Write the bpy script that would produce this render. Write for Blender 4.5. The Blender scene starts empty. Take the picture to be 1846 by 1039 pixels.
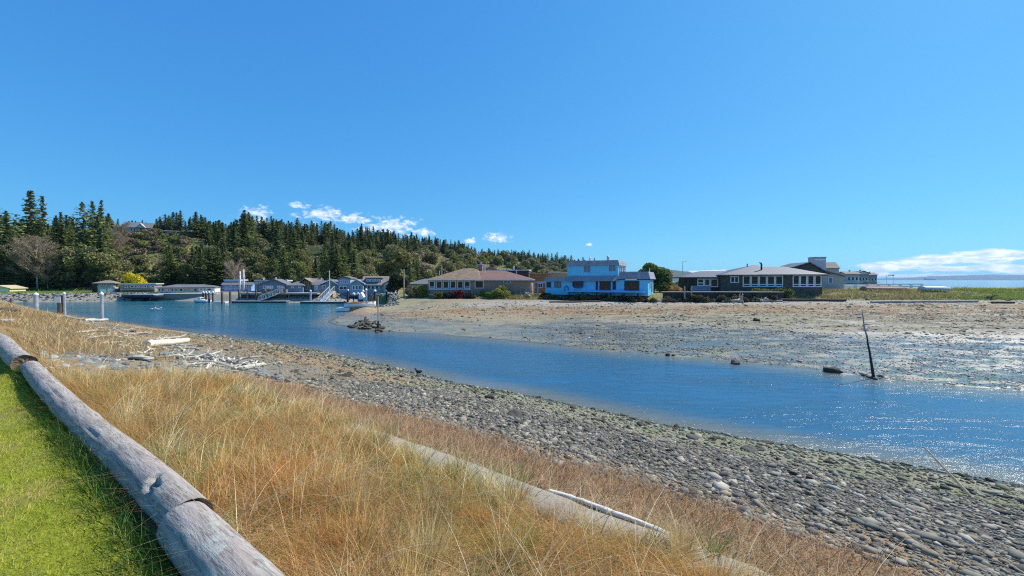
import bpy, math, random
import numpy as np
from mathutils import Vector, Matrix

random.seed(7)
RNG = np.random.default_rng(7)
sc = bpy.context.scene
COL = sc.collection
R = math.radians

# ------------------------------------------------------------------ camera model
FPX, CX, CY, HOR, EYE = 720.0, 923.0, 519.5, 505.0, 4.6
PITCH = math.atan((CY - HOR) / FPX)
cp, sp = math.cos(PITCH), math.sin(PITCH)


def ray(px, py):
    u = (px - CX) / FPX
    v = -(py - CY) / FPX
    return Vector((u, cp + v * sp, -sp + v * cp))


def at_z(px, py, z):
    d = ray(px, py)
    t = (z - EYE) / d.z
    return Vector((d.x * t, d.y * t, z))


def at_y(px, py, y):
    d = ray(px, py)
    t = y / d.y
    return Vector((d.x * t, y, EYE + d.z * t))


cam_d = bpy.data.cameras.new('camera')
cam = bpy.data.objects.new('camera', cam_d)
COL.objects.link(cam)
cam.location = (0, 0, EYE)
cam.rotation_euler = (math.pi / 2 - PITCH, 0, 0)
cam_d.sensor_width = 36
cam_d.lens = 36 * FPX / 1846
cam_d.clip_start = 0.05
cam_d.clip_end = 60000
sc.camera = cam

# ------------------------------------------------------------------ light
SUN_AZ, SUN_EL = 60.0, 46.0
sd = Vector((math.sin(R(SUN_AZ)) * math.cos(R(SUN_EL)), math.cos(R(SUN_AZ)) * math.cos(R(SUN_EL)), math.sin(R(SUN_EL))))
ld = bpy.data.lights.new('sun', 'SUN')
ld.energy = 4.6
ld.angle = R(0.5)
ld.color = (1.0, 0.95, 0.86)
lo = bpy.data.objects.new('sun', ld)
COL.objects.link(lo)
lo.location = (60, 30, 80)
lo.rotation_euler = sd.to_track_quat('Z', 'Y').to_euler()

sc.view_settings.view_transform = 'Standard'
sc.view_settings.look = 'None'
EXPO = 0.4
sc.view_settings.exposure = EXPO
sc.view_settings.gamma = 1.0
sc.cycles.max_bounces = 6
sc.cycles.diffuse_bounces = 3
sc.cycles.glossy_bounces = 3
sc.cycles.transparent_max_bounces = 8
sc.cycles.volume_bounces = 0
sc.cycles.use_denoising = False
sc.cycles.filter_width = 1.15
sc.cycles.use_adaptive_sampling = True
sc.cycles.adaptive_threshold = 0.015
sc.cycles.sample_clamp_indirect = 6.0
sc.cycles.sample_clamp_direct = 9.0


# ------------------------------------------------------------------ node helpers
class NT:
    def __init__(s, tree):
        s.t = tree
        s.n = tree.nodes
        s.l = tree.links

    def new(s, typ, **kw):
        n = s.n.new(typ)
        for k, v in kw.items():
            setattr(n, k, v)
        return n

    def put(s, sock, v):
        if isinstance(v, bpy.types.NodeSocket):
            s.l.new(v, sock)
        elif v is not None:
            sock.default_value = v

    def m(s, op, a, b=None, c=None, clamp=False):
        n = s.n.new('ShaderNodeMath')
        n.operation = op
        n.use_clamp = clamp
        s.put(n.inputs[0], a)
        if b is not None:
            s.put(n.inputs[1], b)
        if c is not None:
            s.put(n.inputs[2], c)
        return n.outputs[0]

    def mix(s, f, a, b, blend='MIX'):
        n = s.n.new('ShaderNodeMix')
        n.data_type = 'RGBA'
        n.blend_type = blend
        s.put(n.inputs[0], f)
        s.put(n.inputs[6], a if isinstance(a, bpy.types.NodeSocket) else (*a, 1) if len(a) == 3 else a)
        s.put(n.inputs[7], b if isinstance(b, bpy.types.NodeSocket) else (*b, 1) if len(b) == 3 else b)
        return n.outputs[2]

    def ramp(s, fac, lo, hi):
        n = s.n.new('ShaderNodeMapRange')
        n.interpolation_type = 'SMOOTHSTEP'
        s.put(n.inputs[0], fac)
        n.inputs[1].default_value = lo
        n.inputs[2].default_value = hi
        return n.outputs[0]

    def noise(s, vec, scale, detail=4, rough=0.55, dist=0.0):
        n = s.n.new('ShaderNodeTexNoise')
        s.put(n.inputs['Vector'], vec)
        n.inputs['Scale'].default_value = scale
        n.inputs['Detail'].default_value = detail
        n.inputs['Roughness'].default_value = rough
        n.inputs['Distortion'].default_value = dist
        return n.outputs['Fac']

    def mapping(s, vec, scale=(1, 1, 1), rot=(0, 0, 0), loc=(0, 0, 0)):
        n = s.n.new('ShaderNodeMapping')
        s.put(n.inputs[0], vec)
        n.inputs['Scale'].default_value = scale
        n.inputs['Rotation'].default_value = rot
        n.inputs['Location'].default_value = loc
        return n.outputs[0]

    def bump(s, h, strength=0.4, dist=0.02):
        n = s.n.new('ShaderNodeBump')
        n.inputs['Strength'].default_value = strength
        n.inputs['Distance'].default_value = dist
        s.put(n.inputs['Height'], h)
        return n.outputs[0]


def new_mat(name):
    m = bpy.data.materials.new(name)
    m.use_nodes = True
    nt = NT(m.node_tree)
    b = nt.n['Principled BSDF']
    return m, nt, b


def obj_coord(nt):
    return nt.new('ShaderNodeTexCoord').outputs['Object']


def plain(name, col, rough=0.7, var=0.25, scale=3.0, bump=0.0, bdist=0.02, spec=0.4, metal=0.0, stretch=(1, 1, 1), dirt=None):
    m, nt, b = new_mat(name)
    co = nt.mapping(obj_coord(nt), stretch)
    f = nt.noise(co, scale, 5, 0.6)
    lo_ = tuple(c * (1 - var) for c in col)
    hi_ = tuple(min(1, c * (1 + var)) for c in col)
    c = nt.mix(nt.ramp(f, 0.3, 0.7), lo_, hi_)
    if dirt:
        g = nt.noise(obj_coord(nt), scale * 0.35, 4, 0.7)
        c = nt.mix(nt.m('MULTIPLY', nt.ramp(g, 0.5, 0.72), 0.75), c, dirt)
    nt.put(b.inputs['Base Color'], c)
    b.inputs['Roughness'].default_value = rough
    b.inputs['Specular IOR Level'].default_value = spec
    b.inputs['Metallic'].default_value = metal
    if bump:
        f2 = nt.noise(co, scale * 4, 5, 0.65)
        nt.put(b.inputs['Normal'], nt.bump(f2, bump, bdist))
    return m


def striped(name, col, period, axis='Z', dark=0.55, width=0.14, rough=0.7, var=0.15, bdist=0.03, col2=None):
    """Boards, laps or seams: a line every `period` metres along an axis (or two axes for shingles)."""
    m, nt, b = new_mat(name)
    co = obj_coord(nt)
    s = nt.new('ShaderNodeSeparateXYZ')
    nt.put(s.inputs[0], co)
    p = nt.m('FRACT', nt.m('DIVIDE', s.outputs[axis], period))
    line = nt.m('LESS_THAN', p, width)
    f = nt.noise(co, 1.3, 4, 0.6)
    f3 = nt.noise(nt.mapping(co, (1, 1, 6) if axis == 'Z' else (6, 1, 1)), 2.5, 3, 0.6)
    c = nt.mix(nt.ramp(f, 0.3, 0.7), tuple(x * (1 - var) for x in col), tuple(x * (1 + var) for x in (col2 or col)))
    c = nt.mix(nt.m('MULTIPLY', f3, 0.35), c, tuple(x * 0.7 for x in col))
    c = nt.mix(nt.m('MULTIPLY', line, 1 - dark), c, tuple(x * 0.3 for x in col))
    nt.put(b.inputs['Base Color'], c)
    b.inputs['Roughness'].default_value = rough
    nt.put(b.inputs['Normal'], nt.bump(p, 0.5, bdist))
    return m


def shingle(name, c1, c2, mortar, sx=0.3, sy=0.15, rough=0.85, patch=None):
    m, nt, b = new_mat(name)
    co = obj_coord(nt)
    # use x and (y+z) so that courses follow the slope
    s = nt.new('ShaderNodeSeparateXYZ')
    nt.put(s.inputs[0], co)
    k = nt.new('ShaderNodeCombineXYZ')
    nt.put(k.inputs[0], s.outputs['X'])
    nt.put(k.inputs[1], nt.m('ADD', s.outputs['Y'], nt.m('MULTIPLY', s.outputs['Z'], 0.9)))
    br = nt.new('ShaderNodeTexBrick')
    nt.put(br.inputs['Vector'], k.outputs[0])
    br.inputs['Color1'].default_value = (*c1, 1)
    br.inputs['Color2'].default_value = (*c2, 1)
    br.inputs['Mortar'].default_value = (*mortar, 1)
    br.inputs['Scale'].default_value = 1.0
    br.inputs['Mortar Size'].default_value = 0.015
    br.inputs['Brick Width'].default_value = sx
    br.inputs['Row Height'].default_value = sy
    c = br.outputs['Color']
    f = nt.noise(co, 0.8, 5, 0.65)
    c = nt.mix(nt.m('MULTIPLY', nt.ramp(f, 0.35, 0.7), 0.5), c, tuple(x * 0.55 for x in c1))
    if patch:
        g = nt.noise(co, 1.7, 5, 0.7)
        c = nt.mix(nt.m('MULTIPLY', nt.ramp(g, 0.45, 0.62), 0.8), c, patch)
    nt.put(b.inputs['Base Color'], c)
    b.inputs['Roughness'].default_value = rough
    nt.put(b.inputs['Normal'], nt.bump(nt.noise(co, 9, 4), 0.4, 0.03))
    return m


def tint_mat(name, rough=0.8, scale=30.0, var=0.35, bump=0.0, bdist=0.02, trans=0.0, spec=0.3, rnd=0.0):
    """Colour from the mesh attribute `tint`, varied by noise (and by the object, for copies)."""
    m, nt, b = new_mat(name)
    a = nt.new('ShaderNodeAttribute', attribute_name='tint')
    co = obj_coord(nt)
    f = nt.noise(co, scale, 4, 0.65)
    k = nt.m('MULTIPLY_ADD', f, 2 * var, 1 - var)
    if rnd:
        oi = nt.new('ShaderNodeObjectInfo')
        k = nt.m('MULTIPLY', k, nt.m('MULTIPLY_ADD', oi.outputs['Random'], rnd, 1 - rnd / 2))
    mul = nt.new('ShaderNodeVectorMath', operation='SCALE')
    nt.put(mul.inputs[0], a.outputs['Color'])
    nt.put(mul.inputs['Scale'], k)
    nt.put(b.inputs['Base Color'], mul.outputs[0])
    b.inputs['Roughness'].default_value = rough
    b.inputs['Specular IOR Level'].default_value = spec
    if bump:
        nt.put(b.inputs['Normal'], nt.bump(nt.noise(co, scale * 1.5, 5, 0.7), bump, bdist))
    if trans:
        tr = nt.new('ShaderNodeBsdfTranslucent')
        nt.put(tr.inputs['Color'], mul.outputs[0])
        mx = nt.new('ShaderNodeMixShader')
        mx.inputs[0].default_value = trans
        nt.l.new(b.outputs[0], mx.inputs[1])
        nt.l.new(tr.outputs[0], mx.inputs[2])
        nt.l.new(mx.outputs[0], nt.n['Material Output'].inputs[0])
    return m


# ------------------------------------------------------------------ scene helpers
def tag(o, label=None, cat=None, group=None, kind=None):
    if label:
        o['label'] = label
    if cat:
        o['category'] = cat
    if group:
        o['group'] = group
    if kind:
        o['kind'] = kind
    return o


def empty(name, loc=(0, 0, 0), rz=0.0, label=None, cat=None, group=None):
    o = bpy.data.objects.new(name, None)
    o.empty_display_size = 0.2
    COL.objects.link(o)
    o.location = loc
    o.rotation_euler = (0, 0, rz)
    return tag(o, label, cat, group)


def dup(root, loc, rz=0.0, scale=1.0, label=None, group=None, rot=None):
    r = root.copy()
    COL.objects.link(r)
    r.location = loc
    r.rotation_euler = rot if rot else (0, 0, rz)
    r.scale = scale if isinstance(scale, (tuple, list)) else (scale,) * 3
    tag(r, label, None, group)
    for ch in list(root.children):
        c = ch.copy()
        COL.objects.link(c)
        c.parent = r
        for g in list(ch.children):
            d = g.copy()
            COL.objects.link(d)
            d.parent = c
    return r


def mesh_np(name, V, Fq, mat, parent=None, smooth=False, tint=None, loc=None, link=True):
    """V (n,3), Fq list of index arrays of equal width (m,3) or (m,4)."""
    me = bpy.data.meshes.new(name)
    V = np.asarray(V, np.float32)
    Fs = Fq if isinstance(Fq, list) else [Fq]
    loops = np.concatenate([f.ravel() for f in Fs]).astype(np.int32)
    counts = np.concatenate([np.full(len(f), f.shape[1], np.int32) for f in Fs])
    starts = np.zeros(len(counts), np.int32)
    starts[1:] = np.cumsum(counts)[:-1]
    me.vertices.add(len(V))
    me.vertices.foreach_set('co', V.ravel())
    me.loops.add(len(loops))
    me.loops.foreach_set('vertex_index', loops)
    me.polygons.add(len(counts))
    me.polygons.foreach_set('loop_start', starts)
    me.polygons.foreach_set('loop_total', counts)
    if smooth:
        me.polygons.foreach_set('use_smooth', np.ones(len(counts), bool))
    me.update(calc_edges=True)
    if tint is not None:
        a = me.attributes.new('tint', 'FLOAT_COLOR', 'POINT')
        t4 = np.ones((len(V), 4), np.float32)
        t4[:, :3] = tint
        a.data.foreach_set('color', t4.ravel())
    me.materials.append(mat)
    o = bpy.data.objects.new(name, me)
    if link:
        COL.objects.link(o)
    if parent:
        o.parent = parent
    if loc is not None:
        o.location = loc
    return o


class MB:
    def __init__(s, off=(0, 0, 0)):
        s.v = []
        s.f = []
        s.off = Vector(off)

    def poly(s, vs, fs):
        b = len(s.v)
        s.v += [tuple(x) for x in vs]
        s.f += [tuple(i + b for i in f) for f in fs]
        return s

    def box(s, x0, x1, y0, y1, z0, z1):
        vs = [(x0, y0, z0), (x1, y0, z0), (x1, y1, z0), (x0, y1, z0), (x0, y0, z1), (x1, y0, z1), (x1, y1, z1), (x0, y1, z1)]
        return s.poly(vs, [(3, 2, 1, 0), (4, 5, 6, 7), (0, 1, 5, 4), (1, 2, 6, 5), (2, 3, 7, 6), (3, 0, 4, 7)])

    def frustum(s, r0, z0, r1, z1):
        (a, b, c, d), (e, f, g, h) = r0, r1
        vs = [(a, c, z0), (b, c, z0), (b, d, z0), (a, d, z0), (e, g, z1), (f, g, z1), (f, h, z1), (e, h, z1)]
        return s.poly(vs, [(3, 2, 1, 0), (4, 5, 6, 7), (0, 1, 5, 4), (1, 2, 6, 5), (2, 3, 7, 6), (3, 0, 4, 7)])

    def prism_y(s, pts, y0, y1):
        n = len(pts)
        vs = [(x, y0, z) for x, z in pts] + [(x, y1, z) for x, z in pts]
        return s.poly(vs, [tuple(range(n)), tuple(range(2 * n - 1, n - 1, -1))] + [((i + 1) % n, i, i + n, (i + 1) % n + n) for i in range(n)])

    def prism_x(s, pts, x0, x1):
        n = len(pts)
        vs = [(x0, y, z) for y, z in pts] + [(x1, y, z) for y, z in pts]
        return s.poly(vs, [tuple(range(n - 1, -1, -1)), tuple(range(n, 2 * n))] + [(i, (i + 1) % n, (i + 1) % n + n, i + n) for i in range(n)])

    def hip(s, x0, x1, y0, y1, ze, zr, il, ir, th=0.16, iy=None):
        ym = (y0 + y1) / 2
        vs = [(x0, y0, ze), (x1, y0, ze), (x1, y1, ze), (x0, y1, ze), (x0, y0, ze + th), (x1, y0, ze + th), (x1, y1, ze + th), (x0, y1, ze + th), (x0 + il, ym, zr), (x1 - ir, ym, zr)]
        return s.poly(vs, [(3, 2, 1, 0), (0, 1, 5, 4), (1, 2, 6, 5), (2, 3, 7, 6), (3, 0, 4, 7), (4, 5, 9, 8), (5, 6, 9), (6, 7, 8, 9), (7, 4, 8)])

    def roof_y(s, x0, x1, y0, y1, ze, zr, th=0.16, xm=None):
        xm = (x0 + x1) / 2 if xm is None else xm
        return s.prism_y([(x0, ze), (xm, zr), (x1, ze), (x1, ze + th), (xm, zr + th), (x0, ze + th)], y0, y1)

    def roof_x(s, x0, x1, y0, y1, ze, zr, th=0.16, ym=None):
        ym = (y0 + y1) / 2 if ym is None else ym
        return s.prism_x([(y0, ze), (ym, zr), (y1, ze), (y1, ze + th), (ym, zr + th), (y0, ze + th)], x0, x1)

    def path(s, pts, rad, n=8, cap=True):
        pts = [Vector(p) for p in pts]
        if not isinstance(rad, (list, tuple)):
            rad = [rad] * len(pts)
        b = len(s.v)
        ref = None
        for i, p in enumerate(pts):
            d = (pts[min(i + 1, len(pts) - 1)] - pts[max(i - 1, 0)]).normalized()
            if ref is None:
                ref = d.orthogonal().normalized()
            ref = (ref - d * ref.dot(d)).normalized()
            w = d.cross(ref)
            for k in range(n):
                a = 2 * math.pi * k / n
                s.v.append(tuple(p + (ref * math.cos(a) + w * math.sin(a)) * rad[i]))
        for i in range(len(pts) - 1):
            for k in range(n):
                s.f.append((b + i * n + k, b + i * n + (k + 1) % n, b + (i + 1) * n + (k + 1) % n, b + (i + 1) * n + k))
        if cap:
            s.f.append(tuple(b + k for k in range(n - 1, -1, -1)))
            s.f.append(tuple(b + (len(pts) - 1) * n + k for k in range(n)))
        return s

    def lathe(s, cx, cy, prof, n=12):
        b = len(s.v)
        for r, z in prof:
            for k in range(n):
                a = 2 * math.pi * k / n
                s.v.append((cx + r * math.cos(a), cy + r * math.sin(a), z))
        for i in range(len(prof) - 1):
            for k in range(n):
                s.f.append((b + i * n + k, b + i * n + (k + 1) % n, b + (i + 1) * n + (k + 1) % n, b + (i + 1) * n + k))
        s.f.append(tuple(b + k for k in range(n - 1, -1, -1)))
        s.f.append(tuple(b + (len(prof) - 1) * n + k for k in range(n)))
        return s

    def build(s, name, mat, parent=None, smooth=False, label=None, loc=None, origin=False):
        me = bpy.data.meshes.new(name)
        off = s.off
        if origin and s.v:
            a = np.array(s.v)
            off = Vector(((a[:, 0].min() + a[:, 0].max()) / 2, (a[:, 1].min() + a[:, 1].max()) / 2, a[:, 2].min()))
            loc = off
        me.from_pydata([tuple(Vector(p) - off) for p in s.v], [], s.f)
        me.materials.append(mat)
        if smooth:
            for p in me.polygons:
                p.use_smooth = True
        me.update()
        o = bpy.data.objects.new(name, me)
        COL.objects.link(o)
        if parent:
            o.parent = parent
        if loc is not None:
            o.location = loc
        if label:
            o['label'] = label
        return o


# ------------------------------------------------------------------ numpy noise
def vnoise(x, y, seed=0):
    x = np.asarray(x, float)
    y = np.asarray(y, float)
    xi = np.floor(x)
    yi = np.floor(y)
    fx = x - xi
    fy = y - yi
    fx = fx * fx * (3 - 2 * fx)
    fy = fy * fy * (3 - 2 * fy)

    def h(a, b):
        k = np.sin(a * 127.1 + b * 311.7 + seed * 74.7) * 43758.5453
        return k - np.floor(k)
    return (h(xi, yi) * (1 - fx) + h(xi + 1, yi) * fx) * (1 - fy) + (h(xi, yi + 1) * (1 - fx) + h(xi + 1, yi + 1) * fx) * fy


def fbm(x, y, seed=0, o=4):
    s = 0
    a = 0.5
    t = 0
    for i in range(o):
        s = s + a * vnoise(x * 2 ** i, y * 2 ** i, seed + i * 13)
        t += a
        a *= 0.55
    return s / t


def sst(x, a, b):
    t = np.clip((x - a) / (b - a), 0, 1)
    return t * t * (3 - 2 * t)


# ------------------------------------------------------------------ the ground as a height function
NX, NY = 0.585, 0.811          # across the near bank, towards the water
WALL_U = 3.25


def uv(x, y):
    return NX * x + NY * y, -NY * x + NX * y


def from_uv(u, v):
    return NX * u - NY * v, NY * u + NX * v


_near_px = [(1846, 875), (1500, 815), (1200, 765), (1000, 722), (820, 690), (690, 658), (560, 630), (430, 612), (340, 598), (250, 588), (190, 581)]
_uw = sorted([(lambda p: uv(p.x, p.y)[::-1])(at_z(a, b, 0)) for a, b in _near_px])
UWV = np.array([-200, -40, -15] + [p[0] for p in _uw] + [80, 105, 130])
UWU = np.array([15.5, 15.0, 14.6] + [p[1] for p in _uw] + [8.2, 6.0, -6.0])

_far_px = [(1846, 705), (1580, 684), (1480, 668), (1280, 647), (1100, 634), (960, 618), (800, 605), (680, 598), (640, 592), (600, 585), (590, 581), (600, 575), (632, 562), (674, 554),
           (704, 550), (694, 546), (664, 543), (600, 545.5), (540, 546), (420, 546), (385, 543.5), (300, 542), (200, 543.5), (100, 544.5), (0, 545)]
FARP = [(400, 2), (60, 10.5), (32, 14.2)] + [tuple(at_z(a, b, 0))[:2] for a, b in _far_px] + [(-125, 84), (-400, 110), (-2500, 300), (-2500, 4000), (4000, 4000), (4000, 2)]
FARP = np.array(FARP, float)


def sdist(x, y):
    shp = np.shape(x)
    x = np.ravel(np.asarray(x, float))
    y = np.ravel(np.asarray(y, float))
    d = np.full(x.shape, 1e9)
    ins = np.zeros(x.shape, bool)
    n = len(FARP)
    for i in range(n):
        ax, ay = FARP[i]
        bx, by = FARP[(i + 1) % n]
        ex, ey = bx - ax, by - ay
        t = np.clip(((x - ax) * ex + (y - ay) * ey) / (ex * ex + ey * ey), 0, 1)
        d = np.minimum(d, np.hypot(x - ax - t * ex, y - ay - t * ey))
        c = ((ay > y) != (by > y))
        xs = ax + (y - ay) * ex / (ey if abs(ey) > 1e-9 else 1e-9)
        ins ^= c & (x < xs)
    return np.where(ins, d, -d).reshape(shp)


HP = np.array([-3000, -600, -200, 0, 200, 250, 330, 500, 700, 850, 1000, 1075, 1150, 1250, 3000], float)
HYR = np.array([440, 440, 440, 440, 424, 417.5, 424, 435, 446, 462, 480, 488, 503, 505, 505], float)
HDR = np.array([190, 190, 190, 190, 195, 195, 200, 240, 300, 380, 480, 560, 620, 700, 700], float)
HDF = np.array([106, 106, 106, 106, 112, 115, 118, 122, 150, 190, 250, 300, 350, 400, 400], float)
BPX = np.array([-3000, 560, 700, 830, 960, 1180, 1300, 1450, 1846, 4000], float)
BZ = np.array([1.7, 1.7, 1.6, 1.75, 1.8, 2.0, 2.35, 2.6, 2.85, 2.9], float)
BF = np.array([72, 72, 72, 69, 66, 64, 63, 62, 60, 55], float)
BW = np.array([8, 8, 7, 6, 6, 5, 6, 10, 14, 14], float)


def height(x, y):
    x = np.asarray(x, float)
    y = np.asarray(y, float)
    u, v = uv(x, y)
    uw = np.interp(v, UWV, UWU)
    # near bank
    lawn = 2.9 + 0.05 * (fbm(x * 0.5, y * 0.5, 3) - 0.5)
    f1 = np.clip((u - 0.7) / (WALL_U - 0.7), 0, 1)
    strip = 2.9 - 0.42 * f1 + 0.14 * (fbm(x * 1.4, y * 1.4, 5) - 0.5)
    f2 = np.clip((u - WALL_U - 0.3) / np.maximum(uw - WALL_U - 0.3, 1), 0, 2)
    beach = 2.44 * np.clip(1 - f2, 0, 1) ** 1.12
    za = np.where(u < 0.7, lawn, np.where(u < WALL_U + 0.15, strip, beach))
    f3 = np.clip((u - 0.9) / np.maximum(uw - 0.9, 1), 0, 1)
    zb = np.where(u < 0.9, lawn, 2.88 * (1 - f3) ** 1.15 + 0.25 * np.sin(f3 * math.pi) * (fbm(x * 0.35, y * 0.35, 9) - 0.35))
    w = sst(v, 9.5, 13.0)
    zn = za * (1 - w) + zb * w
    t = np.maximum(u - uw, 0)
    zn = np.where(u > uw, -0.16 * t, zn) + np.where((u > WALL_U + .2) & (u < uw + 2), 0.05 * (fbm(x * 1.1, y * 1.1, 11) - 0.5), 0)
    zn = np.maximum(zn, -1.6)
    # far side
    s = sdist(x, y)
    yy = np.maximum(y, 1.0)
    px = CX + FPX * x / yy
    px = np.where(y < 1, 4000, px)
    bf = np.interp(px, BPX, BF)
    bz = np.interp(px, BPX, BZ)
    bw = np.interp(px, BPX, BW)
    g = np.clip(s / np.maximum(s + np.maximum(bf - y, 0), 1e-3), 0, 1)
    ex = 1.55 + 0.75 * sst(px, 900, 1060)
    fl = 1.2 * np.where(s > 0, g, 0) ** ex
    fl = fl + (0.15 * (fbm(x * 0.22, y * 0.45, 21) - 0.52) + 0.03 * (fbm(x * 2, y * 2, 22) - 0.5)) * sst(s, 0.3, 4)
    fl = fl + (bz - 1.2) * sst(y, bf, bf + bw)
    wz = sst(px, 930, 1060) * (1 - sst(s, 9, 18))
    fl = fl * (1 - 0.85 * wz) + wz * (0.012 - 0.018 * sst(s, .6, 2.5) + 0.022 * sst(s, 8, 17) + 0.075 * (fbm(x * 0.8, y * 1.5, 77, 5) - 0.5) + 0.05 * (fbm(x * 0.15, y * 0.5, 78) - 0.5) * sst(s, 1, 4))
    fl = np.where(s > 0, fl + 0.015, 0.10 * s)
    steep = np.where(s > 0, 1.65 * sst(s, -0.4, 3.6), 0.2 * s)
    wst = sst(-px, -690, -640) * sst(y, 50, 62)
    zf = fl * (1 - wst) + steep * wst
    # hills behind
    yr = np.interp(px, HP, HYR)
    dr = np.interp(px, HP, HDR)
    df = np.interp(px, HP, HDF)
    zr = EYE + (HOR - yr) * dr / FPX
    hh = np.clip((y - df) / (dr - df), 0, 1)
    hill = np.maximum(zr - 1.7, 0) * (hh ** 1.1 * 0.35 + 0.65 * sst(hh, 0, 1)) + (fbm(x * 0.04, y * 0.04, 31) - 0.5) * 5 * sst(hh, 0.05, 0.4) * sst(1 - hh, 0.0, 0.3)
    zf = zf + np.where((s > 0) & (y > 90), hill, 0)
    # the open sea on the far right
    sea = sst(px, 1590, 1640) * sst(y, 92, 118) + sst(px, 1150, 1230) * sst(y, 200, 240)
    zf = zf - np.clip(sea, 0, 1) * 14
    zf = np.maximum(zf, -2.5)
    return np.maximum(zn, zf)


def hz(x, y):
    return float(height(np.array([x]), np.array([y]))[0])


def hza(x, y):
    return height(np.asarray(x, float), np.asarray(y, float))
# ------------------------------------------------------------------ sky
def build_world():
    w = bpy.data.worlds.new('World')
    sc.world = w
    w.use_nodes = True
    nt = NT(w.node_tree)
    bg = nt.n['Background']
    sky = nt.new('ShaderNodeTexSky', sky_type='NISHITA')
    sky.sun_disc = False
    sky.sun_elevation = R(SUN_EL)
    sky.sun_rotation = R(SUN_AZ)
    sky.air_density = 1.0
    sky.dust_density = 0.35
    sky.ozone_density = 3.2
    # grade the physical sky towards the clear spring azure of the place
    ST = 0.095
    q = ST * 1.19
    sep = nt.new('ShaderNodeSeparateColor')
    nt.l.new(sky.outputs[0], sep.inputs[0])
    com = nt.new('ShaderNodeCombineColor')
    for i, (a, g) in enumerate(((0.325, 0.80), (0.735, 0.60), (1.05, 0.36))):
        v = nt.m('POWER', nt.m('MULTIPLY', sep.outputs[i], q), g)
        nt.put(com.inputs[i], nt.m('MULTIPLY', v, a / (ST * 2 ** EXPO)))
    d = nt.new('ShaderNodeTexCoord').outputs['Generated']
    s = nt.new('ShaderNodeSeparateXYZ')
    nt.put(s.inputs[0], d)
    az = nt.m('ARCTAN2', s.outputs[0], s.outputs[1])
    el = nt.m('ARCSINE', s.outputs[2])
    cu = [(462, 383, 30, 11), (540, 370, 24, 6), (585, 388, 45, 13), (640, 396, 40, 9), (715, 408, 50, 17), (760, 420, 22, 10), (678, 412, 40, 10), (895, 429, 30, 10), (848, 434, 16, 6), (1062, 441, 8, 3),
          (460, 400, 40, 14)]
    bank = [(1600, 480, 75, 12), (1690, 470, 90, 13), (1790, 462, 110, 17), (1740, 484, 120, 9), (1860, 488, 110, 12), (1560, 494, 50, 9), (1670, 497, 90, 4), (1400, 489, 60, 7), (1300, 492, 70, 6), (1950, 470, 90, 25)]

    def field(lst, rot):
        acc = None
        for px, py, rx, ry in lst:
            v = ray(px, py).normalized()
            a0, e0 = math.atan2(v.x, v.y), math.asin(v.z)
            v2 = ray(px + rx, py - ry).normalized()
            ra = abs(math.atan2(v2.x, v2.y) - a0)
            re = abs(math.asin(v2.z) - e0) + 1e-4
            dx = nt.m('DIVIDE', nt.m('SUBTRACT', az, a0), ra)
            dy = nt.m('DIVIDE', nt.m('SUBTRACT', el, e0), re)
            r2 = nt.m('ADD', nt.m('MULTIPLY', dx, dx), nt.m('MULTIPLY', dy, dy))
            k = nt.m('SUBTRACT', 1.0, nt.m('SQRT', r2))
            acc = k if acc is None else nt.m('MAXIMUM', acc, k)
        return acc
    cv = nt.new('ShaderNodeCombineXYZ')
    nt.put(cv.inputs[0], az)
    nt.put(cv.inputs[1], nt.m('MULTIPLY', el, 1.8))
    n1 = nt.noise(cv.outputs[0], 55, 7, 0.62, 0.4)
    f1 = nt.ramp(nt.m('ADD', nt.m('MULTIPLY', field(cu, 0), 0.7), nt.m('MULTIPLY', nt.m('SUBTRACT', n1, 0.5), 2.6)), 0.0, 0.75)
    cv2 = nt.new('ShaderNodeCombineXYZ')
    nt.put(cv2.inputs[0], az)
    nt.put(cv2.inputs[1], nt.m('MULTIPLY', el, 3.6))
    n2 = nt.noise(cv2.outputs[0], 22, 7, 0.6, 0.3)
    f2 = nt.ramp(nt.m('ADD', nt.m('MULTIPLY', field(bank, 0), 1.5), nt.m('MULTIPLY', nt.m('SUBTRACT', n2, 0.45), 3.2)), 0.0, 0.75)
    n3 = nt.noise(cv2.outputs[0], 40, 5, 0.6)
    ccol = nt.mix(nt.ramp(n3, 0.35, 0.7), (5.4, 6.6, 8.2), (10.0, 10.2, 10.4))
    c = nt.mix(nt.m('MULTIPLY', nt.m('MAXIMUM', f1, nt.m('MULTIPLY', f2, 0.9)), 0.93), com.outputs[0], ccol)
    nt.put(bg.inputs['Color'], c)
    bg.inputs['Strength'].default_value = ST


build_world()

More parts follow.
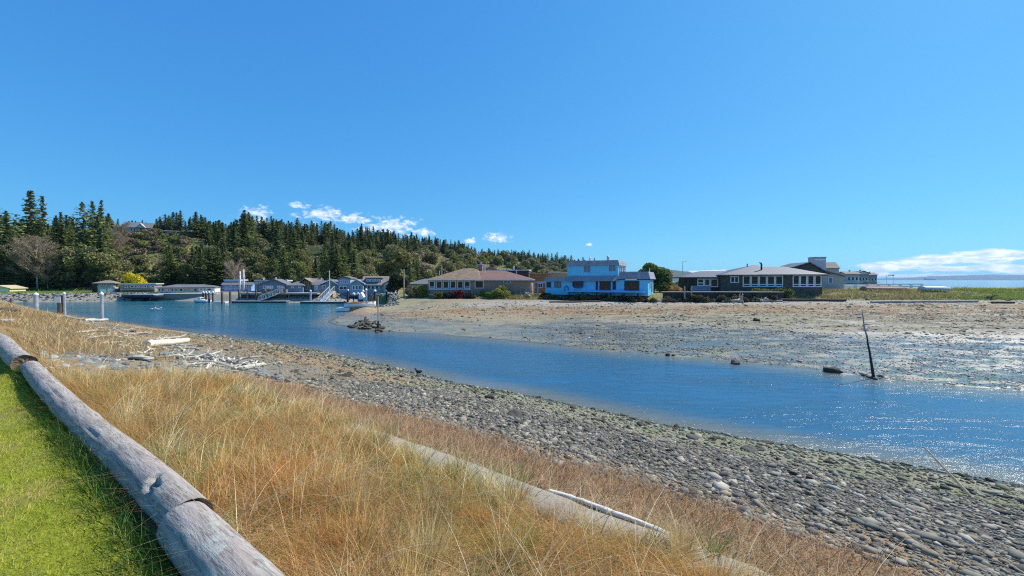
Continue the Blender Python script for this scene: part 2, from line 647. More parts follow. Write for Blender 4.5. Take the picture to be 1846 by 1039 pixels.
# ------------------------------------------------------------------ terrain
def terrain():
    na, nr = 820, 640
    ang = np.concatenate([np.linspace(-178, -75, 40)[:-1], np.linspace(-75, 75, na), np.linspace(75, 178, 40)[1:]])
    ang = np.radians(ang)
    rad = 0.6 * (3600 / 0.6) ** np.linspace(0, 1, nr)
    A, D = np.meshgrid(ang, rad)
    X = np.sin(A) * D
    Y = np.cos(A) * D
    Z = height(X, Y)
    u, v = uv(X, Y)
    uw = np.interp(v, UWV, UWU)
    s = sdist(X, Y)
    yy = np.maximum(Y, 1)
    px = np.where(Y < 1, 4000, CX + FPX * X / yy)

    def c3(r, g, b):
        return np.array([r, g, b])

    def mx(a, b, k):
        return a * (1 - k[..., None]) + b * k[..., None]
    one = np.ones(X.shape)
    n1 = fbm(X * 1.3, Y * 1.3, 41)
    n2 = fbm(X * 4, Y * 4, 42)
    n3 = fbm(X * 0.35, Y * 0.8, 43)
    n4 = fbm(X * 0.5, Y * 2.2, 44, 5)
    # lawn
    T = np.broadcast_to(c3(0.28, 0.31, 0.025), X.shape + (3,)).copy()
    T = mx(T, c3(0.34, 0.27, 0.07), sst(n1 * 0.6 + n2 * 0.4, 0.5, 0.72))
    T = mx(T, c3(0.08, 0.14, 0.015), sst(n2, 0.6, 0.8) * 0.5)
    # straw strip
    st = mx(np.broadcast_to(c3(0.34, 0.22, 0.095), X.shape + (3,)), c3(0.27, 0.235, 0.06), sst(n1, 0.6, 0.75))
    T = mx(T, st, sst(u, 0.55, 0.8))
    # outer bank: weeds, cobbles, algae, wet edge
    t = (u - WALL_U) / np.maximum(uw - WALL_U, 1)
    weed = mx(np.broadcast_to(c3(0.30, 0.19, 0.10), X.shape + (3,)), c3(0.36, 0.27, 0.16), n2)
    cob = mx(np.broadcast_to(c3(0.10, 0.095, 0.08), X.shape + (3,)), c3(0.17, 0.16, 0.135), n2)
    sand = mx(np.broadcast_to(c3(0.27, 0.255, 0.17), X.shape + (3,)), c3(0.22, 0.235, 0.12), sst(n1, 0.5, 0.7))
    b = mx(weed, cob, sst(t + 0.12 * (n1 - 0.5), 0.19, 0.27))
    b = mx(b, sand, sst(t + 0.3 * (n1 - 0.5), 0.55, 0.75))
    b = mx(b, c3(0.07, 0.065, 0.05), sst(t, 0.955, 0.985))
    left = mx(np.broadcast_to(c3(0.24, 0.22, 0.18), X.shape + (3,)), c3(0.34, 0.23, 0.12), sst(n3, 0.42, 0.6))
    left = mx(left, c3(0.32, 0.22, 0.12), sst(t, 0.45, 0.6))
    left = mx(left, c3(0.24, 0.23, 0.19), sst(t, 0.82, 0.9))
    left = mx(left, c3(0.07, 0.065, 0.05), sst(t, 0.96, 0.985))
    b = mx(b, left, sst(v, 10.5, 14) * one)
    k = sst(u, WALL_U - 0.1, WALL_U + 0.1)
    k = np.maximum(k, sst(v, 10.5, 14) * sst(u, 1.2, 2.0))
    T = mx(T, b, k)
    # far side
    F = mx(np.broadcast_to(c3(0.30, 0.265, 0.18), X.shape + (3,)), c3(0.18, 0.165, 0.115), sst(n4, 0.4, 0.6))
    F = mx(F, c3(0.42, 0.40, 0.34), sst(n3, 0.55, 0.75) * sst(px, 1350, 1600))
    F = mx(F, c3(0.25, 0.27, 0.11), sst(n1, 0.55, 0.7) * sst(-s, -14, -3) * sst(px, 1000, 1200) * 0.8)
    F = mx(F, c3(0.33, 0.29, 0.17), sst(-px, -1000, -880) * sst(-s, -9, -4) * 0.8)
    F = mx(F, c3(0.36, 0.27, 0.16), sst(-px, -1050, -900) * sst(s, 8, 12) * sst(n4, 0.45, 0.6) * 0.8)
    F = mx(F, c3(0.20, 0.17, 0.135), sst(n4, 0.5, 0.68) * sst(px, 1380, 1560) * sst(Y, 26, 33) * (1 - sst(Y, 42, 50)))
    F = mx(F, c3(0.34, 0.30, 0.25), sst(Y, 56, 61) * (1 - sst(Y, 64, 67)) * (px > 830))
    F = mx(F, c3(0.30, 0.17, 0.08), sst(n4, 0.42, 0.55) * sst(Y, 46, 50) * (1 - sst(Y, 56, 60)) * 0.75)
    F = mx(F, c3(0.08, 0.075, 0.06), (1 - sst(np.abs(s), 0.1, 0.7)) * (s > -5) * (1 - sst(px, 950, 1050)) * 0.8)
    bf = np.interp(px, BPX, BF)
    F = mx(F, mx(np.broadcast_to(c3(0.20, 0.20, 0.06), X.shape + (3,)), c3(0.28, 0.22, 0.11), sst(n1, 0.45, 0.65)), sst(Y - bf, 1, 3) * one)
    # left far shore: rock bank then bright lawn, then forest floor
    wst = sst(-px, -690, -640) * sst(Y, 50, 62)
    L = mx(np.broadcast_to(c3(0.24, 0.22, 0.18), X.shape + (3,)), c3(0.40, 0.36, 0.28), n2)
    L = mx(L, c3(0.17, 0.26, 0.03), sst(s, 3.5, 6) * (1 - sst(px, 330, 420)))
    L = mx(L, c3(0.25, 0.22, 0.15), sst(s, 3.5, 6) * sst(px, 330, 420))
    F = mx(F, L, wst)
    df = np.interp(px, HP, HDF)
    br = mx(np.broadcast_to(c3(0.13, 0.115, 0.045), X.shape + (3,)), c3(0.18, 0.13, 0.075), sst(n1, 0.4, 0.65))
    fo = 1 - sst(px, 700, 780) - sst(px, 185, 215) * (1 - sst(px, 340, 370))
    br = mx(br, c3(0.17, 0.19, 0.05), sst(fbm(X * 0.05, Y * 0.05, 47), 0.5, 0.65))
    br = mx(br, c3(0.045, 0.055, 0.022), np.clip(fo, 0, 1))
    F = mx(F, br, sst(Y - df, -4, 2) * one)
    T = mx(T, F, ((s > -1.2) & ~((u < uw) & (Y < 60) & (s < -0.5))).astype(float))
    # under water
    zz = Z
    deep = sst(-zz, 0.02, 0.4)
    T = mx(T, c3(0.07, 0.08, 0.05), deep)
    wet = np.clip(1 - sst(zz, 0.05, 0.26), 0, 1) * (s > -2) * (Y < 60) + (1 - sst(zz, 0.04, 0.16)) * (s <= -2)
    wet = wet * np.where(s > -2, 0.62 + 0.38 * sst(fbm(X * 0.9, Y * 1.8, 79), .38, .6), 1)
    T = T * (1 - 0.36 * np.clip(wet, 0, 1))[..., None]
    nr_, nc = X.shape
    idx = np.arange(nr_ * nc).reshape(nr_, nc)
    F4 = np.stack([idx[:-1, :-1], idx[:-1, 1:], idx[1:, 1:], idx[1:, :-1]], -1).reshape(-1, 4)
    V = np.stack([X, Y, Z], -1).reshape(-1, 3)
    # close the hole under the camera
    c = len(V)
    V = np.vstack([V, [[0, 0, hz(0, 0)]]])
    tri = np.stack([np.full(nc - 1, c), idx[0, 1:], idx[0, :-1]], -1)
    tint = np.vstack([T.reshape(-1, 3), [[0.2, 0.23, 0.02]]])
    m, nt, bs = new_mat('ground_soil')
    a = nt.new('ShaderNodeAttribute', attribute_name='tint')
    aw = nt.new('ShaderNodeAttribute', attribute_name='wet')
    co = obj_coord(nt)
    f = nt.noise(co, 22, 6, 0.75)
    f2 = nt.noise(co, 3.1, 5, 0.7)
    kk = nt.m('MULTIPLY', nt.m('MULTIPLY_ADD', f, 1.1, 0.45), nt.m('MULTIPLY_ADD', f2, 0.9, 0.55))
    vm = nt.new('ShaderNodeVectorMath', operation='SCALE')
    nt.put(vm.inputs[0], a.outputs['Color'])
    nt.put(vm.inputs['Scale'], kk)
    nt.put(bs.inputs['Base Color'], vm.outputs[0])
    nt.put(bs.inputs['Roughness'], nt.m('MULTIPLY_ADD', aw.outputs['Fac'], -0.78, 0.92))
    nt.put(bs.inputs['Specular IOR Level'], nt.m('MULTIPLY_ADD', aw.outputs['Fac'], 0.4, 0.15))
    bn = nt.m('ADD', nt.noise(co, 14, 6, 0.75), nt.m('MULTIPLY', nt.noise(co, 60, 3, 0.6), 0.3))
    bp = nt.new('ShaderNodeBump')
    bp.inputs['Distance'].default_value = 0.05
    nt.put(bp.inputs['Height'], bn)
    nt.put(bp.inputs['Strength'], nt.m('MULTIPLY_ADD', aw.outputs['Fac'], -0.72, 0.9))
    nt.put(bs.inputs['Normal'], bp.outputs[0])
    o = mesh_np('ground', V, [F4, tri], m, smooth=True, tint=tint)
    at = o.data.attributes.new('wet', 'FLOAT', 'POINT')
    at.data.foreach_set('value', np.append(np.clip(wet, 0, 1).ravel(), 0).astype(np.float32))
    tag(o, kind='structure')


terrain()


def water():
    m, nt, b = new_mat('channel_water')
    co = obj_coord(nt)
    s = nt.new('ShaderNodeSeparateXYZ')
    nt.put(s.inputs[0], co)
    geo = nt.new('ShaderNodeCameraData')
    # ripples run roughly across the channel, driven by wind from the sea
    c1 = nt.mapping(co, (0.55, 1.6, 1), (0, 0, R(8)))
    n1 = nt.noise(c1, 1.6, 6, 0.6, 0.6)
    c2 = nt.mapping(co, (1.0, 2.2, 1), (0, 0, R(-14)))
    n2 = nt.noise(c2, 5.5, 4, 0.6, 0.3)
    n3 = nt.noise(nt.mapping(co, (0.05, 0.12, 1)), 1.0, 4, 0.6)
    h = nt.m('ADD', nt.m('MULTIPLY', n1, 0.075), nt.m('MULTIPLY', n2, 0.014))
    h = nt.m('MULTIPLY', h, nt.m('MULTIPLY_ADD', nt.ramp(n3, 0.35, 0.65), 1.3, 0.35))
    nt.put(b.inputs['Normal'], nt.bump(h, 1.0, 1.0))
    dk = nt.mix(nt.ramp(n3, 0.35, 0.65), (0.022, 0.095, 0.185), (0.035, 0.12, 0.19))
    teal = nt.m('MULTIPLY', nt.ramp(s.outputs[1], 30, 62), nt.m('SUBTRACT', 1.0, nt.ramp(s.outputs[0], -22, 5)))
    dk = nt.mix(teal, dk, (0.018, 0.125, 0.165))
    nt.put(b.inputs['Base Color'], dk)
    b.inputs['Roughness'].default_value = 0.12
    b.inputs['IOR'].default_value = 1.333
    b.inputs['Specular IOR Level'].default_value = 0.5
    sa = nt.new('ShaderNodeAttribute', attribute_name='shallow')
    nt.put(b.inputs['Base Color'], nt.mix(nt.m('MULTIPLY', sa.outputs['Fac'], 0.8), dk, (0.17, 0.165, 0.12)))
    # mesh: one sheet to the horizon (rings so that precision holds)
    na = 900
    rad = [0.0] + list(4 * (160 / 4) ** np.linspace(0, 1, 190)) + [250, 600, 1500, 4000, 12000, 30000]
    V = [(0, 0, 0)]
    F3, F4 = [], []
    for r in rad[1:]:
        for k in range(na):
            a = 2 * math.pi * k / na
            V.append((r * math.sin(a), r * math.cos(a), 0))
    for k in range(na):
        F3.append((0, 1 + (k + 1) % na, 1 + k))
    for i in range(len(rad) - 2):
        for k in range(na):
            a, c = 1 + i * na, 1 + (i + 1) * na
            F4.append((a + k, a + (k + 1) % na, c + (k + 1) % na, c + k))
    o = mesh_np('water', V, [np.array(F3), np.array(F4)], m)
    VV = np.array(V)
    at = o.data.attributes.new('shallow', 'FLOAT', 'POINT')
    dist = np.hypot(VV[:, 0], VV[:, 1])
    at.data.foreach_set('value', (sst(hza(VV[:, 0], VV[:, 1]), -0.30, 0.0) * (dist < 130)).astype(np.float32))
    tag(o, kind='structure')


water()


def far_hills():
    m = plain('far_land', (0.06, 0.085, 0.06), 0.95, 0.35, 0.01)

    def ridge(name, pts, D, depth):
        # pts: (px, top py) at distance D; a solid ridge with sloping front and back
        P = [at_y(px, py, D) for px, py in pts]
        V, F4 = [], []
        rows = 7
        for p in P:
            for k in range(rows):
                t = k / (rows - 1)
                y = D - depth / 2 + depth * t
                z = -20 + (p.z + 20) * math.sin(math.pi * t) ** 0.6
                V.append((p.x * y / D, y, z + 10 * (vnoise(p.x * .004, y * .004, 5) - .5)))
        n = rows
        for i in range(len(P) - 1):
            for k in range(rows - 1):
                F4.append((i * n + k, (i + 1) * n + k, (i + 1) * n + k + 1, i * n + k + 1))
        tag(mesh_np(name, V, np.array(F4), m, smooth=True), kind='structure')
    rr = random.Random(3)
    a = [(x, 505 - 9.5 * float(sst(np.array(x), 1480, 1800)) * (1 - 0.0) + rr.uniform(-0.5, 0.5)) for x in range(1500, 2300, 12)]
    ridge('far_hills', a, 9000, 2500)
    rr = random.Random(4)
    b = [(x, 506 - 17 * math.exp(-((x - 1195) / 75) ** 2) - 5 * math.exp(-((x - 1330) / 160) ** 2) + rr.uniform(-0.8, 0.8)) for x in range(1040, 1560, 8)]
    ridge('far_hills', b, 2600, 900)


far_hills()


def haze():
    m = bpy.data.materials.new('haze')
    m.use_nodes = True
    nt = NT(m.node_tree)
    nt.n.remove(nt.n['Principled BSDF'])
    pv = nt.new('ShaderNodeVolumePrincipled')
    pv.inputs['Color'].default_value = (0.36, 0.62, 1.0, 1)
    pv.inputs['Density'].default_value = HAZE
    pv.inputs['Anisotropy'].default_value = 0.2
    nt.l.new(pv.outputs[0], nt.n['Material Output'].inputs['Volume'])
    o = MB().box(-14000, 14000, -60, 13000, -22, 130).build('haze', m)
    tag(o, 'thin pale haze over the bay', 'haze', kind='stuff')


HAZE = 0.00005
if HAZE:
    haze()

# ------------------------------------------------------------------ foliage / grass meshes
M_GRASS = tint_mat('grass_blades', 0.65, 6, 0.2, trans=0.3)
M_LEAF = tint_mat('foliage', 0.7, 1.2, 0.35, trans=0.28, rnd=0.5)
M_STONE = tint_mat('beach_stone', 0.85, 8, 0.35, bump=0.4, bdist=0.02)


def blades(name, X, Y, Zb, Hh, Wd, az, lean, curl, tint, seg=3, parent=None, mat=None):
    """Curved tapering grass blades, baked into one mesh."""
    n = len(X)
    base = np.stack([X, Y, Zb], -1)
    d = np.stack([np.cos(az), np.sin(az), np.zeros(n)], -1)
    side = np.stack([-np.sin(az + 0.9), np.cos(az + 0.9), np.zeros(n)], -1)
    rows = []
    for i in range(seg + 1):
        t = i / seg
        hor = (lean * t + curl * t * t)[:, None] * Hh[:, None]
        ver = Hh * (t - 0.35 * np.minimum(lean + curl, 1.6) * t * t)
        p = base + d * hor
        p[:, 2] += ver
        w = (Wd * (1 - 0.9 * t))[:, None] * side * 0.5
        rows.append((p - w, p + w))
    V = np.concatenate([np.stack([a, b], 1) for a, b in rows], 1).reshape(-1, 3)  # per blade 2*(seg+1)
    k = 2 * (seg + 1)
    off = (np.arange(n) * k)[:, None]
    F = np.concatenate([off + np.array([[2 * i, 2 * i + 1, 2 * i + 3, 2 * i + 2]]) for i in range(seg)], 0)
    T = np.repeat(tint, k, 0)
    return mesh_np(name, V, F, mat or M_GRASS, parent, smooth=True, tint=T)


def pal(n, cols, p, jit=0.18):
    cols = np.array(cols, float)
    i = RNG.choice(len(cols), n, p=np.array(p) / np.sum(p))
    return cols[i] * (1 + jit * RNG.standard_normal((n, 1)))


def grass_fields():
    r = RNG
    # --- lawn, density falling with distance from the camera
    def samp(n, u0, u1, v0, v1, pw=1.0):
        u = r.uniform(u0, u1, n)
        v = v0 + (v1 - v0) * r.uniform(0, 1, n) ** pw
        x, y = from_uv(u, v)
        return u, v, x, y
    u, v, x, y = samp(190000, -3.2, 0.70, 0.3, 17, 1.7)
    az0 = np.abs(np.degrees(np.arctan2(x, y))) < 62
    keep = az0 & (y > 1.2)
    u, v, x, y = u[keep], v[keep], x[keep], y[keep]
    n = len(x)
    nz = fbm(x * 1.3, y * 1.3, 41)
    tt = pal(n, [(0.33, 0.38, 0.022), (0.20, 0.30, 0.02), (0.50, 0.41, 0.14), (0.42, 0.39, 0.035)], [4, 2.5, 2.2, 4])
    bald = sst(fbm(x * 0.9, y * 0.9, 46), .52, .68)[:, None]
    tt = tt * (0.6 + 0.8 * nz)[:, None] * (1 - .6 * bald) + np.array([0.46, 0.36, 0.16]) * .6 * bald
    H = r.uniform(0.018, 0.05, n) * (0.7 + nz)
    o = blades('lawn_grass', x, y, hza(x, y) - 0.004, H, r.uniform(0.003, 0.006, n) * (0.8 + 0.06 * y), r.uniform(0, 6.28, n), r.uniform(0.2, 0.9, n), r.uniform(0, 0.6, n), np.clip(tt, 0.01, 0.8), 2)
    tag(o, 'short yellow green lawn grass beside the log rail', 'grass', kind='stuff')
    # --- longer dark green grass on the log's lawn side, tint deepened as painted shadow
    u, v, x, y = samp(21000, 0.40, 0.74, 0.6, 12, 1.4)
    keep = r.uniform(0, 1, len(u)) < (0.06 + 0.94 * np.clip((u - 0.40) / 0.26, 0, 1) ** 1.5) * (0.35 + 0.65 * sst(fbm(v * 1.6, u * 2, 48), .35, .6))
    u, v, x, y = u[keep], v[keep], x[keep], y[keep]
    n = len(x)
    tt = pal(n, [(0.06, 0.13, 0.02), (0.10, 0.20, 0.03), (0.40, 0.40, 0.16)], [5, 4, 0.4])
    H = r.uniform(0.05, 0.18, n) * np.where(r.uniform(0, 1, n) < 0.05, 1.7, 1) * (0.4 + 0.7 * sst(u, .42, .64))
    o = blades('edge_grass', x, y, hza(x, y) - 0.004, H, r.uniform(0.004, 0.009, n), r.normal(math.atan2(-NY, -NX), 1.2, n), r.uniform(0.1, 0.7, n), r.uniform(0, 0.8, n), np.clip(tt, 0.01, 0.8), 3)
    tag(o, 'taller dark green grass, tint deepened as shade, along the foot of the log', 'grass', kind='stuff')
    # --- dry straw grass between the log and the concrete wall
    u, v, x, y = samp(250000, 0.98, 3.22, -6.5, 13.5, 1.0)
    dd = np.hypot(x, y)
    clump = fbm(u * 1.1, v * 1.1, 51)
    lim = np.where(v > 10.3 + 1.6 * (fbm(u * .8, v * .8, 50) - .3), 0, 9)
    keep = (np.abs(np.degrees(np.arctan2(x, y))) < 60) & (y > 0.8) & (r.uniform(0, 1, len(u)) < np.clip(0.18 + 1.7 * (clump - 0.3), 0.1, 1) * np.clip(5.5 / dd, 0.45, 1)) & (u < lim)
    u, v, x, y, clump, dd = u[keep], v[keep], x[keep], y[keep], clump[keep], dd[keep]
    n = len(x)
    tt = pal(n, [(0.70, 0.45, 0.16), (0.78, 0.58, 0.27), (0.54, 0.31, 0.10), (0.86, 0.74, 0.45), (0.24, 0.28, 0.05), (0.22, 0.15, 0.08)], [5, 4, 3, 1.5, 0.8, 1.0])
    kg = fbm(u * 0.8, v * 0.8, 53)
    tt[:, 0] *= 0.75 + 0.6 * kg
    kk = 0.42 * sst(fbm(u * 1.1, v * 1.1, 54), .42, .62)[:, None]
    tt = tt * (1 - kk) + kk * np.array([0.66, 0.35, 0.10]) * (1 + .25 * r.standard_normal((n, 1)))
    H = r.gamma(3.0, 0.075, n) * (0.35 + 1.35 * clump) * np.clip((3.8 - u) / 1.2, 0.5, 1)
    H = np.clip(H, 0.03, 0.7)
    wind = math.atan2(-0.55, -0.35)
    az = r.normal(wind, 1.0, n) + 2.2 * (fbm(u * 0.9, v * 0.9, 52) - 0.5)
    o = blades('dry_grass', x, y, hza(x, y) - 0.01, H, r.uniform(0.0018, 0.0045, n) * (0.8 + 0.06 * dd), az, r.uniform(0.1, 0.9, n), r.uniform(0.0, 1.0, n), np.clip(tt, 0.02, 0.9), 3)
    tag(o, 'tall straw coloured dry grass between log and concrete wall', 'grass', kind='stuff')
    # a few long pale blades arching over the rest, and green blades
    for nm, cnt, cols_, wts, lo_h, hi_h, lab in (('arching_straw', 3600, [(0.88, 0.78, 0.50), (0.80, 0.60, 0.28)], [2, 2], .3, .62, 'long bleached blades arching over the straw'), ('green_blades', 6500, [(0.16, 0.24, 0.05), (0.26, 0.34, 0.08)], [2, 2], .10, .34, 'scattered green blades growing up through the straw')):
        u, v, x, y = samp(cnt, 1.0, 3.2, -6, 10.8, 1.0)
        keep = (np.abs(np.degrees(np.arctan2(x, y))) < 60) & (y > 0.8) & (fbm(u * 1.6, v * 1.6, 58) > .42)
        u, v, x, y = u[keep], v[keep], x[keep], y[keep]
        n = len(x)
        o = blades(nm, x, y, hza(x, y) - 0.01, r.uniform(lo_h, hi_h, n), r.uniform(0.004, 0.007, n) * (1.7 if nm == 'green_blades' else 1), r.uniform(0, 6.28, n), r.uniform(.1, .7, n), r.uniform(.1, 1.1, n), np.clip(pal(n, cols_, wts), .02, .95), 5)
        tag(o, lab, 'grass', kind='stuff')
    # tussocks: tight clumps whose blades arch outwards, and straw hanging over the wall
    nc = 470
    cu, cv_ = r.uniform(1.1, 3.3, nc), r.uniform(-6, 10.6, nc)
    ce = np.where(r.uniform(0, 1, nc) < .35)[0]
    cu[ce] = r.uniform(2.95, 3.28, len(ce))
    bare = (cu > 3.0) & (((cv_ > .9) & (cv_ < 2.1) & (r.uniform(0, 1, nc) < .85)) | ((cv_ > 2.6) & (cv_ < 4.2) & (r.uniform(0, 1, nc) < .5)))
    cu, cv_ = cu[~bare], cv_[~bare]
    nc = len(cu)
    per = r.integers(60, 190, nc)
    ci = np.repeat(np.arange(nc), per)
    n = len(ci)
    rad_ = r.uniform(.05, .16, nc)[ci]
    ang = r.uniform(0, 6.28, n)
    dr_ = rad_ * np.sqrt(r.uniform(0, 1, n))
    u, v = cu[ci] + dr_ * np.cos(ang), cv_[ci] + dr_ * np.sin(ang)
    x, y = from_uv(u, v)
    keep = (np.abs(np.degrees(np.arctan2(x, y))) < 60) & (y > 0.8)
    u, v, x, y, ci, ang = u[keep], v[keep], x[keep], y[keep], ci[keep], ang[keep]
    n = len(x)
    hgt = (r.uniform(.14, .42, nc) * np.where(cu > 2.9, .75, 1))[ci]
    base = np.array([(0.78, 0.46, 0.15), (0.72, 0.55, 0.25), (0.86, 0.72, 0.40), (0.46, 0.32, 0.16), (0.30, 0.32, 0.08)])[r.choice(5, nc, p=[.42, .22, .12, .15, .09])][ci]
    tt = base * (1 + .25 * r.standard_normal((n, 1))) * np.where(r.uniform(0, 1, (n, 1)) < .12, .4, 1)
    gx, gy = from_uv(np.cos(ang), np.sin(ang))
    az = np.arctan2(gy, gx) + r.normal(0, .6, n)
    bend = (r.uniform(0, 1, nc) ** 1.8)[ci]
    o = blades('straw_tussocks', x, y, hza(x, y) - 0.01, hgt * r.uniform(.4, 1.25, n), r.uniform(0.002, 0.0048, n) * (0.8 + 0.06 * np.hypot(x, y)), az, r.uniform(0.05, 0.5, n), bend * r.uniform(.3, 1.2, n), np.clip(tt, 0.02, 0.9), 4)
    tag(o, 'shaggy golden straw tussocks spilling over the concrete wall', 'grass', kind='stuff')
    # low matted thatch with green moss and herbs
    u, v, x, y = samp(70000, 0.9, 3.15, -6, 10.8, 1.0)
    keep = (np.abs(np.degrees(np.arctan2(x, y))) < 60) & (y > 0.8)
    u, v, x, y = u[keep], v[keep], x[keep], y[keep]
    n = len(x)
    kg = fbm(x * 1.3, y * 1.3, 41)
    gr = (r.uniform(0, 1, n) < sst(kg, 0.52, 0.8) * 0.5)
    tt = np.where(gr[:, None], pal(n, [(0.26, 0.29, 0.03), (0.14, 0.25, 0.03), (0.33, 0.29, 0.05)], [3, 2, 2]), pal(n, [(0.44, 0.30, 0.13), (0.28, 0.19, 0.09), (0.6, 0.45, 0.22)], [3, 2, 2]))
    o = blades('grass_thatch', x, y, hza(x, y) - 0.004, r.uniform(0.02, 0.09, n), r.uniform(0.003, 0.007, n), r.uniform(0, 6.28, n), r.uniform(0.5, 1.6, n), r.uniform(0, 0.5, n), np.clip(tt, 0.02, 0.9), 2)
    tag(o, 'matted mossy undergrowth below the dry grass', 'ground cover', kind='stuff')
    # --- rusty weeds on the outer side of the wall
    u, v, x, y = samp(110000, 3.40, 6.0, -8, 16, 1.0)
    nn = fbm(u * 1.2, v * 0.7, 55)
    v = np.where(v > 11, v - 18, v)
    x, y = from_uv(u, v)
    keep = (np.abs(np.degrees(np.arctan2(x, y))) < 60) & (y > 0.8) & (u < 4.35 + 1.9 * (nn - .3) - 0.06 * np.abs(v - 3))
    u, v, x, y, nn = u[keep], v[keep], x[keep], y[keep], nn[keep]
    n = len(x)
    tt = pal(n, [(0.42, 0.23, 0.11), (0.52, 0.35, 0.19), (0.30, 0.15, 0.08), (0.55, 0.44, 0.28)], [4, 4, 2, 1.5])
    o = blades('beach_weeds', x, y, hza(x, y) - 0.01, r.gamma(3, 0.036, n) * (0.6 + nn), r.uniform(0.004, 0.010, n), r.uniform(0, 6.28, n), r.uniform(0.1, 1.0, n), r.uniform(0, 0.8, n), np.clip(tt, 0.02, 0.9), 2)
    tag(o, 'rust brown dry weeds at the top of the cobble beach', 'weeds', kind='stuff')
    # --- dry grass on the bank further along, around the rocks and driftwood
    u, v, x, y = samp(120000, 0.95, 9.5, 11, 62, 1.2)
    uw = np.interp(v, UWV, UWU)
    nn = fbm(x * 0.45, y * 0.45, 57)
    t = (u - .9) / (uw - .9)
    p = np.where(t < 0.28, 0.95, np.where(t < 0.45, 0.12, np.where(t < 0.85, 0.8, 0.0)))
    p = p * np.clip((v - 10.5) / 4 + nn, 0, 1) * sst(nn, 0.3, 0.5)
    p = np.where((v < 14.6 + 2.0 * (nn - .4)) & (u > 1.25) & (u < 4.6), 0.03, p)
    keep = (np.abs(np.degrees(np.arctan2(x, y))) < 60) & (r.uniform(0, 1, len(u)) < p)
    u, v, x, y, nn, t = u[keep], v[keep], x[keep], y[keep], nn[keep], t[keep]
    n = len(x)
    tt = pal(n, [(0.55, 0.37, 0.17), (0.64, 0.50, 0.27), (0.40, 0.23, 0.11), (0.24, 0.26, 0.07)], [4, 4, 2, 1.0])
    H = r.gamma(3, 0.07, n) * np.where(t < 0.3, 1.1, 0.5) * (0.5 + nn)
    dd = np.hypot(x, y)
    o = blades('bank_grass', x, y, hza(x, y) - 0.02, H, r.uniform(0.003, 0.007, n) * (0.6 + 0.1 * dd), r.normal(wind, 1.3, n), r.uniform(0.1, 0.9, n), r.uniform(0, 0.9, n), np.clip(tt, 0.02, 0.9), 2)
    tag(o, 'pale dry grass on the bank beyond the log rail', 'grass', kind='stuff')
    # --- tall seed stalks standing above everything
    pts = []
    for (px, py, h) in [(500, 668, .75), (512, 665, .9), (525, 680, .8), (545, 700, .95), (585, 668, .7), (598, 690, .9), (640, 705, .85), (655, 690, .8), (670, 700, .9), (735, 735, .6), (748, 752, .7), (780, 762, .75), (790, 740, .6),
                        (820, 760, .6), (968, 830, .8), (976, 838, .7), (1012, 905, .5), (905, 905, .55), (470, 690, .7), (440, 672, .5), (395, 660, .5), (560, 640, .5), (690, 742, .6), (1110, 950, .5), (1330, 1000, .45), (615, 755, .8), (600, 720, 1.0), (530, 700, 1.0),
                        (1210, 1010, .5), (720, 790, .6)]:
        p = at_z(px, py, 2.4)
        p = at_z(px, py, hz(p.x, p.y))
        for _ in range(3):
            pts.append((p.x + r.normal(0, .10), p.y + r.normal(0, .10), h * r.uniform(.7, 1.15)))
    P = np.array(pts)
    n = len(P)
    tt = pal(n, [(0.72, 0.60, 0.36), (0.6, 0.46, 0.25)], [2, 1])
    o = blades('seed_stalks', P[:, 0], P[:, 1], hza(P[:, 0], P[:, 1]) - 0.01, P[:, 2], np.full(n, 0.014), r.normal(0.3, 1.4, n), r.uniform(0.02, 0.3, n), r.uniform(0, 0.35, n), tt, 4)
    tag(o, 'tall pale seed stalks rising above the dry grass', 'grass', kind='stuff')
    # --- marsh plants on the mud flats and the berm grass
    n0 = 60000
    px = r.uniform(680, 1990, n0)
    Y = r.uniform(30, 62, n0)
    x = (px - CX) / FPX * Y
    nn = fbm(x * 0.12, Y * 0.5, 61, 5)
    band = np.exp(-((Y - np.interp(px, [690, 850, 960, 1200, 1500, 1990], [50, 54, 53, 52, 47, 44])) / np.interp(px, [690, 1200, 1500, 1990], [6, 4, 4.5, 6.5])) ** 2)
    band = np.maximum(band, np.exp(-((Y - 56) / 3.2) ** 2) * (px > 1600))
    keep = r.uniform(0, 1, n0) < band * sst(nn, 0.44, 0.6)
    x, Y, px = x[keep], Y[keep], px[keep]
    n = len(x)
    tt = pal(n, [(0.40, 0.21, 0.10), (0.50, 0.31, 0.15), (0.30, 0.16, 0.09), (0.52, 0.40, 0.22)], [4, 3, 2, 2])
    o = blades('marsh_plants', x, Y, hza(x, Y) - 0.02, r.uniform(0.06, 0.22, n), r.uniform(0.03, 0.10, n), r.uniform(0, 6.28, n), r.uniform(0.1, 0.9, n), r.uniform(0, 0.5, n), np.clip(tt, 0.02, 0.9), 2)
    tag(o, 'rust brown marsh plants in streaks across the mud flat', 'marsh plants', kind='stuff')
    n0 = 60000
    px = r.uniform(860, 1990, n0)
    bf = np.interp(px, BPX, BF)
    Y = bf + r.uniform(0.2, 1, n0) * np.interp(px, BPX, BW) * 1.15
    x = (px - CX) / FPX * Y
    nn = fbm(x * 0.25, Y * 0.5, 63)
    p = np.where((px < 975), (np.abs(px - 920) < 60) * 0.7, np.where(px < 1400, 0.06, np.where(px < 1830, 1.0, 1.0)))
    keep = r.uniform(0, 1, n0) < p
    x, Y, px, nn = x[keep], Y[keep], px[keep], nn[keep]
    n = len(x)
    tt = pal(n, [(0.28, 0.26, 0.08), (0.40, 0.32, 0.15), (0.16, 0.17, 0.05), (0.48, 0.39, 0.21)], [3, 3, 3, 3]) * (0.5 + nn)[:, None]
    g = sst(px, 1640, 1800) * (nn > 0.42)
    tt = tt * (1 - g[:, None] * 0.7) + np.array([0.25, 0.36, 0.05]) * g[:, None] * 0.7
